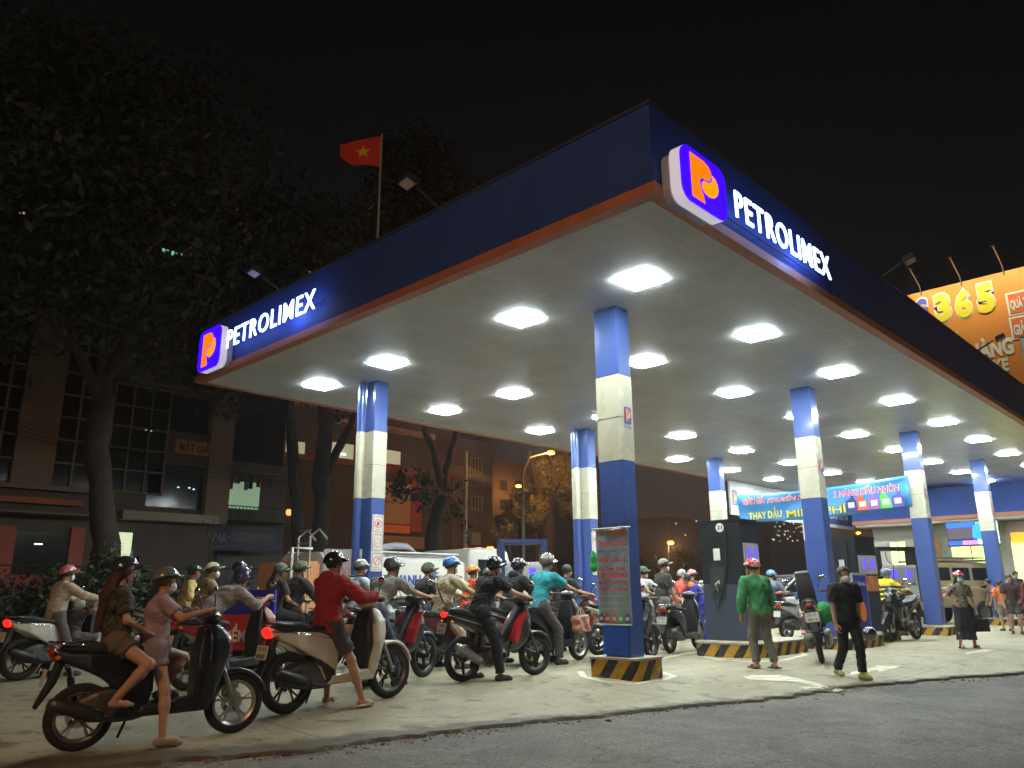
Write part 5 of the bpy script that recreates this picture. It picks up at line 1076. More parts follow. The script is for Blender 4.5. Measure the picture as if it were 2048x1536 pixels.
y0, z1 = S(1838, 1106); y1, z0 = S(1862, 1116); a = MB(); a.box(-.05, -.021, y1, y0, z0, z1); nb_ = a.obj('small_sign', DKB, sh); text('sign_text', 'WC', (-.052, (y0 + y1) / 2, (z0 + z1) / 2), (0, -1, 0), (0, 0, 1), (y0 - y1) * .5, (z1 - z0) * .5, WHO, nb_)
y0, z1 = S(2022, 1066); y1, z0 = S(2110, 1083); a = MB(); a.box(-.12, -.075, y1, y0, z0, z1); a.obj('orange_lightbox', mat('orange_lit', (.8, .4, .02), .4, emit=(1, .42, .0), es=1.0), sh)
# LED screen
def led(px0, px1, py0, py1, label, cells):
    y0, z1 = S(px0, py0, 1.3); y1, z0 = S(px1, py1, 1.3); r0 = empty('led_screen', (XS - 1.35, (y0 + y1) / 2 + 6, 0)); tag(r0, label, 'screen'); W = y0 - y1; Hh = z1 - z0
    a = MB(); a.box(-.02, .1, -W / 2 - .04, W / 2 + .04, z0 - .04, z1 + .04); a.obj('housing', PB, r0)
    for (a0, a1, b0, b1, col, es, nm) in cells:
        m_ = mat('led_%02x%02x%02x_%d' % (*[int(c * 255) for c in col], int(es * 10)), (.02, .02, .02), .4, emit=col, es=es * 1.6); q = MB(); q.box(-.026, -.021, W / 2 - a1 * W, W / 2 - a0 * W, z1 - b1 * Hh, z1 - b0 * Hh); q.obj(nm, m_, r0)
    return r0, W, z1, Hh
r1, W1, z11, H1 = led(1829, 1862, 1050, 1090, 'narrow price screen with green rows left of the column', [(.05, .95, .03, .20, (.9, .25, 1), 1.5, 'title_bar'), (.6, .95, .22, .32, (1, .2, .1), 1, 'price_row'), (.1, .95, .34, .48, (0, .9, .2), 1, 'price_row'), (.1, .95, .52, .66, (0, .9, .2), 1, 'price_row'), (.1, .95, .70, .83, (0, .9, .2), 1, 'price_row'), (.05, .3, .86, .97, (.05, .15, 1), 1.2, 'ticker'), (.3, .97, .86, .97, (.9, .2, .9), 1.2, 'ticker')])
r2, W2, z12, H2 = led(1893, 2002, 1046, 1088, 'wide bright advertising screen above the shop doors', [(.0, .55, .04, .24, (.0, .10, 1), 1.6, 'title_bar'), (.0, .50, .26, .72, (.09, .06, .10), .8, 'picture_area'), (.50, .58, .26, .78, (.0, .05, 1), 1.6, 'side_bar'), (.0, .28, .80, .97, (.0, .08, 1), 1.4, 'ticker'), (.28, .58, .80, .97, (.8, .2, .8), 1.2, 'ticker'), (.585, 1, .04, .97, (.55, .95, 1), 1.5, 'advert_area')])
a = MB()
for k in range(3): a.prism([(-.35 + .1 * k, -.2), (.0, -.35), (.1, .1), (-.1, .4), (-.3, .2)], (-.03, -W2 * (.18 + .11 * k), z12 - H2 * .45), (0, -1, 0), (0, 0, 1), (-1, 0, 0), .002)
a.obj('advert_shape', mat('led_teal', (.02, .02, .02), .4, emit=(.0, .55, .75), es=1.2), r2)
# orange lamp by the shop, fence hydrant etc.
# ================================================================== tan jeep
def jeep():
    TAN = mat('jeep_tan', (.34, .26, .14), .35, coat=.5, var=.05); P = GD(1868, 26.0); r0 = empty('jeep', P, R(172)); r0.rotation_euler[2] = R(155); tag(r0, 'tan boxy jeep with spare wheel on its back by the shop', 'jeep')
    b = prof([(-2.05, .55), (1.95, .55), (2.05, .75), (2.0, 1.12), (.95, 1.2), (-2.05, 1.22)], .86, .06, .03, 1); sdf_obj('body', b, TAN, r0)
    c = prof([(-2.02, 1.15), (.90, 1.15), (.60, 1.95), (.45, 2.02), (-1.98, 2.02), (-2.05, 1.9)], lambda X, Z: .82 - .06 * np.clip(Z - 1.2, 0, 1), .05, .03, 1); sdf_obj('cabin', c, TAN, r0)
    a = MB(); a.box(-2.0, .4, -.80, .80, 2.03, 2.10, bev=.02); a.obj('roof', TAN, r0)
    for s in (1, -1):
        for x0, x1 in ((-1.85, -1.15), (-1.0, -.25), (-.12, .50)): a = MB(); a.prism(rrect(x1 - x0, .46, .06, 3), ((x0 + x1) / 2, s * .795, 1.60), (1, 0, 0), (0, 0, 1), (0, s * 1.0, 0), .012); a.obj('window', GLASSD, r0)
        for x in (-1.35, 1.30):
            w_ = MB(); w_.lathe([(.22, -.11), (.36, -.12), (.385, -.05), (.385, .05), (.36, .12), (.22, .11)], (x, s * .78, .385), 'y', 28); wo = w_.obj('wheel', RUBBER, r0, auto=40); w_ = MB(); w_.lathe([(0, .06 * s), (.10, .08 * s), (.22, .05 * s), (.23, .1 * s)], (x, s * .78, .385), 'y', 20); w_.obj('rim', ALU, wo, auto=40)
    a = MB(); a.prism(rrect(1.3, .5, .06, 3), (-2.075, 0, 1.62), (0, -1, 0), (0, 0, 1), (-1, 0, 0), .012); a.obj('rear_window', GLASSD, r0); a = MB(); a.prism(rrect(1.4, .55, .05, 3), (.78, 0, 1.58), (0, 1, 0), (-.35, 0, .94), (.94, 0, .35), .02); a.obj('windscreen', GLASSD, r0)
    w_ = MB(); w_.lathe([(0, -.1), (.30, -.1), (.36, -.07), (.37, 0), (.36, .07), (.30, .1), (0, .1)], (-2.22, .1, 1.22), 'x', 28); w_.obj('spare_wheel', RUBBER, r0, auto=40)
    a = MB(); a.box(-2.14, -2.05, -.8, .8, .5, .68, bev=.02); a.box(2.0, 2.12, -.8, .8, .5, .68, bev=.02); a.obj('bumper', BLACKP, r0)
    for s in (1, -1): a = MB(); a.box(-2.08, -2.06, s * .72 - .06, s * .72 + .06, .85, 1.05); a.obj('tail_light', TAIL_OFF, r0)
    a = MB(); [a.tube([(x, -.7, 2.16), (x, .7, 2.16)], .02, 6) for x in (-1.8, -1.0, -.2)]; [a.tube([(-1.9, y, 2.16), (-.1, y, 2.16)], .02, 6) for y in (-.7, .7)]; a.obj('roof_rack', BLACKP, r0, auto=40)
jeep()
def car(P, yaw, col, label, H=1.55):
    r0 = empty('car', P, R(yaw)); tag(r0, label, 'car', 'cars behind the pumps'); m_ = cmat(col, 'paint')
    sdf_obj('body', prof([(-2.1, .30), (2.1, .30), (2.15, .6), (2.0, .82), (1.1, .95), (-1.9, 1.0), (-2.15, .85)], .84, .08, .03, 2), m_, r0)
    sdf_obj('cabin', prof([(-2.0, .9), (1.15, .9), (.45, H - .08), (.1, H), (-1.5, H), (-1.9, 1.3)], lambda X, Z: .80 - .12 * np.clip((Z - .9) / .6, 0, 1), .07, .03, 1), GLASSD, r0)
    a = MB(); a.box(-1.5, .15, -.66, .66, H - .03, H + .02, bev=.02); a.obj('roof', m_, r0)
    for s in (1, -1):
        a = MB()
        for p, q in (((-1.85, 1.0), (-1.45, H - .02)), ((-.55, .95), (-.6, H - .02)), ((1.1, .95), (.2, H - .02))): a.tube([(p[0], s * .81, p[1]), (q[0], s * .69, q[1])], .03, 6)
        a.obj('pillar', m_, r0, auto=40)
        for x in (-1.3, 1.3):
            w_ = MB(); w_.lathe([(.2, -.1), (.30, -.1), (.325, 0), (.30, .1), (.2, .1)], (x, s * .78, .325), 'y', 24); wo = w_.obj('wheel', RUBBER, r0, auto=40); w_ = MB(); w_.lathe([(0, .08 * s), (.2, .06 * s)], (x, s * .78, .325), 'y', 16); w_.obj('rim', ALU, wo)
        a = MB(); a.box(2.02, 2.14, s * .62 - .15, s * .62 + .15, .62, .78, bev=.02); a.obj('headlight', HEADL, r0); a = MB(); a.box(-2.15, -2.05, s * .65 - .14, s * .65 + .14, .72, .86, bev=.02); a.obj('tail_light', TAIL_OFF, r0)
        a = MB(); a.box(.85, .98, s * .86 - .0, s * .86 + s * .16, .98, 1.1, bev=.02) if s > 0 else a.box(.85, .98, -1.02, -.86, .98, 1.1, bev=.02); a.obj('door_mirror', m_, r0)
car(GD(1590, 25.5), 150, (.42, .42, .41), 'silver car seen behind the man in green', 1.62)
car(GD(1640, 29), 150, (.02, .02, .022), 'black car farther back behind the blue column', 1.85)
# ================================================================== tanker truck
def truck():
    TW = mat('truck_white', (.62, .60, .54), .4, var=.1, nscale=1.5); y0 = 17.3
    pa = onY(615, 1200, y0); pb_ = onY(935, 1180, y0); r0 = empty('tanker_truck', ((pa.x + pb_.x) / 2, y0 + 1.2, 0)); tag(r0, 'white municipal tanker truck with blue lettering behind the riders', 'truck'); L_ = pb_.x - pa.x; x0, x1 = -L_ / 2, L_ / 2
    zt = onY(800, 1107, y0).z; zb = onY(800, 1180, y0).z; zb = min(zb, zt - 1.3)
    fl = MB(); P = rrect(2.3, zt - zb, .5, 8); fl.prism(P, (x0 + .5, 0, (zt + zb) / 2), (0, 1, 0), (0, 0, 1), (1, 0, 0), L_ - .6); fl.obj('tank', TW, r0, auto=40)
    a = MB(); a.box(x0 + .5, x1 - .1, -1.17, -1.13, zb + .18, zt - .22); sp_ = a.obj('side_panel', mat('tank_panel', (.66, .63, .54), .4, var=.08, nscale=1), r0)
    text('side_text', 'THÀNH PHỐ XANH SẠCH ĐẸP', ((x0 + x1) / 2 + .3, -1.175, (zt + zb) / 2 - .02), (1, 0, 0), (0, 0, 1), L_ * .82, (zt - zb) * .38, mat('truck_blue_text', (.04, .06, .32), .5), sp_, .055)
    a = MB(); a.tube([(x0 + .6, -1.0, zt + .03), (x1 - .2, -1.0, zt + .03)], .04, 8); a.tube([(x0 + .6, .9, zt + .03), (x1 - .2, .9, zt + .03)], .04, 8); a.obj('top_rail', ALU, r0, auto=40)
    a = MB(); a.tube([(-L_ * .05, -.3, zt + .14), (L_ * .12, -.35, zt + .26), (L_ * .2, -.3, zt + .26), (L_ * .30, -.2, zt + .05)], [.10, .10, .09, .03], 12); a.obj('hose_tube', mat('grey_hose', (.35, .37, .4), .5), r0, auto=40)
    a = MB(); a.box(x0 + .2, x1 + 2.2, -.45, .45, .55, .85); a.obj('chassis', BLACKP, r0)
    la = MB(); lx = x0 + .1
    for dy in (-1.0, -.45): la.tube([(lx, dy, .7), (lx, dy, zt + .35), (lx + .25, dy, zt + .55), (lx + .5, dy, zt + .3)], .03, 8)
    for k in range(7): la.tube([(lx, -1.0, .8 + k * .32), (lx, -.45, .8 + k * .32)], .02, 6)
    la.tube([(lx - .55, -1.1, .7), (lx - .55, -1.1, zt + .05), (lx, -1.1, zt + .05)], .05, 8); la.obj('ladder', ALU, r0, auto=40)
    a = MB(); a.box(x0 - .2, x0 + .45, -1.0, 1.0, zb - .2, zt - .25, bev=.05); a.obj('rear_cover', mat('truck_orange', (.6, .25, .1), .5), r0)
    cx = x1 + .15; cz = onY(1030, 1098, y0).z; CW = 1.9
    c = prof([(cx, .55), (cx + CW, .55), (cx + CW + .05, 1.3), (cx + CW - .18, cz - .1), (cx + CW - .45, cz), (cx + .1, cz), (cx, cz - .15)], 1.12, .12, .04, 1); sdf_obj('cab', c, TW, r0)
    for s in (-1, 1): a = MB(); a.prism([(cx + .35, cz - 1.05), (cx + CW - .12, cz - 1.05), (cx + CW - .35, cz - .35), (cx + .35, cz - .35)], (0, s * 1.12, 0), (1, 0, 0), (0, 0, 1), (0, s, 0), .015); a.obj('window', GLASSD, r0)
    a = MB(); a.prism(rrect(1.9, .8, .08, 4), (cx + CW - .03, 0, cz - .72), (0, 1, 0), (-.2, 0, .98), (.98, 0, .2), .03); a.obj('windscreen', GLASSD, r0)
    lm = mat('cab_lamp_orange', (.8, .3, .05), .3, emit=(1, .35, .05), es=2.5)
    for k in range(3): a = MB(); a.box(cx + CW - .6, cx + CW - .45, -.7 + k * .55, -.5 + k * .55, cz + .01, cz + .08, bev=.02); a.obj('roof_lamp', lm, r0)
    for x in (x0 + 1.2, x0 + 2.5, cx + 1.0):
        for s in (-1, 1): w_ = MB(); w_.lathe([(0, -.13), (.3, -.14), (.5, -.12), (.52, 0), (.5, .12), (.3, .14), (0, .13)], (x, s * 1.0, .52), 'y', 28); w_.obj('wheel', RUBBER, r0, auto=40)
truck()
# poster stand behind the red jacket rider
P = GD(682, 14.8); r0 = empty('poster_board', P, R(-35)); tag(r0, 'faded oil change poster leaning on the piped column', 'poster'); a = MB(); a.box(-.42, .42, -.02, .02, .3, 2.0); a.obj('poster_sheet', mat('poster_faded', (.42, .40, .42), .5, var=.2, nscale=3), r0)
for k, (tx, z, hh) in enumerate((('GIẢM GIÁ', 1.82, .12), ('10.000Đ', 1.58, .17), ('THAY DẦU', 1.32, .12), ('MIỄN PHÍ', 1.05, .16))): text('poster_text', tx, (0, -.022, z), (1, 0, 0), (0, 0, 1), .66, hh, mat('faded_red', (.55, .2, .16), .5), r0, .015)
# shop sign box "DIEM BAN"
P = GD(487, 11.6); r0 = empty('sign_box', P, R(-52)); tag(r0, 'blue and red roadside sign board beside the stooping rider', 'sign'); a = MB(); a.box(-.42, .42, -.05, .05, .35, .86, bev=.01); a.obj('red_panel', mat('sign_red', (.45, .03, .02), .4), r0); a = MB(); a.box(-.42, .42, -.052, .052, .862, 1.22, bev=.01); a.obj('blue_panel', mat('sign_blue', (.02, .02, .28), .4), r0)
text('sign_text', 'ĐIỂM BÁN', (0, -.055, .60), (1, 0, 0), (0, 0, 1), .74, .26, WHO, r0, .03); text('sign_text', 'XĂNG', (.2, -.056, 1.08), (1, 0, 0), (0, 0, 1), .3, .10, mat('sign_pink_text', (.5, .1, .15), .5), r0, .02)
# ================================================================== flag
yp = onX(755, 487, CX0 + 1.2); P = Vector((CX0 + 1.2, yp.y, ZT)); ztop = onX(757, 278, CX0 + 1.2).z
r0 = empty('flagpole', P); tag(r0, 'thin flagpole rising behind the left fascia', 'flagpole'); a = MB(); a.tube([(0, 0, -.3), (0, 0, ztop - ZT + .05)], .022, 8); a.obj('pole', mat('pole_pale', (.35, .3, .28), .5), r0, auto=40)
fz = ztop - ZT; Wf, Hf = .88, .66; V = []; nx, ny = 24, 12
uf = Vector((-.55, .83, 0)).normalized()
for j in range(ny + 1):
    for i in range(nx + 1):
        a_, b_ = i / nx, j / ny; p = uf * (a_ * Wf * (1 - .06 * b_)) + Vector((0, 0, fz - b_ * Hf * (1 - .5 * a_ ** 1.5) - a_ * .04 + .03 * math.sin(a_ * 7))) + Vector((.83, .55, 0)) * .06 * math.sin(a_ * 8 + b_ * 2) * a_; V.append(p + P)
mb = MB(); mb.add(V, [(j * (nx + 1) + i, j * (nx + 1) + i + 1, (j + 1) * (nx + 1) + i + 1, (j + 1) * (nx + 1) + i) for j in range(ny) for i in range(nx)])
fo = mb.obj('flag', mat('flag_red', (.62, .035, .015), .7, var=.15, nscale=3), auto=180); tag(fo, 'red flag with a yellow star flying above the canopy', 'flag')
def fpt(a_, b_): return uf * (a_ * Wf * (1 - .06 * b_)) + Vector((0, 0, fz - b_ * Hf * (1 - .5 * a_ ** 1.5) - a_ * .04 + .03 * math.sin(a_ * 7))) + Vector((.83, .55, 0)) * (.06 * math.sin(a_ * 8 + b_ * 2) * a_) + P
st = []
for k in range(10):
    rr = .26 if k % 2 == 0 else .10; an_ = R(90 + 36 * k); st.append((.42 + rr * math.cos(an_) * .75, .5 - rr * math.sin(an_)))
for sd in (-1, 1):
    mb = MB(); nn = uf.cross(Vector((0, 0, 1))).normalized() * .006 * sd; cpt = fpt(.42, .5) + nn; mb.add([cpt] + [fpt(*q) + nn for q in st], [(0, 1 + k, 1 + (k + 1) % 10) for k in range(10)]); mb.obj('star', mat('star_yellow', (.75, .5, .03), .7), fo)
# ================================================================== billboard
Xb = 46.0
b0 = onX(1809, 592, Xb); b1 = onX(2048, 527, Xb); u_ = (b1 - b0); 
n_pl = None
bb = empty('billboard', (Xb, 0, 0)); tag(bb, 'huge floodlit orange advertising billboard above the canopy', 'billboard'); ORB = mat('billboard_orange', (.70, .27, .04), .6, var=.06, nscale=.3)
yL = b0.y; zT = b0.z; D = Vector((0, -1, 0)); WBB = 24.0; HBB = 12.5; slope = 0
def Bp(px, py): v = onX(px, py, Xb); return v
a = MB(); a.box(0, .4, yL - WBB, yL, zT - HBB, zT); a.obj('face_panel', ORB, bb)
def btext(tx, pxa, pxb, pya, pyb, m_, bold=.04, lift=.03, tag_='billboard_text'):
    A, B_ = Bp(pxa, pya), Bp(pxb, pyb); return text(tag_, tx, (0, (A.y + B_.y) / 2, (A.z + B_.z) / 2), (0, -1, 0), (0, 0, 1), abs(A.y - B_.y), abs(A.z - B_.z), m_, bb, bold, 0, lift)
GR = bpy.data.materials.new('digits_gradient'); GR.use_nodes = True
def _():
    n = GR.node_tree; t = n.nodes.new('ShaderNodeTexCoord'); s = n.nodes.new('ShaderNodeSeparateXYZ'); r = n.nodes.new('ShaderNodeValToRGB'); n.links.new(t.outputs['Generated'], s.inputs[0]); n.links.new(s.outputs[2], r.inputs[0]); n.links.new(r.outputs[0], n.nodes['Principled BSDF'].inputs[0]); el = r.color_ramp.elements
    el[0].color = (.6, .05, .03, 1); el[1].color = (.75, .65, .03, 1); q = el.new(.5); q.color = (.8, .3, .03, 1); el[0].position = .1; el[2].position = .8
_()
BWH = mat('billboard_white', (.75, .8, .72), .6); BBL = mat('billboard_blue', (.08, .1, .6), .6)
for dx, ch, dy in ((0, 'G', 14), ):
    btext('G', 1826, 1862, 598 + 0, 640, BWH, .12, .02); btext('G', 1829, 1859, 601, 637, BBL, .05, .06)
A_ = [(1866, 1906, 592, 640, '3'), (1906, 1948, 584, 632, '6'), (1950, 1994, 572, 622, '5')]
for x0_, x1_, y0_, y1_, ch in A_: btext(ch, x0_ - 3, x1_ + 3, y0_ - 3, y1_ + 3, BWH, .12, .02); btext(ch, x0_, x1_, y0_, y1_, GR, .06, .06)
btext('GIẢM GIÁ', 1840, 1925, 676, 690, BWH, .02); btext('HÀNG', 1935, 2030, 683, 707, BWH, .05); btext('BIKE', 1965, 2020, 724, 741, BWH, .05)
OR3 = mat('billboard_dark_orange', (.65, .16, .04), .6)
for (x0_, y0_, x1_, y1_, tx) in ((2010, 588, 2090, 618, 'QUÀ TẶNG'), (2017, 636, 2100, 666, 'GIẢM 50%')):
    A, B_ = Bp(x0_, y0_), Bp(x1_, y1_); a = MB(); a.box(-.03, -.001, B_.y, A.y, B_.z, A.z); fr = a.obj('text_box', BWH, bb); a = MB(); a.box(-.05, -.031, B_.y + .1, A.y - .1, B_.z + .1, A.z - .1); a.obj('text_box_fill', OR3, fr); btext(tx, x0_ + 8, x1_ - 8, y0_ + 8, y1_ - 6, BWH, .04, .07)
A, B_ = Bp(2040, 676), Bp(2070, 722); a = MB(); a.box(-.03, -.001, B_.y, A.y, B_.z, A.z); a.obj('phone_picture', mat('phone_pic', (.3, .5, .6), .5, var=.4, nscale=2), bb)
for k in range(8):
    yy = yL - .9 - k * 2.05; r0 = empty('billboard_lamp', (Xb - .1, yy, zT)); tag(r0, f'lamp on an arm above the orange billboard, {ordn[k]} from its corner', 'lamp', 'lamps along the billboard top')
    a = MB(); a.tube([(.1, 0, -.2), (-.1, 0, .3), (-1.5, .0, 1.0)], .035, 6); a.obj('arm', ALU, r0); a = MB(); a.box(-1.68, -1.46, -.12, .12, .93, 1.0, bev=.02); a.obj('lamp_head', DALU, r0)
    ld = bpy.data.lights.new('billboard_spot', 'SPOT'); ld.energy = 420; ld.color = (1, .88, .62); ld.spot_size = R(125); ld.spot_blend = .8; ld.shadow_soft_size = .15; lo = bpy.data.objects.new('billboard_spot', ld); COL.objects.link(lo); lo.parent = r0; lo.location = (-1.6, 0, .85); lo.rotation_euler = (0, R(-30), 0)
for yy in (yL - 2, yL - 9, yL - 16): 
    pass
a = MB(); [a.box(.45, .75, yL - q - .3, yL - q, 0, zT - .5) for q in (1, 8, 15, 22)]; a.obj('support_post', GREASY, bb)
# ================================================================== street background
WALLB = mat('plaster_brown', (.085, .065, .045), .8, var=.25, nscale=.6); FRM = mat('window_frame_tan', (.16, .12, .08), .7); DKG = mat('night_glass', (.012, .017, .015), .12, var=0)
def box_on(par, nm, m_, Y, px0, py0, px1, py1, y_out=.05, y_in=0, base=None, bev=0):
    A, B_ = onY(px0, py0, Y), onY(px1, py1, Y); ox, oy = (par.location.x, par.location.y) if par else (0, 0)
    a = MB(); z0 = B_.z if base is None else base; a.box(A.x - ox, B_.x - ox, Y - y_out - oy, Y - y_in - oy, z0, A.z); return a.obj(nm, m_, par)
def bldg(Y, px0, px1, pyt, depth, label, m_, name='building'):
    A, B_ = onY(px0, 1000, Y), onY(px1, 1000, Y); zt = onY((px0 + px1) / 2, pyt, Y).z; r0 = empty(name, ((A.x + B_.x) / 2, Y, 0)); tag(r0, label, 'building', 'buildings across the street'); w_ = (B_.x - A.x) / 2
    a = MB(); a.box(-w_, w_, 0, depth, -.2, zt); a.obj('wall', m_, r0); return r0
def grid_window(par, Y, x0, x1, z0, z1, nc, nr, glass=DKG, fm=FRM, t=.06, po=.10):
    ox, oy = par.location.x, par.location.y; a = MB(); a.box(x0 - ox, x1 - ox, Y - .02 - oy, Y - .003 - oy, z0, z1); g = a.obj('window', glass, par); a = MB(); yy0, yy1 = Y - po - oy, Y - .021 - oy
    for i in range(nc + 1): x = x0 + (x1 - x0) * i / nc - ox; a.box(x - t / 2, x + t / 2, yy0, yy1, z0 - t / 2, z1 + t / 2)
    for j in range(nr + 1): z = z0 + (z1 - z0) * j / nr; a.box(x0 - ox, x1 - ox, yy0 + .004, yy1 - .001, z - t / 2 + .001, z + t / 2 - .001)
    a.obj('frame', fm, g); return g
Y1 = 26.0
B1 = bldg(Y1, -90, 432, 470, 9, 'large dark building with gridded window wall at the far left', WALLB)
z_ = lambda py, px, Y: onY(px, py, Y).z
xa = onY(-90, 900, Y1).x; xb_ = onY(78, 900, Y1).x; zc0, zc1 = z_(972, 100, Y1), z_(560, 100, Y1)
grid_window(B1, Y1, xa, xb_ - .0, zc0, zc1, 4, 9); x2, x3 = onY(98, 900, Y1).x, onY(196, 900, Y1).x; grid_window(B1, Y1, x2, x3, zc0, zc1, 2, 9)
x4, x5 = onY(215, 900, Y1).x, onY(330, 900, Y1).x; grid_window(B1, Y1, x4, x5, zc0, z_(760, 200, Y1), 3, 5)
box_on(B1, 'pier', FRM, Y1, 80, 560, 97, 975, .22, .003); box_on(B1, 'band', FRM, Y1, -90, 968, 225, 984, .3, .003); box_on(B1, 'sign_band', mat('band_red', (.28, .08, .035), .7, var=.3, nscale=1), Y1, -90, 985, 160, 1014, .25, .003)
box_on(B1, 'ledge', FRM, Y1, -90, 1022, 180, 1034, .8, .003); box_on(B1, 'shop_window', DKG, Y1, 18, 1062, 140, 1148, .12, .003); box_on(B1, 'red_frame', mat('frame_red', (.3, .05, .03), .6), Y1, 140, 1055, 152, 1180, .2, .003); box_on(B1, 'red_frame', MATS['frame_red'], Y1, -20, 1050, 10, 1190, .2, .003); box_on(B1, 'red_dado', mat('dado_red', (.25, .03, .025), .7, var=.3), Y1, -60, 1150, 90, 1185, .15, .003)
box_on(B1, 'shop_lamp', mat('tube_lit', (.9, .9, .9), .4, emit=(.9, 1, .8), es=2), Y1, 66, 1087, 82, 1090, .14, .121)
b = box_on(B1, 'lit_poster', mat('poster_lit', (.8, .85, .7), .5, emit=(.62, .72, .42), es=.95), Y1, 217, 1064, 257, 1120, .10, .003); 
for k in range(3): A = onY(224, 1086 + k * 6, Y1); B_ = onY(245, 1088 + k * 6, Y1); a = MB(); a.box(A.x - B1.location.x, B_.x - B1.location.x, -.106, -.101, B_.z, A.z); a.obj('poster_mark', mat('poster_red', (.8, .1, .06), .5, emit=(.8, .12, .06), es=.5), b)
# right part of the left building: framed dark openings
box_on(B1, 'opening', DKG, Y1, 345, 790, 422, 872, .02, .003); box_on(B1, 'opening', DKG, Y1, 300, 925, 410, 1020, .02, .003); box_on(B1, 'pier', FRM, Y1, 424, 770, 444, 1050, .35, .003); box_on(B1, 'beam', FRM, Y1, 255, 762, 424, 785, .2, .003)
s_ = box_on(B1, 'sign_band', mat('sign_ochre', (.34, .19, .06), .7), Y1, 345, 880, 424, 916, .3, .003); A, B_ = onY(352, 888, Y1), onY(420, 903, Y1); text('sign_text', 'MẮT GIẤY', ((A.x + B_.x) / 2 - B1.location.x, -.305, (A.z + B_.z) / 2 ), (1, 0, 0), (0, 0, 1), B_.x - A.x, .42, TXTBLK, s_, .02)
box_on(B1, 'balcony_wall', mat('plaster_grey', (.30, .24, .18), .8, var=.2, nscale=1), Y1, 235, 1022, 424, 1050, .5, .003); box_on(B1, 'shopfront', mat('shutter_brown', (.08, .062, .05), .8, var=.15), Y1, 262, 1062, 400, 1180, .05, .003)
for k, (px_, py_) in enumerate(((355, 975), (377, 976), (386, 979), (290, 860), (300, 862))):
    A = onY(px_, py_, Y1); a = MB(); a.lathe([(0, -.03), (.05, 0), (0, .03)], (A.x - B1.location.x, -.06, A.z), 'z', 8); a.obj('inner_lamp', mat('far_lamp_white', (.8, .9, 1), .4, emit=(.7, .85, 1), es=1.2), B1)
# set-back house with lit balcony
Y2 = 29.0
B2 = bldg(Y2, 425, 572, 925, 8, 'narrow house with laundry on a greenish lit balcony', mat('plaster_dark', (.12, .12, .11), .8, var=.2)); LG = mat('balcony_glow', (.5, .7, .5), .6, emit=(.30, .46, .30), es=.55); LG2 = mat('balcony_glow_bright', (.6, .9, .6), .6, emit=(.55, .85, .45), es=1.0)
box_on(B2, 'lit_window', LG2, Y2, 431, 931, 456, 950, .04, .003); box_on(B2, 'lit_room', LG, Y2, 428, 956, 450, 1010, .03, .003); box_on(B2, 'lit_room', LG, Y2, 453, 960, 516, 1020, .035, .003); box_on(B2, 'louvre', mat('louvre_green', (.18, .2, .12), .7), Y2, 458, 935, 560, 952, .05, .003)
box_on(B2, 'balcony_slab', FRM, Y2, 424, 1042, 555, 1050, 1.0, .003)
rl = MB(); 
for k in range(18): A = onY(428 + k * 7.4, 1010, Y2 - 1); rl.tube([(A.x - B2.location.x, -.98, z_(1044, 480, Y2 - 1)), (A.x - B2.location.x, -.98, z_(1012, 480, Y2 - 1))], .012, 4)
A, B_ = onY(426, 1012, Y2 - 1), onY(560, 1012, Y2 - 1); rl.tube([(A.x - B2.location.x, -.98, z_(1012, 480, Y2 - 1)), (B_.x - B2.location.x, -.98, z_(1012, 480, Y2 - 1))], .02, 5); rl.obj('balcony_railing', BLACKP, B2)
rng = random.Random(4)
for k, px_ in enumerate(range(434, 548, 8)):
    A, B_ = onY(px_, 950, Y2 - .6), onY(px_ + rng.uniform(4, 7), 960 + rng.uniform(2, 22), Y2 - .6); a = MB(); a.box(A.x, B_.x, Y2 - .62, Y2 - .59, B_.z, A.z); a.prism([(0, 0), (B_.x - A.x, 0), ((B_.x - A.x) * 1.3, -.25), (-(B_.x - A.x) * .3, -.25)], (A.x, Y2 - .60, A.z), (1, 0, 0), (0, 0, 1), (0, 1, 0), .02)
    o = a.obj('laundry', cmat([(.05, .05, .09), (.12, .05, .04), (.04, .12, .3), (.03, .03, .03), (.16, .12, .09)][k % 5])); tag(o, f'hanging garment, {["first","second","third","fourth","fifth","sixth","seventh","eighth","ninth","tenth","eleventh","twelfth","thirteenth","fourteenth","fifteenth"][k]} along the lit balcony line', 'laundry', 'laundry on the balcony')
sb = box_on(B2, 'sign_board', mat('sign_navy', (.02, .03, .09), .5), Y2 - 1, 420, 1054, 556, 1104, .1, 0)
for tx, px0_, px1_, py0_, py1_ in (('NHA', 416, 450, 1064, 1086), ('-', 453, 458, 1073, 1076), ('NGOM', 462, 504, 1064, 1086), ('KINH', 506, 540, 1065, 1086), ('CHUYÊN MẮT KÍNH THỜI TRANG', 424, 518, 1091, 1097)):
    A, B_ = onY(px0_, py0_, Y2 - 1), onY(px1_, py1_, Y2 - 1); text('sign_text', tx, ((A.x + B_.x) / 2 - B2.location.x, -1.105, (A.z + B_.z) / 2), (1, 0, 0), (0, 0, 1), abs(B_.x - A.x), abs(A.z - B_.z), mat('sign_grey_text', (.2, .2, .17), .6), sb, .02)
box_on(B2, 'roller_shutter', mat('shutter_grey', (.10, .09, .10), .6, var=.2), Y2, 432, 1105, 560, 1200, .08, .003)
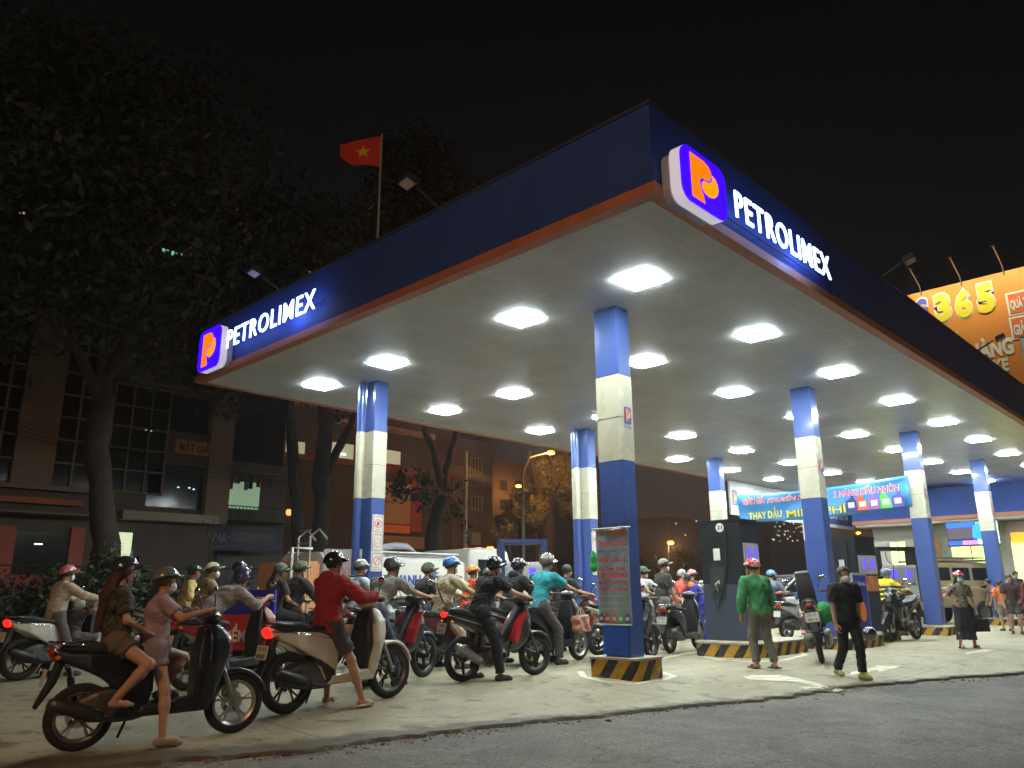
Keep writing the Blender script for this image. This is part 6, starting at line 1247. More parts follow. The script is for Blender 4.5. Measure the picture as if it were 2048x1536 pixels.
# middle building with red band and pale rooftop billboard
Y3 = 33.0
B3 = bldg(Y3, 560, 905, 835, 9, 'wide building with dark red band and lit upper floor', mat('plaster_umber', (.065, .048, .042), .8, var=.25, nscale=.5))
LW = mat('office_glow', (.6, .7, .6), .5, emit=(.40, .50, .34), es=.5)
for x0_, x1_ in ((572, 608), (640, 706), (762, 800), (800, 850)): box_on(B3, 'window', LW if x0_ < 790 else mat('dim_glass', (.05, .06, .06), .2, var=0), Y3, x0_, 880 if x0_ < 700 else 898, x1_, 912 + (x0_ - 560) * .09, .03, .003)
box_on(B3, 'red_band', mat('band_dark_red', (.16, .015, .018), .6), Y3, 562, 915, 905, 950, .25, .003)
A = onY(668, 914, Y3); a = MB(); a.box(A.x - B3.location.x - .5, A.x - B3.location.x + .5, -.3, -.27, A.z + .1, A.z + .2); a.obj('tube_lamp', MATS['tube_lit'], B3)
A, B_ = onY(770, 937, Y3), onY(800, 952, Y3); text('sign_text', 'CHI LĂNG', ((A.x + B_.x) / 2 - B3.location.x, -.255, (A.z + B_.z) / 2 + .15), (1, 0, 0), (0, 0, 1), 2.4, .55, mat('faint_red_text', (.35, .06, .05), .5), B3, .02)
bp_ = box_on(B3, 'rooftop_billboard', mat('billboard_pale', (.36, .24, .2), .7, var=.1), Y3 - 1, 672, 836, 866, 880, .2, 0); A, B_ = onY(700, 850, Y3 - 1), onY(850, 868, Y3 - 1); text('sign_text', 'PHỞ HỒNG - MINH PHƯƠNG', ((A.x + B_.x) / 2 - B3.location.x, -1.205, (A.z + B_.z) / 2), (1, 0, 0), (0, 0, 1), B_.x - A.x, .5, mat('dim_brown_text', (.12, .07, .06), .6), bp_, .03)
bp_ = box_on(B3, 'wall_poster', mat('poster_tan', (.40, .26, .19), .7, var=.15, nscale=1), Y3, 742, 962, 815, 1050, .3, .003)
for tx, py0_, py1_, m_ in (('GIÁ SỐC', 975, 990, TXTBLK), ('020 683 5288', 1001, 1010, TXTBLK)): A, B_ = onY(762, py0_, Y3), onY(800, py1_, Y3); text('sign_text', tx, ((A.x + B_.x) / 2 - B3.location.x, -.305, (A.z + B_.z) / 2), (1, 0, 0), (0, 0, 1), B_.x - A.x, abs(A.z - B_.z), mat('poster_grey_text', (.1, .07, .07), .6), bp_, .03)
LR = mat('red_shop_glow', (.5, .1, .03), .6, emit=(.55, .09, .02), es=.14); box_on(B3, 'red_lit_panel', LR, Y3, 744, 1048, 812, 1068, .34, .003); box_on(B3, 'lower_fascia', mat('fascia_tan', (.3, .19, .13), .7), Y3, 742, 1070, 840, 1098, .35, .003); box_on(B3, 'red_column', mat('col_red', (.3, .04, .03), .6), Y3, 816, 960, 834, 1065, .36, .003)
for x0_ in (576, 589, 652): A = onY(x0_, 1025, Y3); a = MB(); a.box(A.x - B3.location.x - .14, A.x - B3.location.x + .14, -.1, -.05, A.z - .14, A.z + .14, bev=.05); a.obj('lantern', mat('lantern_lit', (.9, .5, .2), .5, emit=(1, .5, .15), es=1.3), B3)
# townhouse
Y4 = 35.0
B4 = bldg(Y4, 905, 985, 880, 8, 'narrow townhouse with tall shuttered windows beside the street lamp', mat('plaster_sepia', (.16, .12, .085), .8, var=.2, nscale=1))
for py0_, py1_ in ((915, 950), (992, 1020)):
    A, B_ = onY(942, py0_, Y4), onY(962, py1_, Y4); grid_window(B4, Y4, A.x, B_.x, B_.z, A.z, 3, 1, mat('dim_glass2', (.06, .05, .04), .2), mat('frame_light', (.42, .32, .22), .7), .06)
box_on(B4, 'cornice', FRM, Y4, 938, 962, 972, 968, .4, .003); box_on(B4, 'cornice', FRM, Y4, 938, 1052, 985, 1058, .3, .003); box_on(B4, 'shop_sign', mat('sign_green_pale', (.35, .4, .25), .6), Y4, 938, 1065, 956, 1090, .25, .003)
B5 = bldg(48.0, 985, 1180, 935, 9, 'dim brown row houses beyond the orange street lamps', mat('plaster_dusk', (.045, .032, .025), .9, var=.3, nscale=.4))
for i in range(6):
    for j in range(3):
        box_on(B5, 'window', DKG, 48.0, 1000 + i * 30, 960 + j * 38, 1014 + i * 30, 982 + j * 38, .05, .003)
B6 = bldg(40.0, 1128, 1200, 1035, 7, 'orange lit stall fronts behind the piped column', mat('plaster_orange', (.5, .22, .08), .8)) if False else None
# distant tower with lit windows
Yt = 120.0
TB = bldg(Yt, 1530, 1625, 1012, 20, 'distant dark apartment tower with scattered lit windows', mat('tower_dark', (.05, .03, .02), .9, var=.1, nscale=.05), 'apartment_tower')
rng = random.Random(11); LWn = [mat('far_window_%d' % k, (.5, .45, .3), .5, emit=c, es=1.0) for k, c in enumerate(((1, .75, .5), (.9, .85, .7), (.8, .45, .25)))]
for k in range(46):
    px_, py_ = rng.uniform(1545, 1612), rng.uniform(1030, 1085); A = onY(px_, py_, Yt); a = MB(); w_ = rng.uniform(.18, .42); a.box(A.x - TB.location.x - w_, A.x - TB.location.x + w_, -.2, -.01, A.z - rng.uniform(.25, .5), A.z); a.obj('window', rng.choice(LWn), TB)
TB2 = bldg(Yt, 1338, 1402, 1036, 20, 'distant dark tower block beyond the orange lamp', MATS['tower_dark'], 'apartment_tower')
for px_, py_ in ((1351, 1047), (1392, 1042), (1370, 1070)): A = onY(px_, py_, Yt); a = MB(); a.box(A.x - TB2.location.x - .22, A.x - TB2.location.x + .22, -.2, -.01, A.z - .25, A.z + .2); a.obj('window', LWn[1], TB2)
TB3 = bldg(60.0, 560, 655, 500, 12, 'tall pale tower faintly lit above the left fascia', mat('tower_pale', (.25, .2, .16), .9, var=.2, nscale=.2), 'apartment_tower')
for k in range(5): box_on(TB3, 'window', mat('tower_glow', (.5, .4, .3), .5, emit=(.5, .36, .25), es=.45), 60.0, 566 + k * 12, 543 - k * 2, 574 + k * 12, 580, .06, .003)
# windows glimpsed through the tree at left
TB4 = bldg(70.0, -60, 420, 330, 12, 'dark high block behind the big tree with few lit windows', mat('tower_black', (.02, .02, .018), .9), 'apartment_tower')
for px_, py_, w_, c_ in ((38, 428, .9, 0), (42, 455, .9, 0), (25, 487, 1.0, 0), (238, 528, .5, 1), (236, 545, .5, 1), (345, 508, 1.0, 2), (150, 465, .4, 1)): A = onY(px_, py_, 70.0); a = MB(); a.box(A.x - TB4.location.x - w_, A.x - TB4.location.x + w_, -.2, -.01, A.z - .22, A.z + .22); a.obj('window', mat('glimpse_%d' % c_, (.5, .5, .4), .5, emit=((.45, .4, .2), (.4, .6, .3), (.25, .8, .6))[c_], es=.7), TB4)
# boundary wall, fence rail
bw = MB(); bw.box(-8, 16, 21.0, 21.25, -.1, .85); o_ = bw.obj('boundary_wall', mat('wall_dark', (.16, .12, .08), .9, var=.3, nscale=1)); tag(o_, 'low dark boundary wall behind the left queue', 'wall')
fn = empty('fence', (4, 21, .85)); tag(fn, 'thin dark railing on top of the boundary wall', 'fence'); a = MB(); a.tube([(-12, .1, 1.0), (12, .1, 1.0)], .02, 5); a.tube([(-12, .1, .1), (12, .1, .1)], .02, 5); a.obj('rail', BLACKP, fn); a = MB(); [a.tube([(-12 + k * .25, .1, 0), (-12 + k * .25, .1, 1.0)], .008, 4) for k in range(97)]; a.obj('baluster', BLACKP, fn)
# ------------------------------------------------------------------ street lamps
SOD = mat('sodium_lamp', (1, .5, .1), .4, emit=(1.0, .27, .015), es=7)
def street_lamp(P, H, arm, label, power, r=.16, size=1.0, colr=(1, .42, .10)):
    r0 = empty('street_lamp', P); tag(r0, label, 'street lamp', 'orange street lamps'); arm = Vector(arm); a = MB(); a.tube([(0, 0, 0), (0, 0, H * .85), Vector((0, 0, H * .95)) + arm * .25, Vector((0, 0, H)) + arm * .9], [.09 * size, .06 * size, .05 * size, .04 * size], 10); a.obj('pole', mat('pole_grey', (.25, .24, .22), .6), r0, auto=40)
    f = Field([-.3] * 3, [.3] * 3, .03); c = Vector((0, 0, H)) + arm; f.ell((0, 0, 0), (.22, .22, .10)); V, Q = f.mesh(); me = mesh_from('lamp_head', V, Q, SOD, True); me.transform(Matrix.Scale(r / .16, 4)); o = link('lamp_head', me, r0); o.location = c
    if power:
        ld = bpy.data.lights.new('lamp_light', 'POINT'); ld.energy = power; ld.color = colr; ld.shadow_soft_size = .3; lo = bpy.data.objects.new('lamp_light', ld); COL.objects.link(lo); lo.parent = r0; lo.location = c - Vector((0, 0, .35))
P = onY(1047, 1115, 24.0); base = Vector((P.x, 24.0, 0)); hd_ = onY(1101, 905, 24.0); street_lamp(base, hd_.z, (hd_.x - P.x, 0, 0), 'tall orange street lamp glowing just under the canopy edge', 1000, .15)
P = onY(1073, 1110, 46.0); hd_ = onY(1037, 972, 46.0); street_lamp(Vector((P.x, 46.0, 0)), hd_.z, (hd_.x - P.x, 0, 0), 'smaller orange street lamp farther down the street', 800, .2)
P = onY(1345, 1150, 62.0); hd_ = onY(1345, 1085, 62.0); street_lamp(Vector((P.x - .8, 62.0, 0)), hd_.z, (.8, 0, 0), 'distant orange street lamp beyond the pumps', 9000, .36)
P = onY(1727, 1150, 44.0); hd_ = onY(1727, 1067, 44.0); street_lamp(Vector((P.x - 1, 44.0, 0)), hd_.z, (1.0, 0, 0), 'orange lamp seen left of the shop', 700, .25)
P = onY(96, 1250, 19.5); hd_ = onY(96, 1210, 19.5); street_lamp(Vector((P.x, 19.5, 0)), hd_.z, (0, -.05, 0), 'small low garden lamp glowing by the wall at far left', 12, .10, .4)
street_lamp(Vector((-4.6, 1.2, -.12)), 7.0, (1.3, .5, 0), 'added warm street lamp, out of view behind the camera', 1150, colr=(1, .56, .25))  # unseen warm lamp added to light the near riders and the road
led_ = empty('street_lamp', (-9, -10, -.12)); tag(led_, 'added tall white street lamp, out of view behind the camera', 'street lamp', 'added lamps out of view'); a = MB(); a.tube([(0, 0, 0), (0, 0, 9), (1.2, 1.2, 9.4)], [.1, .06, .04], 10); a.obj('pole', MATS['pole_grey'], led_, auto=40); a = MB(); a.box(1.0, 1.7, 1.1, 1.4, 9.35, 9.45, bev=.02); a.obj('lamp_head', mat('added_white_lamp', (.9, .9, 1), .4, emit=(.75, .85, 1), es=20), led_); ld = bpy.data.lights.new('lamp_light', 'POINT'); ld.energy = 700; ld.color = (.72, .84, 1); ld.shadow_soft_size = .3; lo = bpy.data.objects.new('lamp_light', ld); COL.objects.link(lo); lo.parent = led_; lo.location = (1.4, 1.25, 9.2)  # unseen white lamp added to brighten the blue fascia and the road
pq = onY(930, 1110, 26); up_ = empty('utility_pole', (pq.x, 26, 0)); tag(up_, 'pale slender utility pole before the townhouse', 'pole'); a = MB(); a.tube([(0, 0, 0), (0, 0, onY(940, 905, 26).z)], [.11, .08], 10); a.obj('pole', mat('pole_concrete', (.4, .36, .3), .8), up_)
cw = MB(); zz = onY(940, 950, 26).z
for k in range(4): cw.tube([(pq.x + (20 * (i / 10) if True else 0), 26 + 3 * (i / 10), zz + k * .13 - 1.2 * math.sin(math.pi * i / 10) ) for i in range(11)], .012, 4); cw.tube([(pq.x - 22 * (i / 10), 26 - 1 * (i / 10), zz + k * .13 - 1.4 * math.sin(math.pi * i / 10) ) for i in range(11)], .012, 4)
tag(cw.obj('overhead_cable', BLACKP), 'thin overhead wires strung from the utility pole', 'cable', kind='thing')
# ------------------------------------------------------------------ trees and shrubs
BARK = mat('bark', (.034, .026, .019), .95, var=.35, nscale=5, bump=.8, bscale=18)
def leafm(nm, c, c2=None):
    if nm in MATS: return MATS[nm]
    m = mat(nm, c, .6, var=.5, nscale=1.2); return m
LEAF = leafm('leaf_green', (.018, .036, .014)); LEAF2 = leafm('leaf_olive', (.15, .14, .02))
def tree(name, base, trunk, crowns, nleaf, lsz, label, lm=LEAF, seed=1, cat='tree', group='trees along the street'):
    """trunk: list of polylines [(point, radius)...]; crowns: ellipsoids (centre, radii)"""
    rg = np.random.RandomState(seed); r0 = empty(name, base); tag(r0, label, cat, group); b_ = Vector(base); a = MB()
    for pl_ in trunk:
        pts = [Vector(p[0]) - b_ for p in pl_]; rr = [p[1] for p in pl_]; P2 = []; R2 = []
        for i in range(len(pts) - 1):
            for t in (0, .33, .66): P2.append(pts[i].lerp(pts[i + 1], t) + Vector(rg.randn(3)) * rr[i] * .18 * (1 if (i or t) else 0)); R2.append((rr[i] + (rr[i + 1] - rr[i]) * t) * (1 + rg.randn() * .06))
        P2.append(pts[-1]); R2.append(rr[-1]); a.tube(P2, R2, 12)
    a.obj('trunk', BARK, r0, auto=80)
    # leaf clumps spread through the crown volume
    N = nleaf; tot = sum(c[1][0] * c[1][1] * c[1][2] for c in crowns); VV = []; k = 0
    for c, rad in crowns:
        n_ = int(N * rad[0] * rad[1] * rad[2] / tot); ncl = max(12, n_ // 45); cl = rg.randn(ncl, 3); cl /= np.linalg.norm(cl, axis=1)[:, None]; cl *= (rg.rand(ncl, 1) ** .45); cl = cl * np.array(rad)
        ctr = cl[rg.randint(0, ncl, n_)]; p = ctr + rg.randn(n_, 3) * np.array(rad).mean() * .13; p += np.array(list(Vector(c) - b_))
        d1 = rg.randn(n_, 3); d1 /= np.linalg.norm(d1, axis=1)[:, None]; d2 = np.cross(d1, rg.randn(n_, 3)); d2 /= np.linalg.norm(d2, axis=1)[:, None]; s = lsz * (0.6 + rg.rand(n_, 1) * .8)
        VV.append(np.stack([p - d1 * s, p + d2 * s * .45, p + d1 * s, p - d2 * s * .45], 1).reshape(-1, 3))
    V = np.concatenate(VV); Q = np.arange(len(V)).reshape(-1, 4); link('crown', mesh_from('crown', V, Q, lm), r0); return r0
def onYv(px, py, Y): return onY(px, py, Y)
def T_(px, py, Y): return tuple(onY(px, py, Y))
Yt1 = 19.5; g_ = onY(215, 1225, Yt1); gx_ = (g_.x, Yt1, 0)
tree('tree', gx_, [[((g_.x, Yt1, 0), .36), (T_(212, 1090, Yt1), .30), (T_(203, 960, Yt1), .26), (T_(198, 860, Yt1), .25), (T_(205, 790, Yt1), .22)], [(T_(203, 800, Yt1), .17), (T_(165, 720, Yt1), .12), (T_(120, 600, Yt1), .08)], [(T_(205, 790, Yt1), .18), (T_(245, 700, Yt1), .13), (T_(290, 560, Yt1), .08), (T_(330, 400, Yt1), .05)], [(T_(203, 780, Yt1), .13), (T_(215, 620, Yt1), .1), (T_(190, 420, Yt1), .06)]],
     [(T_(170, 430, Yt1), (3.9, 3.2, 4.0)), (T_(60, 250, Yt1 + 1), (3.6, 3, 3.4)), (T_(330, 330, Yt1), (2.9, 2.6, 3.6)), (T_(250, 640, Yt1), (2.1, 1.8, 1.6)), (T_(20, 560, Yt1), (1.9, 1.6, 1.9))], 17000, .13, 'massive dark street tree spreading over the left side', seed=2)
Yt2 = 24; g_ = onY(618, 1200, Yt2)
tree('tree', (g_.x, Yt2, 0), [[((g_.x - .1, Yt2, 0), .3), (T_(596, 1040, Yt2), .24), (T_(588, 930, Yt2), .20), (T_(580, 800, Yt2), .16)], [((g_.x + .15, Yt2, 0), .34), (T_(640, 1100, Yt2), .32), (T_(640, 960, Yt2), .30), (T_(655, 860, Yt2), .26), (T_(640, 740, Yt2), .2)], [(T_(650, 960, Yt2), .2), (T_(690, 870, Yt2), .14), (T_(720, 800, Yt2), .1)]],
     [(T_(600, 560, Yt2), (4.2, 3, 3.2)), (T_(480, 700, Yt2), (2.4, 2, 2.0)), (T_(690, 790, Yt2), (1.5, 1.3, 1.0))], 9000, .14, 'twin trunked dark tree behind the first piped column', seed=3)
Yt3 = 26; g_ = onY(872, 1200, Yt3)
tree('tree', (g_.x, Yt3, 0), [[((g_.x, Yt3, 0), .42), (T_(868, 1110, Yt3), .36), (T_(875, 1020, Yt3), .32), (T_(888, 960, Yt3), .24)], [(T_(885, 970, Yt3), .2), (T_(868, 900, Yt3), .17), (T_(845, 850, Yt3), .13), (T_(800, 790, Yt3), .1)], [(T_(888, 965, Yt3), .2), (T_(905, 900, Yt3), .16), (T_(915, 850, Yt3), .12), (T_(930, 780, Yt3), .08)]],
     [(T_(850, 980, Yt3), (1.5, 1.2, 1.0)), (T_(905, 1010, Yt3), (1.0, 1.0, .9)), (T_(840, 420, Yt3), (2.9, 2.4, 4.0)), (T_(930, 1060, Yt3), (.5, .5, .5))], 9500, .13, 'forked leafy tree between tanker and buildings', seed=4)
Yt4 = 27; g_ = onY(1097, 1200, Yt4)
tree('tree', (g_.x, Yt4, 0), [[((g_.x, Yt4, 0), .48), (T_(1097, 1100, Yt4), .44), (T_(1092, 1030, Yt4), .40), (T_(1090, 1000, Yt4), .34)], [(T_(1085, 1010, Yt4), .2), (T_(1072, 960, Yt4), .13), (T_(1060, 900, Yt4), .08)], [(T_(1095, 1010, Yt4), .22), (T_(1120, 960, Yt4), .14), (T_(1150, 890, Yt4), .08)], [(T_(1092, 1000, Yt4), .15), (T_(1100, 940, Yt4), .1), (T_(1095, 880, Yt4), .06)]],
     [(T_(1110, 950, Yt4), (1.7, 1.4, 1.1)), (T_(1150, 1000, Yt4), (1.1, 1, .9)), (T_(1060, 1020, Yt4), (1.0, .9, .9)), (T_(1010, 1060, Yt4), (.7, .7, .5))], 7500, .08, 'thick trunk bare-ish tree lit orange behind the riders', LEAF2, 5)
Yt5 = 38; g_ = onY(1042, 1180, Yt5)
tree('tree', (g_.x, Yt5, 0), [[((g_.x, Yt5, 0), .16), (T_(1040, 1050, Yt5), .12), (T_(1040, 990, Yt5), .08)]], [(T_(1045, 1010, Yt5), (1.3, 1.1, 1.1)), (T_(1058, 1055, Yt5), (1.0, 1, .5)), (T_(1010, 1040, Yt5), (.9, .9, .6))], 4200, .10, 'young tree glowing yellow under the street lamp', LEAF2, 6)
Yt6 = 58; g_ = onY(1375, 1180, Yt6)
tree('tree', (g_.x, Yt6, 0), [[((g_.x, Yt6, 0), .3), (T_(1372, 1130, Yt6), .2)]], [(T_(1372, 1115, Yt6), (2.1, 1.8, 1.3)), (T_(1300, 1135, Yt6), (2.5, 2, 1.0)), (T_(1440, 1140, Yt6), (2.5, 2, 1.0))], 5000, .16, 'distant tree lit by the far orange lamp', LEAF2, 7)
for k, (px_, pyt, Y_, wd_) in enumerate(((188, 1110, 17.5, 1.0), (130, 1150, 18.5, 1.1), (40, 1160, 18.5, 1.3), (330, 1165, 19.0, .9))):
    g_ = onY(px_, 1250, Y_); zt_ = onY(px_, pyt, Y_).z; tree('shrub', (g_.x, Y_, 0), [[((g_.x, Y_, 0), .05), ((g_.x, Y_, zt_ * .6), .02)]], [((g_.x, Y_, zt_ * .55), (wd_, .8, zt_ * .5))], 2600, .07, ['tall bush growing behind the woman in pink helmet', 'ragged green bush beside the far left rider', 'dark low bush at the far left edge', 'dark bush behind the capped riders'][k], leafm('leaf_bush', (.024, .045, .013)), 20 + k, 'shrub', 'shrubs along the wall')
g_ = onY(425, 1200, 20.5); tree('small_tree', (g_.x, 20.5, 0), [[((g_.x, 20.5, 0), .03), (T_(420, 1080, 20.5), .02), (T_(405, 1040, 20.5), .01)], [(T_(420, 1120, 20.5), .02), (T_(440, 1050, 20.5), .008)], [(T_(420, 1100, 20.5), .015), (T_(430, 1030, 20.5), .006)]], [(T_(420, 1060, 20.5), (.5, .4, .4))], 60, .05, 'bare thin sapling before the navy shop sign', LEAF, 31)
# ================================================================== bikes, riders and people
def pos(px, py=None, D=None): return G(px, py) if D is None else GD(px, D)
BLK, DRED, SIL, WHT = (.012, .012, .014), (.18, .012, .015), (.50, .49, .44), (.66, .63, .56)
CAMO = camo('camo_cloth', (.20, .18, .10), (.08, .08, .04), (.36, .31, .18)); CAMOH = camo('camo_helmet', (.10, .11, .07), (.04, .05, .03), (.2, .2, .13)); PATT = camo('patterned_blouse', (.14, .11, .09), (.30, .25, .2), (.05, .04, .04))
STRH = camo('striped_helmet_red_white', (.55, .02, .02), (.6, .55, .5), (.55, .02, .02))
# --- near black scooter with two young women
b = bike('scooter', pos(150, 1503), 462, 'black scooter with two young women, nearest to the road', (.010, .010, .016), scale=.97, hint=-14)
rider(b, 'woman in pink t-shirt and grey helmet steadying the near black scooter', seat_x=.54, lift=-.09, lean=0, head=(8, 2), s=.87, top=(.33, .22, .25), sleeve='short', bottom=(.22, .17, .19), legs='tiny', helmet=(.13, .15, .14), mask=(.74, .73, .71), shoe=(.32, .26, .16), feet=((.66, .10, .345), (.62, -.26, -.0)), female=True, hair='pony', haircol=('brown', (.05, .025, .012)), res=.010, fx=.0)
rider(b, 'woman with long brown hair and dark cap sitting behind on the near scooter', seat_x=.22, lift=-.01, lean=-2, head=(-8, 8), s=.88, top=None, topmat=camo('dark_print_cloth', (.03, .028, .025), (.075, .055, .035), (.012, .02, .022)), sleeve='short', bottom=(.13, .10, .07), legs='tiny', helmet=(.03, .035, .045), shoes=None, hands=((.45, .12, .98), (.42, -.14, .95)), feet=((.34, .22, .32), (.22, -.24, .34)), female=True, hair='long', haircol=('auburn', (.065, .028, .012)), res=.010, curl='relax', spine=2)
# --- silver scooter far left with child
b = bike('sh', pos(34, 1361), 212, 'silver scooter at the far left carrying a woman and a child', SIL, scale=1.0, lit=True)
rider(b, 'woman in beige jacket, pink helmet and white mask on the silver scooter', seat_x=.42, lean=6, head=(0, 5), s=.90, top=(.46, .38, .28), sleeve='long', bottom=(.10, .09, .09), helmet=(.55, .18, .17), mask=(.74, .73, .71), female=True, jacket=True, res=.013)
rider(b, 'small child in white and grey helmet standing in front of the pink helmeted woman', seat_x=.72, lift=-.30, lean=4, head=(-15, 8), s=.66, top=(.05, .05, .06), bottom=(.1, .1, .1), helmet=(.45, .46, .46), hstyle='full', hands=((.92, .16, 1.06), (.92, -.16, 1.06)), feet=((.72, .1, .36), (.74, -.1, .36)), res=.012)
# --- red scooter, stooping rider in grey
b = bike('scooter', pos(372, D=9.7), 545, 'dark red scooter with a stooping rider in grey', (.20, .014, .012), scale=1.0)
rider(b, 'man in long grey shirt and blue helmet stooping over the red scooter', seat_x=.18, lean=42, head=(-8, 40), s=1.02, top=(.25, .23, .225), sleeve='long', bottom=(.05, .05, .06), helmet=(.05, .05, .10), hair='short', res=.013, spine=14)
b = bike('cub', pos(330, D=11.8), 500, 'dark motorbike under the rider in white cap and camouflage', BLK)
rider(b, 'person in white cap, mask and camouflage jacket', seat_x=.42, lean=8, head=(-5, 5), s=.98, topmat=CAMO, top=None, sleeve='long', bottom=(.06, .06, .05), helmet=(.60, .55, .42), hstyle='cap', mask=(.74, .73, .71), res=.015, jacket=True)
b = bike('cub', pos(290, D=13.6), 450, 'motorbike with round mirrors behind the camouflage rider', (.1, .1, .1))
rider(b, 'rider in yellow jacket and dark green helmet behind the white capped rider', seat_x=.55, lean=6, head=(15, 0), s=1.0, top=(.42, .32, .12), sleeve='long', helmet=(.01, .04, .035), res=.017)
b = bike('cub', pos(395, D=12.4), 550, 'motorbike half hidden behind the stooping rider', (.05, .05, .05))
rider(b, 'rider in glossy black and white helmet behind the stooping man', seat_x=.45, lean=4, head=(-12, 5), s=1.0, top=(.06, .06, .07), sleeve='long', helmet=(.012, .012, .014), mask=(.74, .73, .71), res=.016)
b = bike('cub', pos(530, D=12.2), 660, 'dark motorbike carrying a couple in camouflage helmets', BLK, lit=True)
rider(b, 'woman in dark top with patterned helmet and brown hair, behind the driver', seat_x=.08, lean=3, head=(-25, 8), s=.94, top=(.03, .035, .03), helmet=CAMOH, mask=(.35, .28, .2), hands=((.35, .16, 1.0), (.35, -.16, 1.0)), feet=((.36, .22, .32), (.36, -.22, .32)), female=True, hair='long', haircol=('chestnut', (.07, .035, .015)), res=.016)
rider(b, 'man in black jacket and camouflage helmet driving the couple', seat_x=.42, lean=6, head=(-20, 5), s=1.0, top=(.03, .03, .025), sleeve='long', helmet=CAMOH, res=.016, jacket=True)
# --- white scooter, red jacket
b = bike('sh', pos(570, 1428), 776, 'big white scooter with glowing tail light ridden by a man in red jacket', (.60, .53, .42), scale=1.02, lit=True, hint=-6, plate=('29-X1', '204.81'))
rider(b, 'man in hooded red jacket, dark shorts and glossy black helmet on the white scooter', seat_x=.48, lift=-.03, lean=0, head=(-6, 4), s=.91, top=(.30, .014, .016), sleeve='long', bottom=(.05, .055, .06), legs='shorts', helmet=(.010, .012, .014), shoe=(.58, .42, .22), shoes='sandal', jacket='hood', res=.010, fx=.22, fy=.27)
b['side'] = 1
# --- grey tee on dark scooter
b = bike('cub', pos(726, D=9.9), 846, 'dark motorbike with tall front shield ahead of the white scooter', (.03, .03, .05), accent=(.35, .02, .02), scale=1.04)
rider(b, 'man in light grey t-shirt and grey cap helmet reaching to his handlebar', seat_x=.14, lean=10, head=(-10, 6), s=.99, top=(.27, .29, .28), bottom=(.05, .06, .09), helmet=(.10, .105, .10), res=.011, spine=8)
b = bike('scooter', pos(655, D=12.4), 790, 'scooter hidden behind the red jacketed man', (.1, .1, .12))
bp = rider(b, 'rider in pale blue t-shirt carrying a dark teal backpack', seat_x=.42, lean=6, head=(-10, 0), s=1.03, top=(.42, .50, .56), bottom=(.06, .06, .08), helmet=(.17, .19, .18), res=.014)
def backpack(p, col, label):
    r0 = empty('backpack', mw=p['M']); tag(r0, label, 'backpack'); f = Field([-1.5, -.6, .5], [1.5, .6, 1.9], .014); c = p['chest'] - p['fw'] * .22 - p['up'] * .06; f.ell(c, (.12, .16, .25), [list(p['fw']), list(p['ss']), list(p['up'])]); f.ell(c - p['fw'] * .08 - p['up'] * .10, (.08, .12, .12), [list(p['fw']), list(p['ss']), list(p['up'])], .03); sdf_obj('bag_body', f, cmat(col), r0)
    a = MB()
    for s in (1, -1): o_ = p['ss'] * s * .10; a.tube([c + o_ + p['up'] * .2, p['nb'] + o_ + p['up'] * .035 - p['fw'] * .03, p['nb'] + o_ * 1.2 - p['up'] * .04 + p['fw'] * .12, p['chest'] + o_ * 1.3 + p['fw'] * .13, p['chest'] + o_ * 1.4 - p['up'] * .14 + p['fw'] * .02, c + o_ * 1.1 - p['up'] * .18], .014, 6)
    a.obj('shoulder_strap', BLACKP, r0, auto=40)
backpack(bp, (.03, .08, .08), 'dark teal backpack on the pale blue t-shirt rider')
b = bike('scooter', pos(795, D=13.6), 915, 'dark scooter of the rider in black t-shirt before the tanker text', BLK)
rider(b, 'rider in black t-shirt, camouflage helmet and blue mask before the tanker lettering', seat_x=.40, lean=14, head=(-15, 12), s=1.03, top=(.018, .02, .025), bottom=(.05, .05, .07), helmet=CAMOH, mask=(.12, .3, .55), res=.013)
b = bike('scooter', pos(850, D=12.1), 985, 'maroon scooter of the man with crossbody bag', (.10, .012, .02), plate=('29-Y3', '771.20'))
p9 = rider(b, 'man in cream t-shirt and blue helmet with a brown crossbody bag', seat_x=.30, lean=8, head=(-8, 6), s=1.06, top=(.52, .46, .32), bottom=(.38, .30, .22), helmet=(.03, .14, .42), mask=(.74, .73, .71), res=.011)
def strap(p, label, col, side=1, bag=True):
    r0 = empty('crossbody_bag', mw=p['M']); tag(r0, label, 'bag'); a = MB(); k = p['s']; s = p['ss'] * side; nb, ch, pe, fw, up = p['nb'], p['chest'], p['pel'], p['fw'], p['up']
    pts = [nb + s * .11 * k + up * .02 * k, ch + s * .06 * k - fw * .145 * k, ch - up * .12 * k - s * .06 * k - fw * .15 * k, pe + up * .10 * k - s * .13 * k - fw * .09 * k, pe + up * .06 * k - s * .16 * k, pe + up * .12 * k - s * .10 * k + fw * .13 * k, ch + fw * .15 * k, nb + s * .10 * k + fw * .07 * k, nb + s * .11 * k + up * .02 * k]
    for i in range(len(pts) - 1):
        d = (pts[i + 1] - pts[i]); 
    a.tube(pts, .014, 6); a.obj('bag_strap', cmat(col), r0, auto=60)
    if bag: f = Field([-1.5, -.8, .3], [1.5, .8, 1.9], .012); f.ell(pe + up * .05 * k - s * .19 * k - fw * .02, (.10, .045, .075), [list(fw), list(s), list(up)]); sdf_obj('bag_body', f, cmat(col), r0)
strap(p9, 'brown crossbody bag worn by the man in cream t-shirt', (.10, .06, .035))
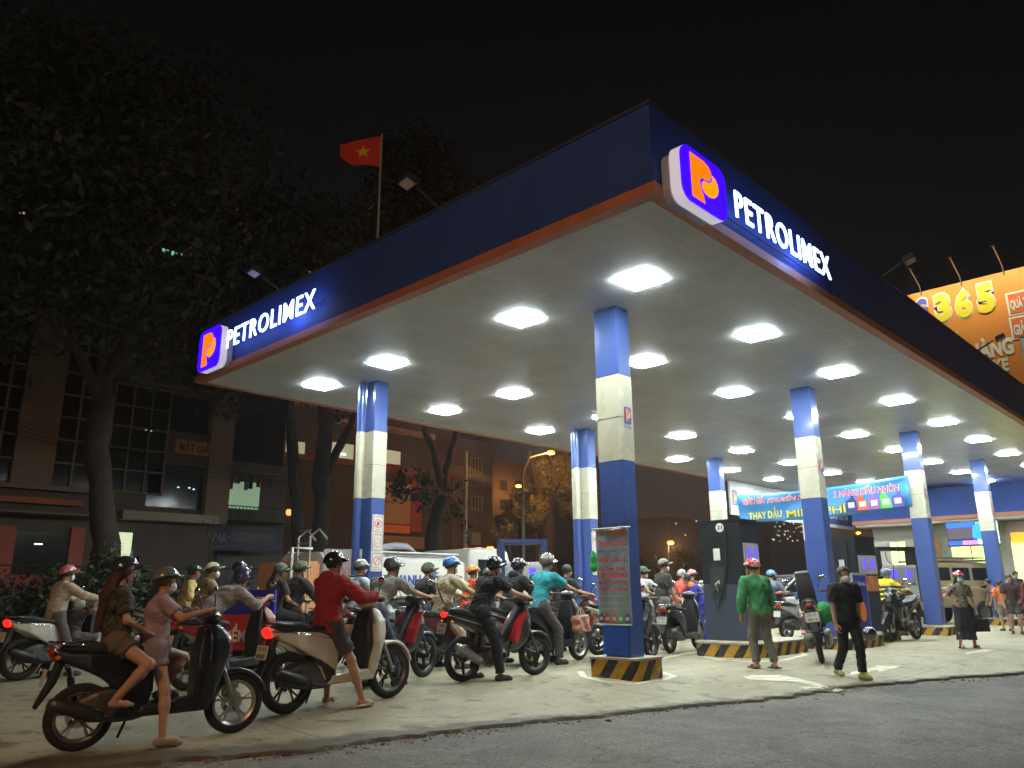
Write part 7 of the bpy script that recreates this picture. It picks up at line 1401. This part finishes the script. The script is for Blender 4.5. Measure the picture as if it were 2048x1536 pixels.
# --- black and red motorbike
b = bike('cub', pos(925, 1364), 1070, 'black and red motorbike with bright tail light left of the nearest column', (.02, .022, .025), accent=(.5, .015, .02), lit=True, scale=1.02, plate=('29-M1', '336.95'))
rider(b, 'man in black t-shirt, black helmet and white mask leaning on the red and black motorbike', seat_x=.26, lean=22, head=(-28, 14), s=.97, top=(.014, .014, .016), bottom=(.016, .016, .02), helmet=(.012, .012, .013), mask=(.74, .73, .71), res=.010, fy=.26)
b = bike('scooter', pos(895, D=15.0), 1010, 'scooter of the rider in orange before the blue pump', (.1, .1, .1))
rider(b, 'rider in bright orange t-shirt and orange helmet', seat_x=.42, lean=8, head=(20, 5), s=1.0, top=(.62, .10, .02), bottom=(.05, .05, .06), helmet=(.70, .20, .02), res=.014)
b = bike('scooter', pos(935, D=15.8), 1050, 'scooter carrying a mother and a child in blue helmet', (.35, .34, .3))
rider(b, 'rider in grey helmet half hidden by the black shirted man', seat_x=.40, lean=4, head=(0, 0), s=.98, top=(.36, .34, .30), helmet=(.10, .11, .11), res=.017, female=True)
rider(b, 'small child in blue and white helmet riding in front', seat_x=.78, lift=-.18, lean=2, head=(10, 5), s=.72, top=(.45, .42, .38), helmet=(.05, .16, .55), hstyle='full', hands=((.95, .16, 1.08), (.95, -.16, 1.08)), feet=((.78, .1, .36), (.8, -.1, .36)), res=.015)
b = bike('cub', pos(985, D=12.7), 1105, 'black motorbike between the red motorbike and the teal shirted rider', BLK, scale=1.02)
rider(b, 'rider in black jacket with brown hood and glossy black helmet', seat_x=.34, lean=14, head=(-12, 6), s=1.02, top=(.02, .02, .022), sleeve='long', bottom=(.03, .03, .04), helmet=(.012, .012, .014), jacket='hood', res=.013)
b = bike('scooter', pos(1060, D=12.6), 1158, 'black scooter with a pink bag hanging in front of its floor', (.02, .022, .022), scale=1.05)
rider(b, 'man in teal t-shirt and brown helmet leaning forward beside the piped column', seat_x=.22, lean=15, head=(-10, 12), s=1.06, top=(.03, .33, .38), bottom=(.08, .07, .06), helmet=(.16, .12, .10), res=.012)
q_ = b['M'] @ Vector((1.02, -.26, .62)); f = Field([-.25] * 3, [.25] * 3, .011); f.put([-.18, -.12, -.16], [.18, .12, .1], lambda X, Y, Z: np.maximum(np.maximum(np.abs(X) - .15 - .015 * np.sin(Z * 40), np.abs(Y) - .07 - .012 * np.sin(X * 30 + Z * 20)), np.abs(Z + .03) - .12 - .01 * np.sin(X * 25)) - .012)
r0 = empty('shopping_bag', q_, b['root'].matrix_world.to_euler().z); tag(r0, 'pink plastic carrier bag hanging beside the black scooter', 'bag'); sdf_obj('bag_body', f, cmat((.62, .30, .22)), r0); a = MB(); [a.tube([(-.08, y, .09), (-.04, y * .5, .17), (0, 0, .24), (.04, y * .5, .17), (.08, y, .09)], .008, 6) for y in (-.05, .05)]; a.obj('bag_handle', cmat((.6, .55, .5)), r0, auto=60)
b = bike('scooter', pos(1095, D=15.2), 1195, 'scooter beyond the teal shirted man', (.15, .03, .03))
rider(b, 'bare headed rider in black t-shirt beyond the teal shirted man', seat_x=.40, lean=8, head=(-20, 5), s=1.04, top=(.02, .02, .02), res=.016)
b = bike('cub', pos(1198, D=14.4), 1290, 'motorbike half hidden behind the nearest column', (.4, .38, .33))
b = bike('wire', pos(1250, D=12.3), 1303, 'dark motorbike emerging right of the nearest column', BLK, scale=1.0, hint=30) if False else bike('cub', pos(1232, D=12.9), 1303, 'dark motorbike emerging right of the nearest column', BLK)
b = bike('scooter', pos(1240, D=16.4), 1310, 'scooter of the orange shirted child behind the column', (.1, .1, .1))
rider(b, 'young rider in orange and grey with patterned helmet right of the column', seat_x=.35, lean=6, head=(-60, 5), s=.95, top=(.5, .22, .08), helmet=(.2, .17, .19), res=.018)
b = bike('scooter', pos(1265, D=17.4), 1335, 'grey scooter of the rider with green camouflage helmet', (.2, .2, .2))
rider(b, 'rider in white t-shirt, white mask and green camouflage helmet', seat_x=.45, lean=0, head=(-75, 0), s=1.02, top=(.5, .5, .46), helmet=CAMOH, mask=(.74, .73, .71), res=.018, belly=.01)
# --- man in dark tee and patterned cap standing beside black scooter, attendant
b = bike('scooter', pos(1341, 1307), 1396, 'glossy black scooter with white plate being refuelled', (.012, .010, .010), scale=1.02, plate=('29-E2', '613.01'))
stand(1330, 1300, 1115, -32, 'man in black t-shirt, patterned cap and mask beside the refuelling scooter', top=(.05, .045, .042), bottom=(.16, .15, .15), legs='shorts', helmet=(.22, .20, .18), hstyle='cap', mask=(.74, .73, .71), res=.013, shoes='sandal', head=(-8, 8), hands=((.26, .20, .98), (.20, -.24, .86)))
at_ = stand(1413, 1290, 1124, 135, 'pump attendant in blue uniform with orange shoulders bending to fill a tank', top=(.045, .045, .38), bottom=(.04, .04, .34), helmet=None, res=.012, hgt=1.66, lean=26, spine=14, head=(0, 38), hands=((.52, .14, .98), (.36, -.24, .92)), elbow=((-.2, .5, -.8), (-.2, -.5, -.8)), shoe=(.03, .03, .03), pelz=.88)
Mo = at_['M']; oy_ = MB(); nb, ss_, u_2, fw_ = at_['nb'], at_['ss'], at_['up'], at_['fw']
f = Field([-.8, -.8, .8], [1, .8, 1.8], .012); f.cap(nb + ss_ * .08 - u_2 * .01, nb + ss_ * .18 - u_2 * .045, .076, .072, .02); f.cap(nb - ss_ * .08 - u_2 * .01, nb - ss_ * .18 - u_2 * .045, .076, .072, .02); sdf_obj('shoulder_patch', f, cmat((.68, .16, .03)), at_['o'])
wr = Mo @ at_['wri'][0]; w2 = Mo @ at_['wri'][1]
r0 = empty('fuel_hose', (0, 0, 0)); tag(r0, 'black fuel hose and nozzle held by the attendant', 'hose'); dn = (b['M'] @ Vector((.55, -.12, .74))); a = MB(); pe_ = Vector((pc_.x - .03, pc_.y + .5, 1.0)); mid_ = (wr + pe_) / 2 - Vector((0, 0, .35)); a.tube([wr, wr.lerp(mid_, .5) - Vector((0, 0, .12)), mid_, mid_.lerp(pe_, .5) + Vector((0, 0, .05)), pe_], .016, 8); a.obj('hose', BLACKP, r0, auto=60); a = MB(); a.tube([wr + Vector((.02, 0, .02)), wr.lerp(dn, .35) + Vector((0, 0, .03)), wr.lerp(dn, .8)], [.03, .026, .014], 8); a.obj('nozzle', mat('nozzle_silver', (.6, .6, .58), .25, .8), r0, auto=60)
b = bike('scooter', pos(1335, D=19.0), 1402, 'scooter of the rider in coral shirt', (.1, .1, .1)); 
p_ = rider(b, 'rider in coral red shirt and grey helmet with a dark crossbody strap', seat_x=.45, lean=16, head=(-30, 15), s=1.02, top=(.70, .12, .08), helmet=(.25, .25, .26), res=.017, female=True); strap(p_, 'dark strap across the coral shirted rider', (.03, .03, .03), 1, False)
b = bike('scooter', pos(1355, D=21.0), 1420, 'scooter behind the attendant', (.2, .05, .05)); rider(b, 'rider in pink helmet behind the attendant', seat_x=.6, lean=6, head=(0, 0), s=1.05, top=(.08, .06, .06), helmet=(.5, .18, .15), res=.02)
b = bike('wire', pos(1402, D=19.2), 1458, 'motorbike of the rider with white cap', (.1, .1, .1)); rider(b, 'rider with white cap and mask beside the black pump', seat_x=.55, lean=6, head=(-10, 5), s=1.02, top=(.50, .48, .38), sleeve='long', helmet=(.68, .66, .62), hstyle='cap', mask=(.74, .73, .71), res=.018)
b = bike('scooter', pos(1425, D=20.6), 1480, 'scooter of the rider in green', (.1, .1, .1)); rider(b, 'rider in green jacket peeking out beside the black pump', seat_x=.5, lean=5, s=1.0, top=(.06, .38, .16), sleeve='long', helmet=(.1, .3, .14), res=.02)
# --- right half
stand(1527, 1336, 1116, 62, 'man in green long sleeved shirt and red striped helmet seen from behind', top=(.04, .21, .07), sleeve='long', bottom=(.13, .12, .095), helmet=STRH, hstyle='half', res=.010, shoes='sandal', shoe=(.12, .07, .05), hands=((.10, .27, .84), (.10, -.27, .84)), head=(0, 0), feet=((-.02, .13, 0), (-.12, -.14, 0)), loose=.012, footyaw=(30, -25))
b = bike('wire', pos(1528, D=19.5), 1577, 'dark red motorbike behind the man in green', DRED, scale=1.0); rider(b, 'rider in grey t-shirt and blue helmet reaching to the right', seat_x=.42, lean=16, head=(-10, 5), s=1.0, top=(.17, .18, .26), helmet=(.08, .22, .38), res=.016)
bd = bike('cub', pos(1645, 1327), 1640, 'dark parked motorbike seen from the rear with white plate and green bag', (.035, .02, .018), scale=1.08, lean=-7, plate=('29-V7', '480.16'), hint=40)
f = Field([-.3] * 3, [.3] * 3, .012); f.ell((0, 0, 0), (.19, .13, .16)); f.ell((.05, 0, -.10), (.14, .12, .10)); q_ = bd['M'] @ Vector((.55, -.2, .72)); o_ = sdf_obj('plastic_bag', f, cmat((.03, .32, .07))); o_.location = q_; tag(o_, 'green plastic bag hanging on the parked motorbike', 'bag')
f = Field([-.3] * 3, [.3] * 3, .014); f.put([-.2, -.2, -.3], [.2, .2, .3], lambda X, Y, Z: np.maximum(np.maximum(np.abs(X + .04 * np.cos(Z * 8)) - .05, np.abs(Y) - .11 + .10 * np.clip(Z, 0, 1)), np.abs(Z) - .28) - .025); o_ = sdf_obj('raised_seat', f, SEATM, bd['root']); o_.location = (.50, 0, 1.06); o_.rotation_euler = (0, R(-12), 0); o_['label'] = 'black seat raised upright'
a = MB(); a.box(-.16, .16, -.205, -.20, -.02, .05); 
q_ = pos(1620, D=18.2); f = Field([-.3] * 3, [.3] * 3, .014); f.ell((0, 0, 0), (.22, .16, .14)); f.ell((.08, 0, .08), (.12, .1, .07)); o_ = sdf_obj('blue_sack', f, cmat((.04, .12, .5))); o_.location = (q_.x, q_.y, 1.05); b = bike('scooter', pos(1575, D=18.6), 1640, 'scooter loaded with a blue sack behind the leaning motorbike', (.3, .3, .3)); o_.matrix_world = b['M'] @ Matrix.Translation((.75, 0, 1.0)); tag(o_, 'blue sack on a scooter left of the blue column', 'sack')
bm = stand(1706, 1356, 1131, 238, 'young man in black with white mask and yellow shoes walking toward the road', top=(.010, .010, .011), bottom=(.012, .012, .013), helmet=None, mask=(.74, .73, .71), shoe=(.34, .36, .10), res=.0095, head=(14, 12), lean=3, feet=((.16, .06, 0), (-.22, -.10, .03)), hands=((-.04, .27, .74), (.06, -.24, .80)), loose=.012, pelz=.885, footyaw=(5, -10), sleeve='short')
hm = Field([-.2] * 3, [.2] * 3, .01); hm.ell((0, 0, 0), (.15, .13, .135), None, .01, fn2=lambda d, a, b_, c: np.maximum(d, -(c + .11))); o_ = sdf_obj('helmet', hm, cmat((.012, .014, .016), 'helmet')); wv = bm['M'] @ bm['wri'][0]; hq = at(1738, 1270, .42); hq = wv + (hq - wv) * 1.0; o_.location = at(1739, 1268, .345); tag(o_, 'round black helmet lying by the pump behind the walking man', 'helmet')
# yellow jacket rider
b = bike('sport', pos(1834, 1279), 1783, 'black sport motorbike parked facing the road before the yellow jacketed rider', (.015, .017, .018), scale=1.08, hint=-150)
YB = bpy.data.materials.new('yellow_black_bands'); YB.use_nodes = True
def _():
    n = YB.node_tree; t = n.nodes.new('ShaderNodeTexCoord'); s = n.nodes.new('ShaderNodeSeparateXYZ'); n.links.new(t.outputs['Object'], s.inputs[0]); m1 = n.nodes.new('ShaderNodeMath'); m1.operation = 'MULTIPLY'; m1.inputs[1].default_value = 8.5; n.links.new(s.outputs[2], m1.inputs[0]); m2 = n.nodes.new('ShaderNodeMath'); m2.operation = 'FRACT'; n.links.new(m1.outputs[0], m2.inputs[0]); m3 = n.nodes.new('ShaderNodeMath'); m3.operation = 'GREATER_THAN'; m3.inputs[1].default_value = .5; n.links.new(m2.outputs[0], m3.inputs[0])
    m4 = n.nodes.new('ShaderNodeMath'); m4.operation = 'GREATER_THAN'; m4.inputs[1].default_value = 1.27; n.links.new(s.outputs[2], m4.inputs[0]); m5 = n.nodes.new('ShaderNodeMath'); m5.operation = 'MAXIMUM'; n.links.new(m3.outputs[0], m5.inputs[0]); n.links.new(m4.outputs[0], m5.inputs[1]); x_ = n.nodes.new('ShaderNodeMix'); x_.data_type = 'RGBA'; n.links.new(m5.outputs[0], x_.inputs[0]); x_.inputs[6].default_value = (.02, .02, .05, 1); x_.inputs[7].default_value = (.72, .58, .02, 1); n.links.new(x_.outputs[2], n.nodes['Principled BSDF'].inputs[0]); n.nodes['Principled BSDF'].inputs['Roughness'].default_value = .8
_()
b = bike('scooter', pos(1760, D=20.0), 1830, 'scooter under the rider in yellow banded jacket', (.2, .1, .06))
rider(b, 'rider in yellow and navy banded jacket and dark full helmet', seat_x=.34, lean=8, head=(-15, 4), s=1.0, top=None, topmat=YB, sleeve='long', bottom=(.06, .05, .05), helmet=(.10, .11, .14), hstyle='full', res=.012, jacket=True)
b = bike('wire', pos(1800, D=21.8), 1853, 'silver wheeled motorbike parked behind the yellow jacketed rider', (.45, .44, .40), scale=1.0)
wm = stand(1936, 1296, 1142, 222, 'woman in patterned blouse, long black skirt, red helmet and blue mask', topmat=PATT, top=None, bottom=(.016, .015, .018), legs='skirt', helmet=(.50, .04, .05), mask=(.28, .50, .55), female=True, hair='long', res=.011, hands=((.06, .30, .76), (.08, -.19, .98)), elbow=((-.3, .5, -.6), (-.5, -1.2, .1)), hands_fist=('fist', 'relax'), shoes='sandal', feet=((.02, .16, 0), (0, -.16, 0)), shoe=(.05, .03, .03))
wv = wm['M'] @ wm['wri'][0]; f = Field([-.3] * 3, [.3] * 3, .012); f.put([-.25, -.1, -.25], [.25, .1, .1], lambda X, Y, Z: np.maximum(np.maximum(np.abs(X) - .17 - .12 * np.clip(-Z - .05, 0, 1), np.abs(Y) - .05), np.abs(Z + .07) - .11) - .015); r0 = empty('handbag', wv + Vector((0, 0, -.22)), R(-45)); tag(r0, 'black handbag held by the woman in the long skirt', 'handbag'); sdf_obj('bag_body', f, cmat((.02, .014, .014)), r0); a = MB(); a.tube([(-.1, 0, .03), (-.07, 0, .12), (0, 0, .155), (.07, 0, .12), (.1, 0, .03)], .009, 6); a.obj('bag_handle', BLACKP, r0, auto=60)
stand(2016, 1262, 1160, 40, 'child in bright orange shirt and grey shorts near the jeep', top=(.72, .16, .03), bottom=(.25, .22, .2), legs='shorts', res=.014, shoes='shoe', head=(20, 0))
stand(2003, 1250, 1146, 120, 'person in grey shirt bending behind the orange shirted child', top=(.17, .14, .12), bottom=(.08, .08, .09), res=.016, lean=22, hgt=1.5, hands=((.3, .2, .8), (.3, -.2, .8)))
stand(2036, 1268, 1148, 200, 'man in dark brown t-shirt at the right edge', top=(.06, .035, .03), bottom=(.08, .07, .07), legs='shorts', res=.014, hands=((.2, .2, .95), (.15, -.25, .8)))
stand(2088, 1318, 1160, 240, 'person in wine red clothes cut off by the right edge', top=(.14, .012, .022), bottom=(.13, .012, .02), res=.014, sleeve='long', hgt=1.55)
stand(2044, 1240, 1142, 230, 'person in dark clothes near the shop door', top=(.03, .03, .05), bottom=(.04, .04, .05), res=.018)
# extra queue behind (seen between the columns)
b = bike('scooter', pos(640, D=15.4), 740, 'scooter between the tanker ladder and the backpack rider', (.1, .1, .1)); rider(b, 'rider in dark shirt by the tanker ladder', seat_x=.4, s=1.0, top=(.05, .05, .05), helmet=(.2, .2, .2), res=.02)
b = bike('scooter', pos(820, D=16.0), 920, 'scooter behind the black shirted rider near the tanker', (.05, .05, .08)); rider(b, 'rider in dark helmet just behind the camouflage helmeted rider', seat_x=.3, s=.98, top=(.10, .11, .12), helmet=(.03, .03, .035), res=.02)
b = bike('cub', pos(1110, D=17.5), 1200, 'motorbike beyond the piped column', (.3, .03, .03)); 
b = bike('cub', pos(1160, D=16.2), 1245, 'orange and black motorbike glimpsed behind the piped column', (.5, .14, .03))
# cap on the end of the yard: small green bag on the banner side
f = Field([-.2] * 3, [.2] * 3, .012); f.ell((0, 0, .05), (.04, .05, .13)); f.ell((0, 0, -.06), (.045, .065, .07)); o_ = sdf_obj('plastic_bag', f, cmat((.03, .42, .10))); o_.location = (COLX[0] - .30, YN + .27, 1.55); tag(o_, 'green plastic bag hanging beside the vertical banner', 'bag')
# warm light on the near riders comes from the added lamp behind the camera

# ================================================================== thin volume added so the lamps and signs bloom
hz = MB(); hz.box(-45, 135, -25, 135, -1.6, 60); ho = hz.obj('bloom_haze', bpy.data.materials.new('bloom_haze_volume')); hm_ = ho.data.materials[0]; hm_.use_nodes = True; n = hm_.node_tree; n.nodes.clear()
out_ = n.nodes.new('ShaderNodeOutputMaterial'); pv = n.nodes.new('ShaderNodeVolumePrincipled'); pv.inputs['Color'].default_value = (.8, .85, .9, 1); pv.inputs['Density'].default_value = .0009; pv.inputs['Anisotropy'].default_value = .55; n.links.new(pv.outputs[0], out_.inputs['Volume']); tag(ho, kind='stuff')
scn.cycles.volume_bounces = 0; scn.cycles.volume_max_steps = 64
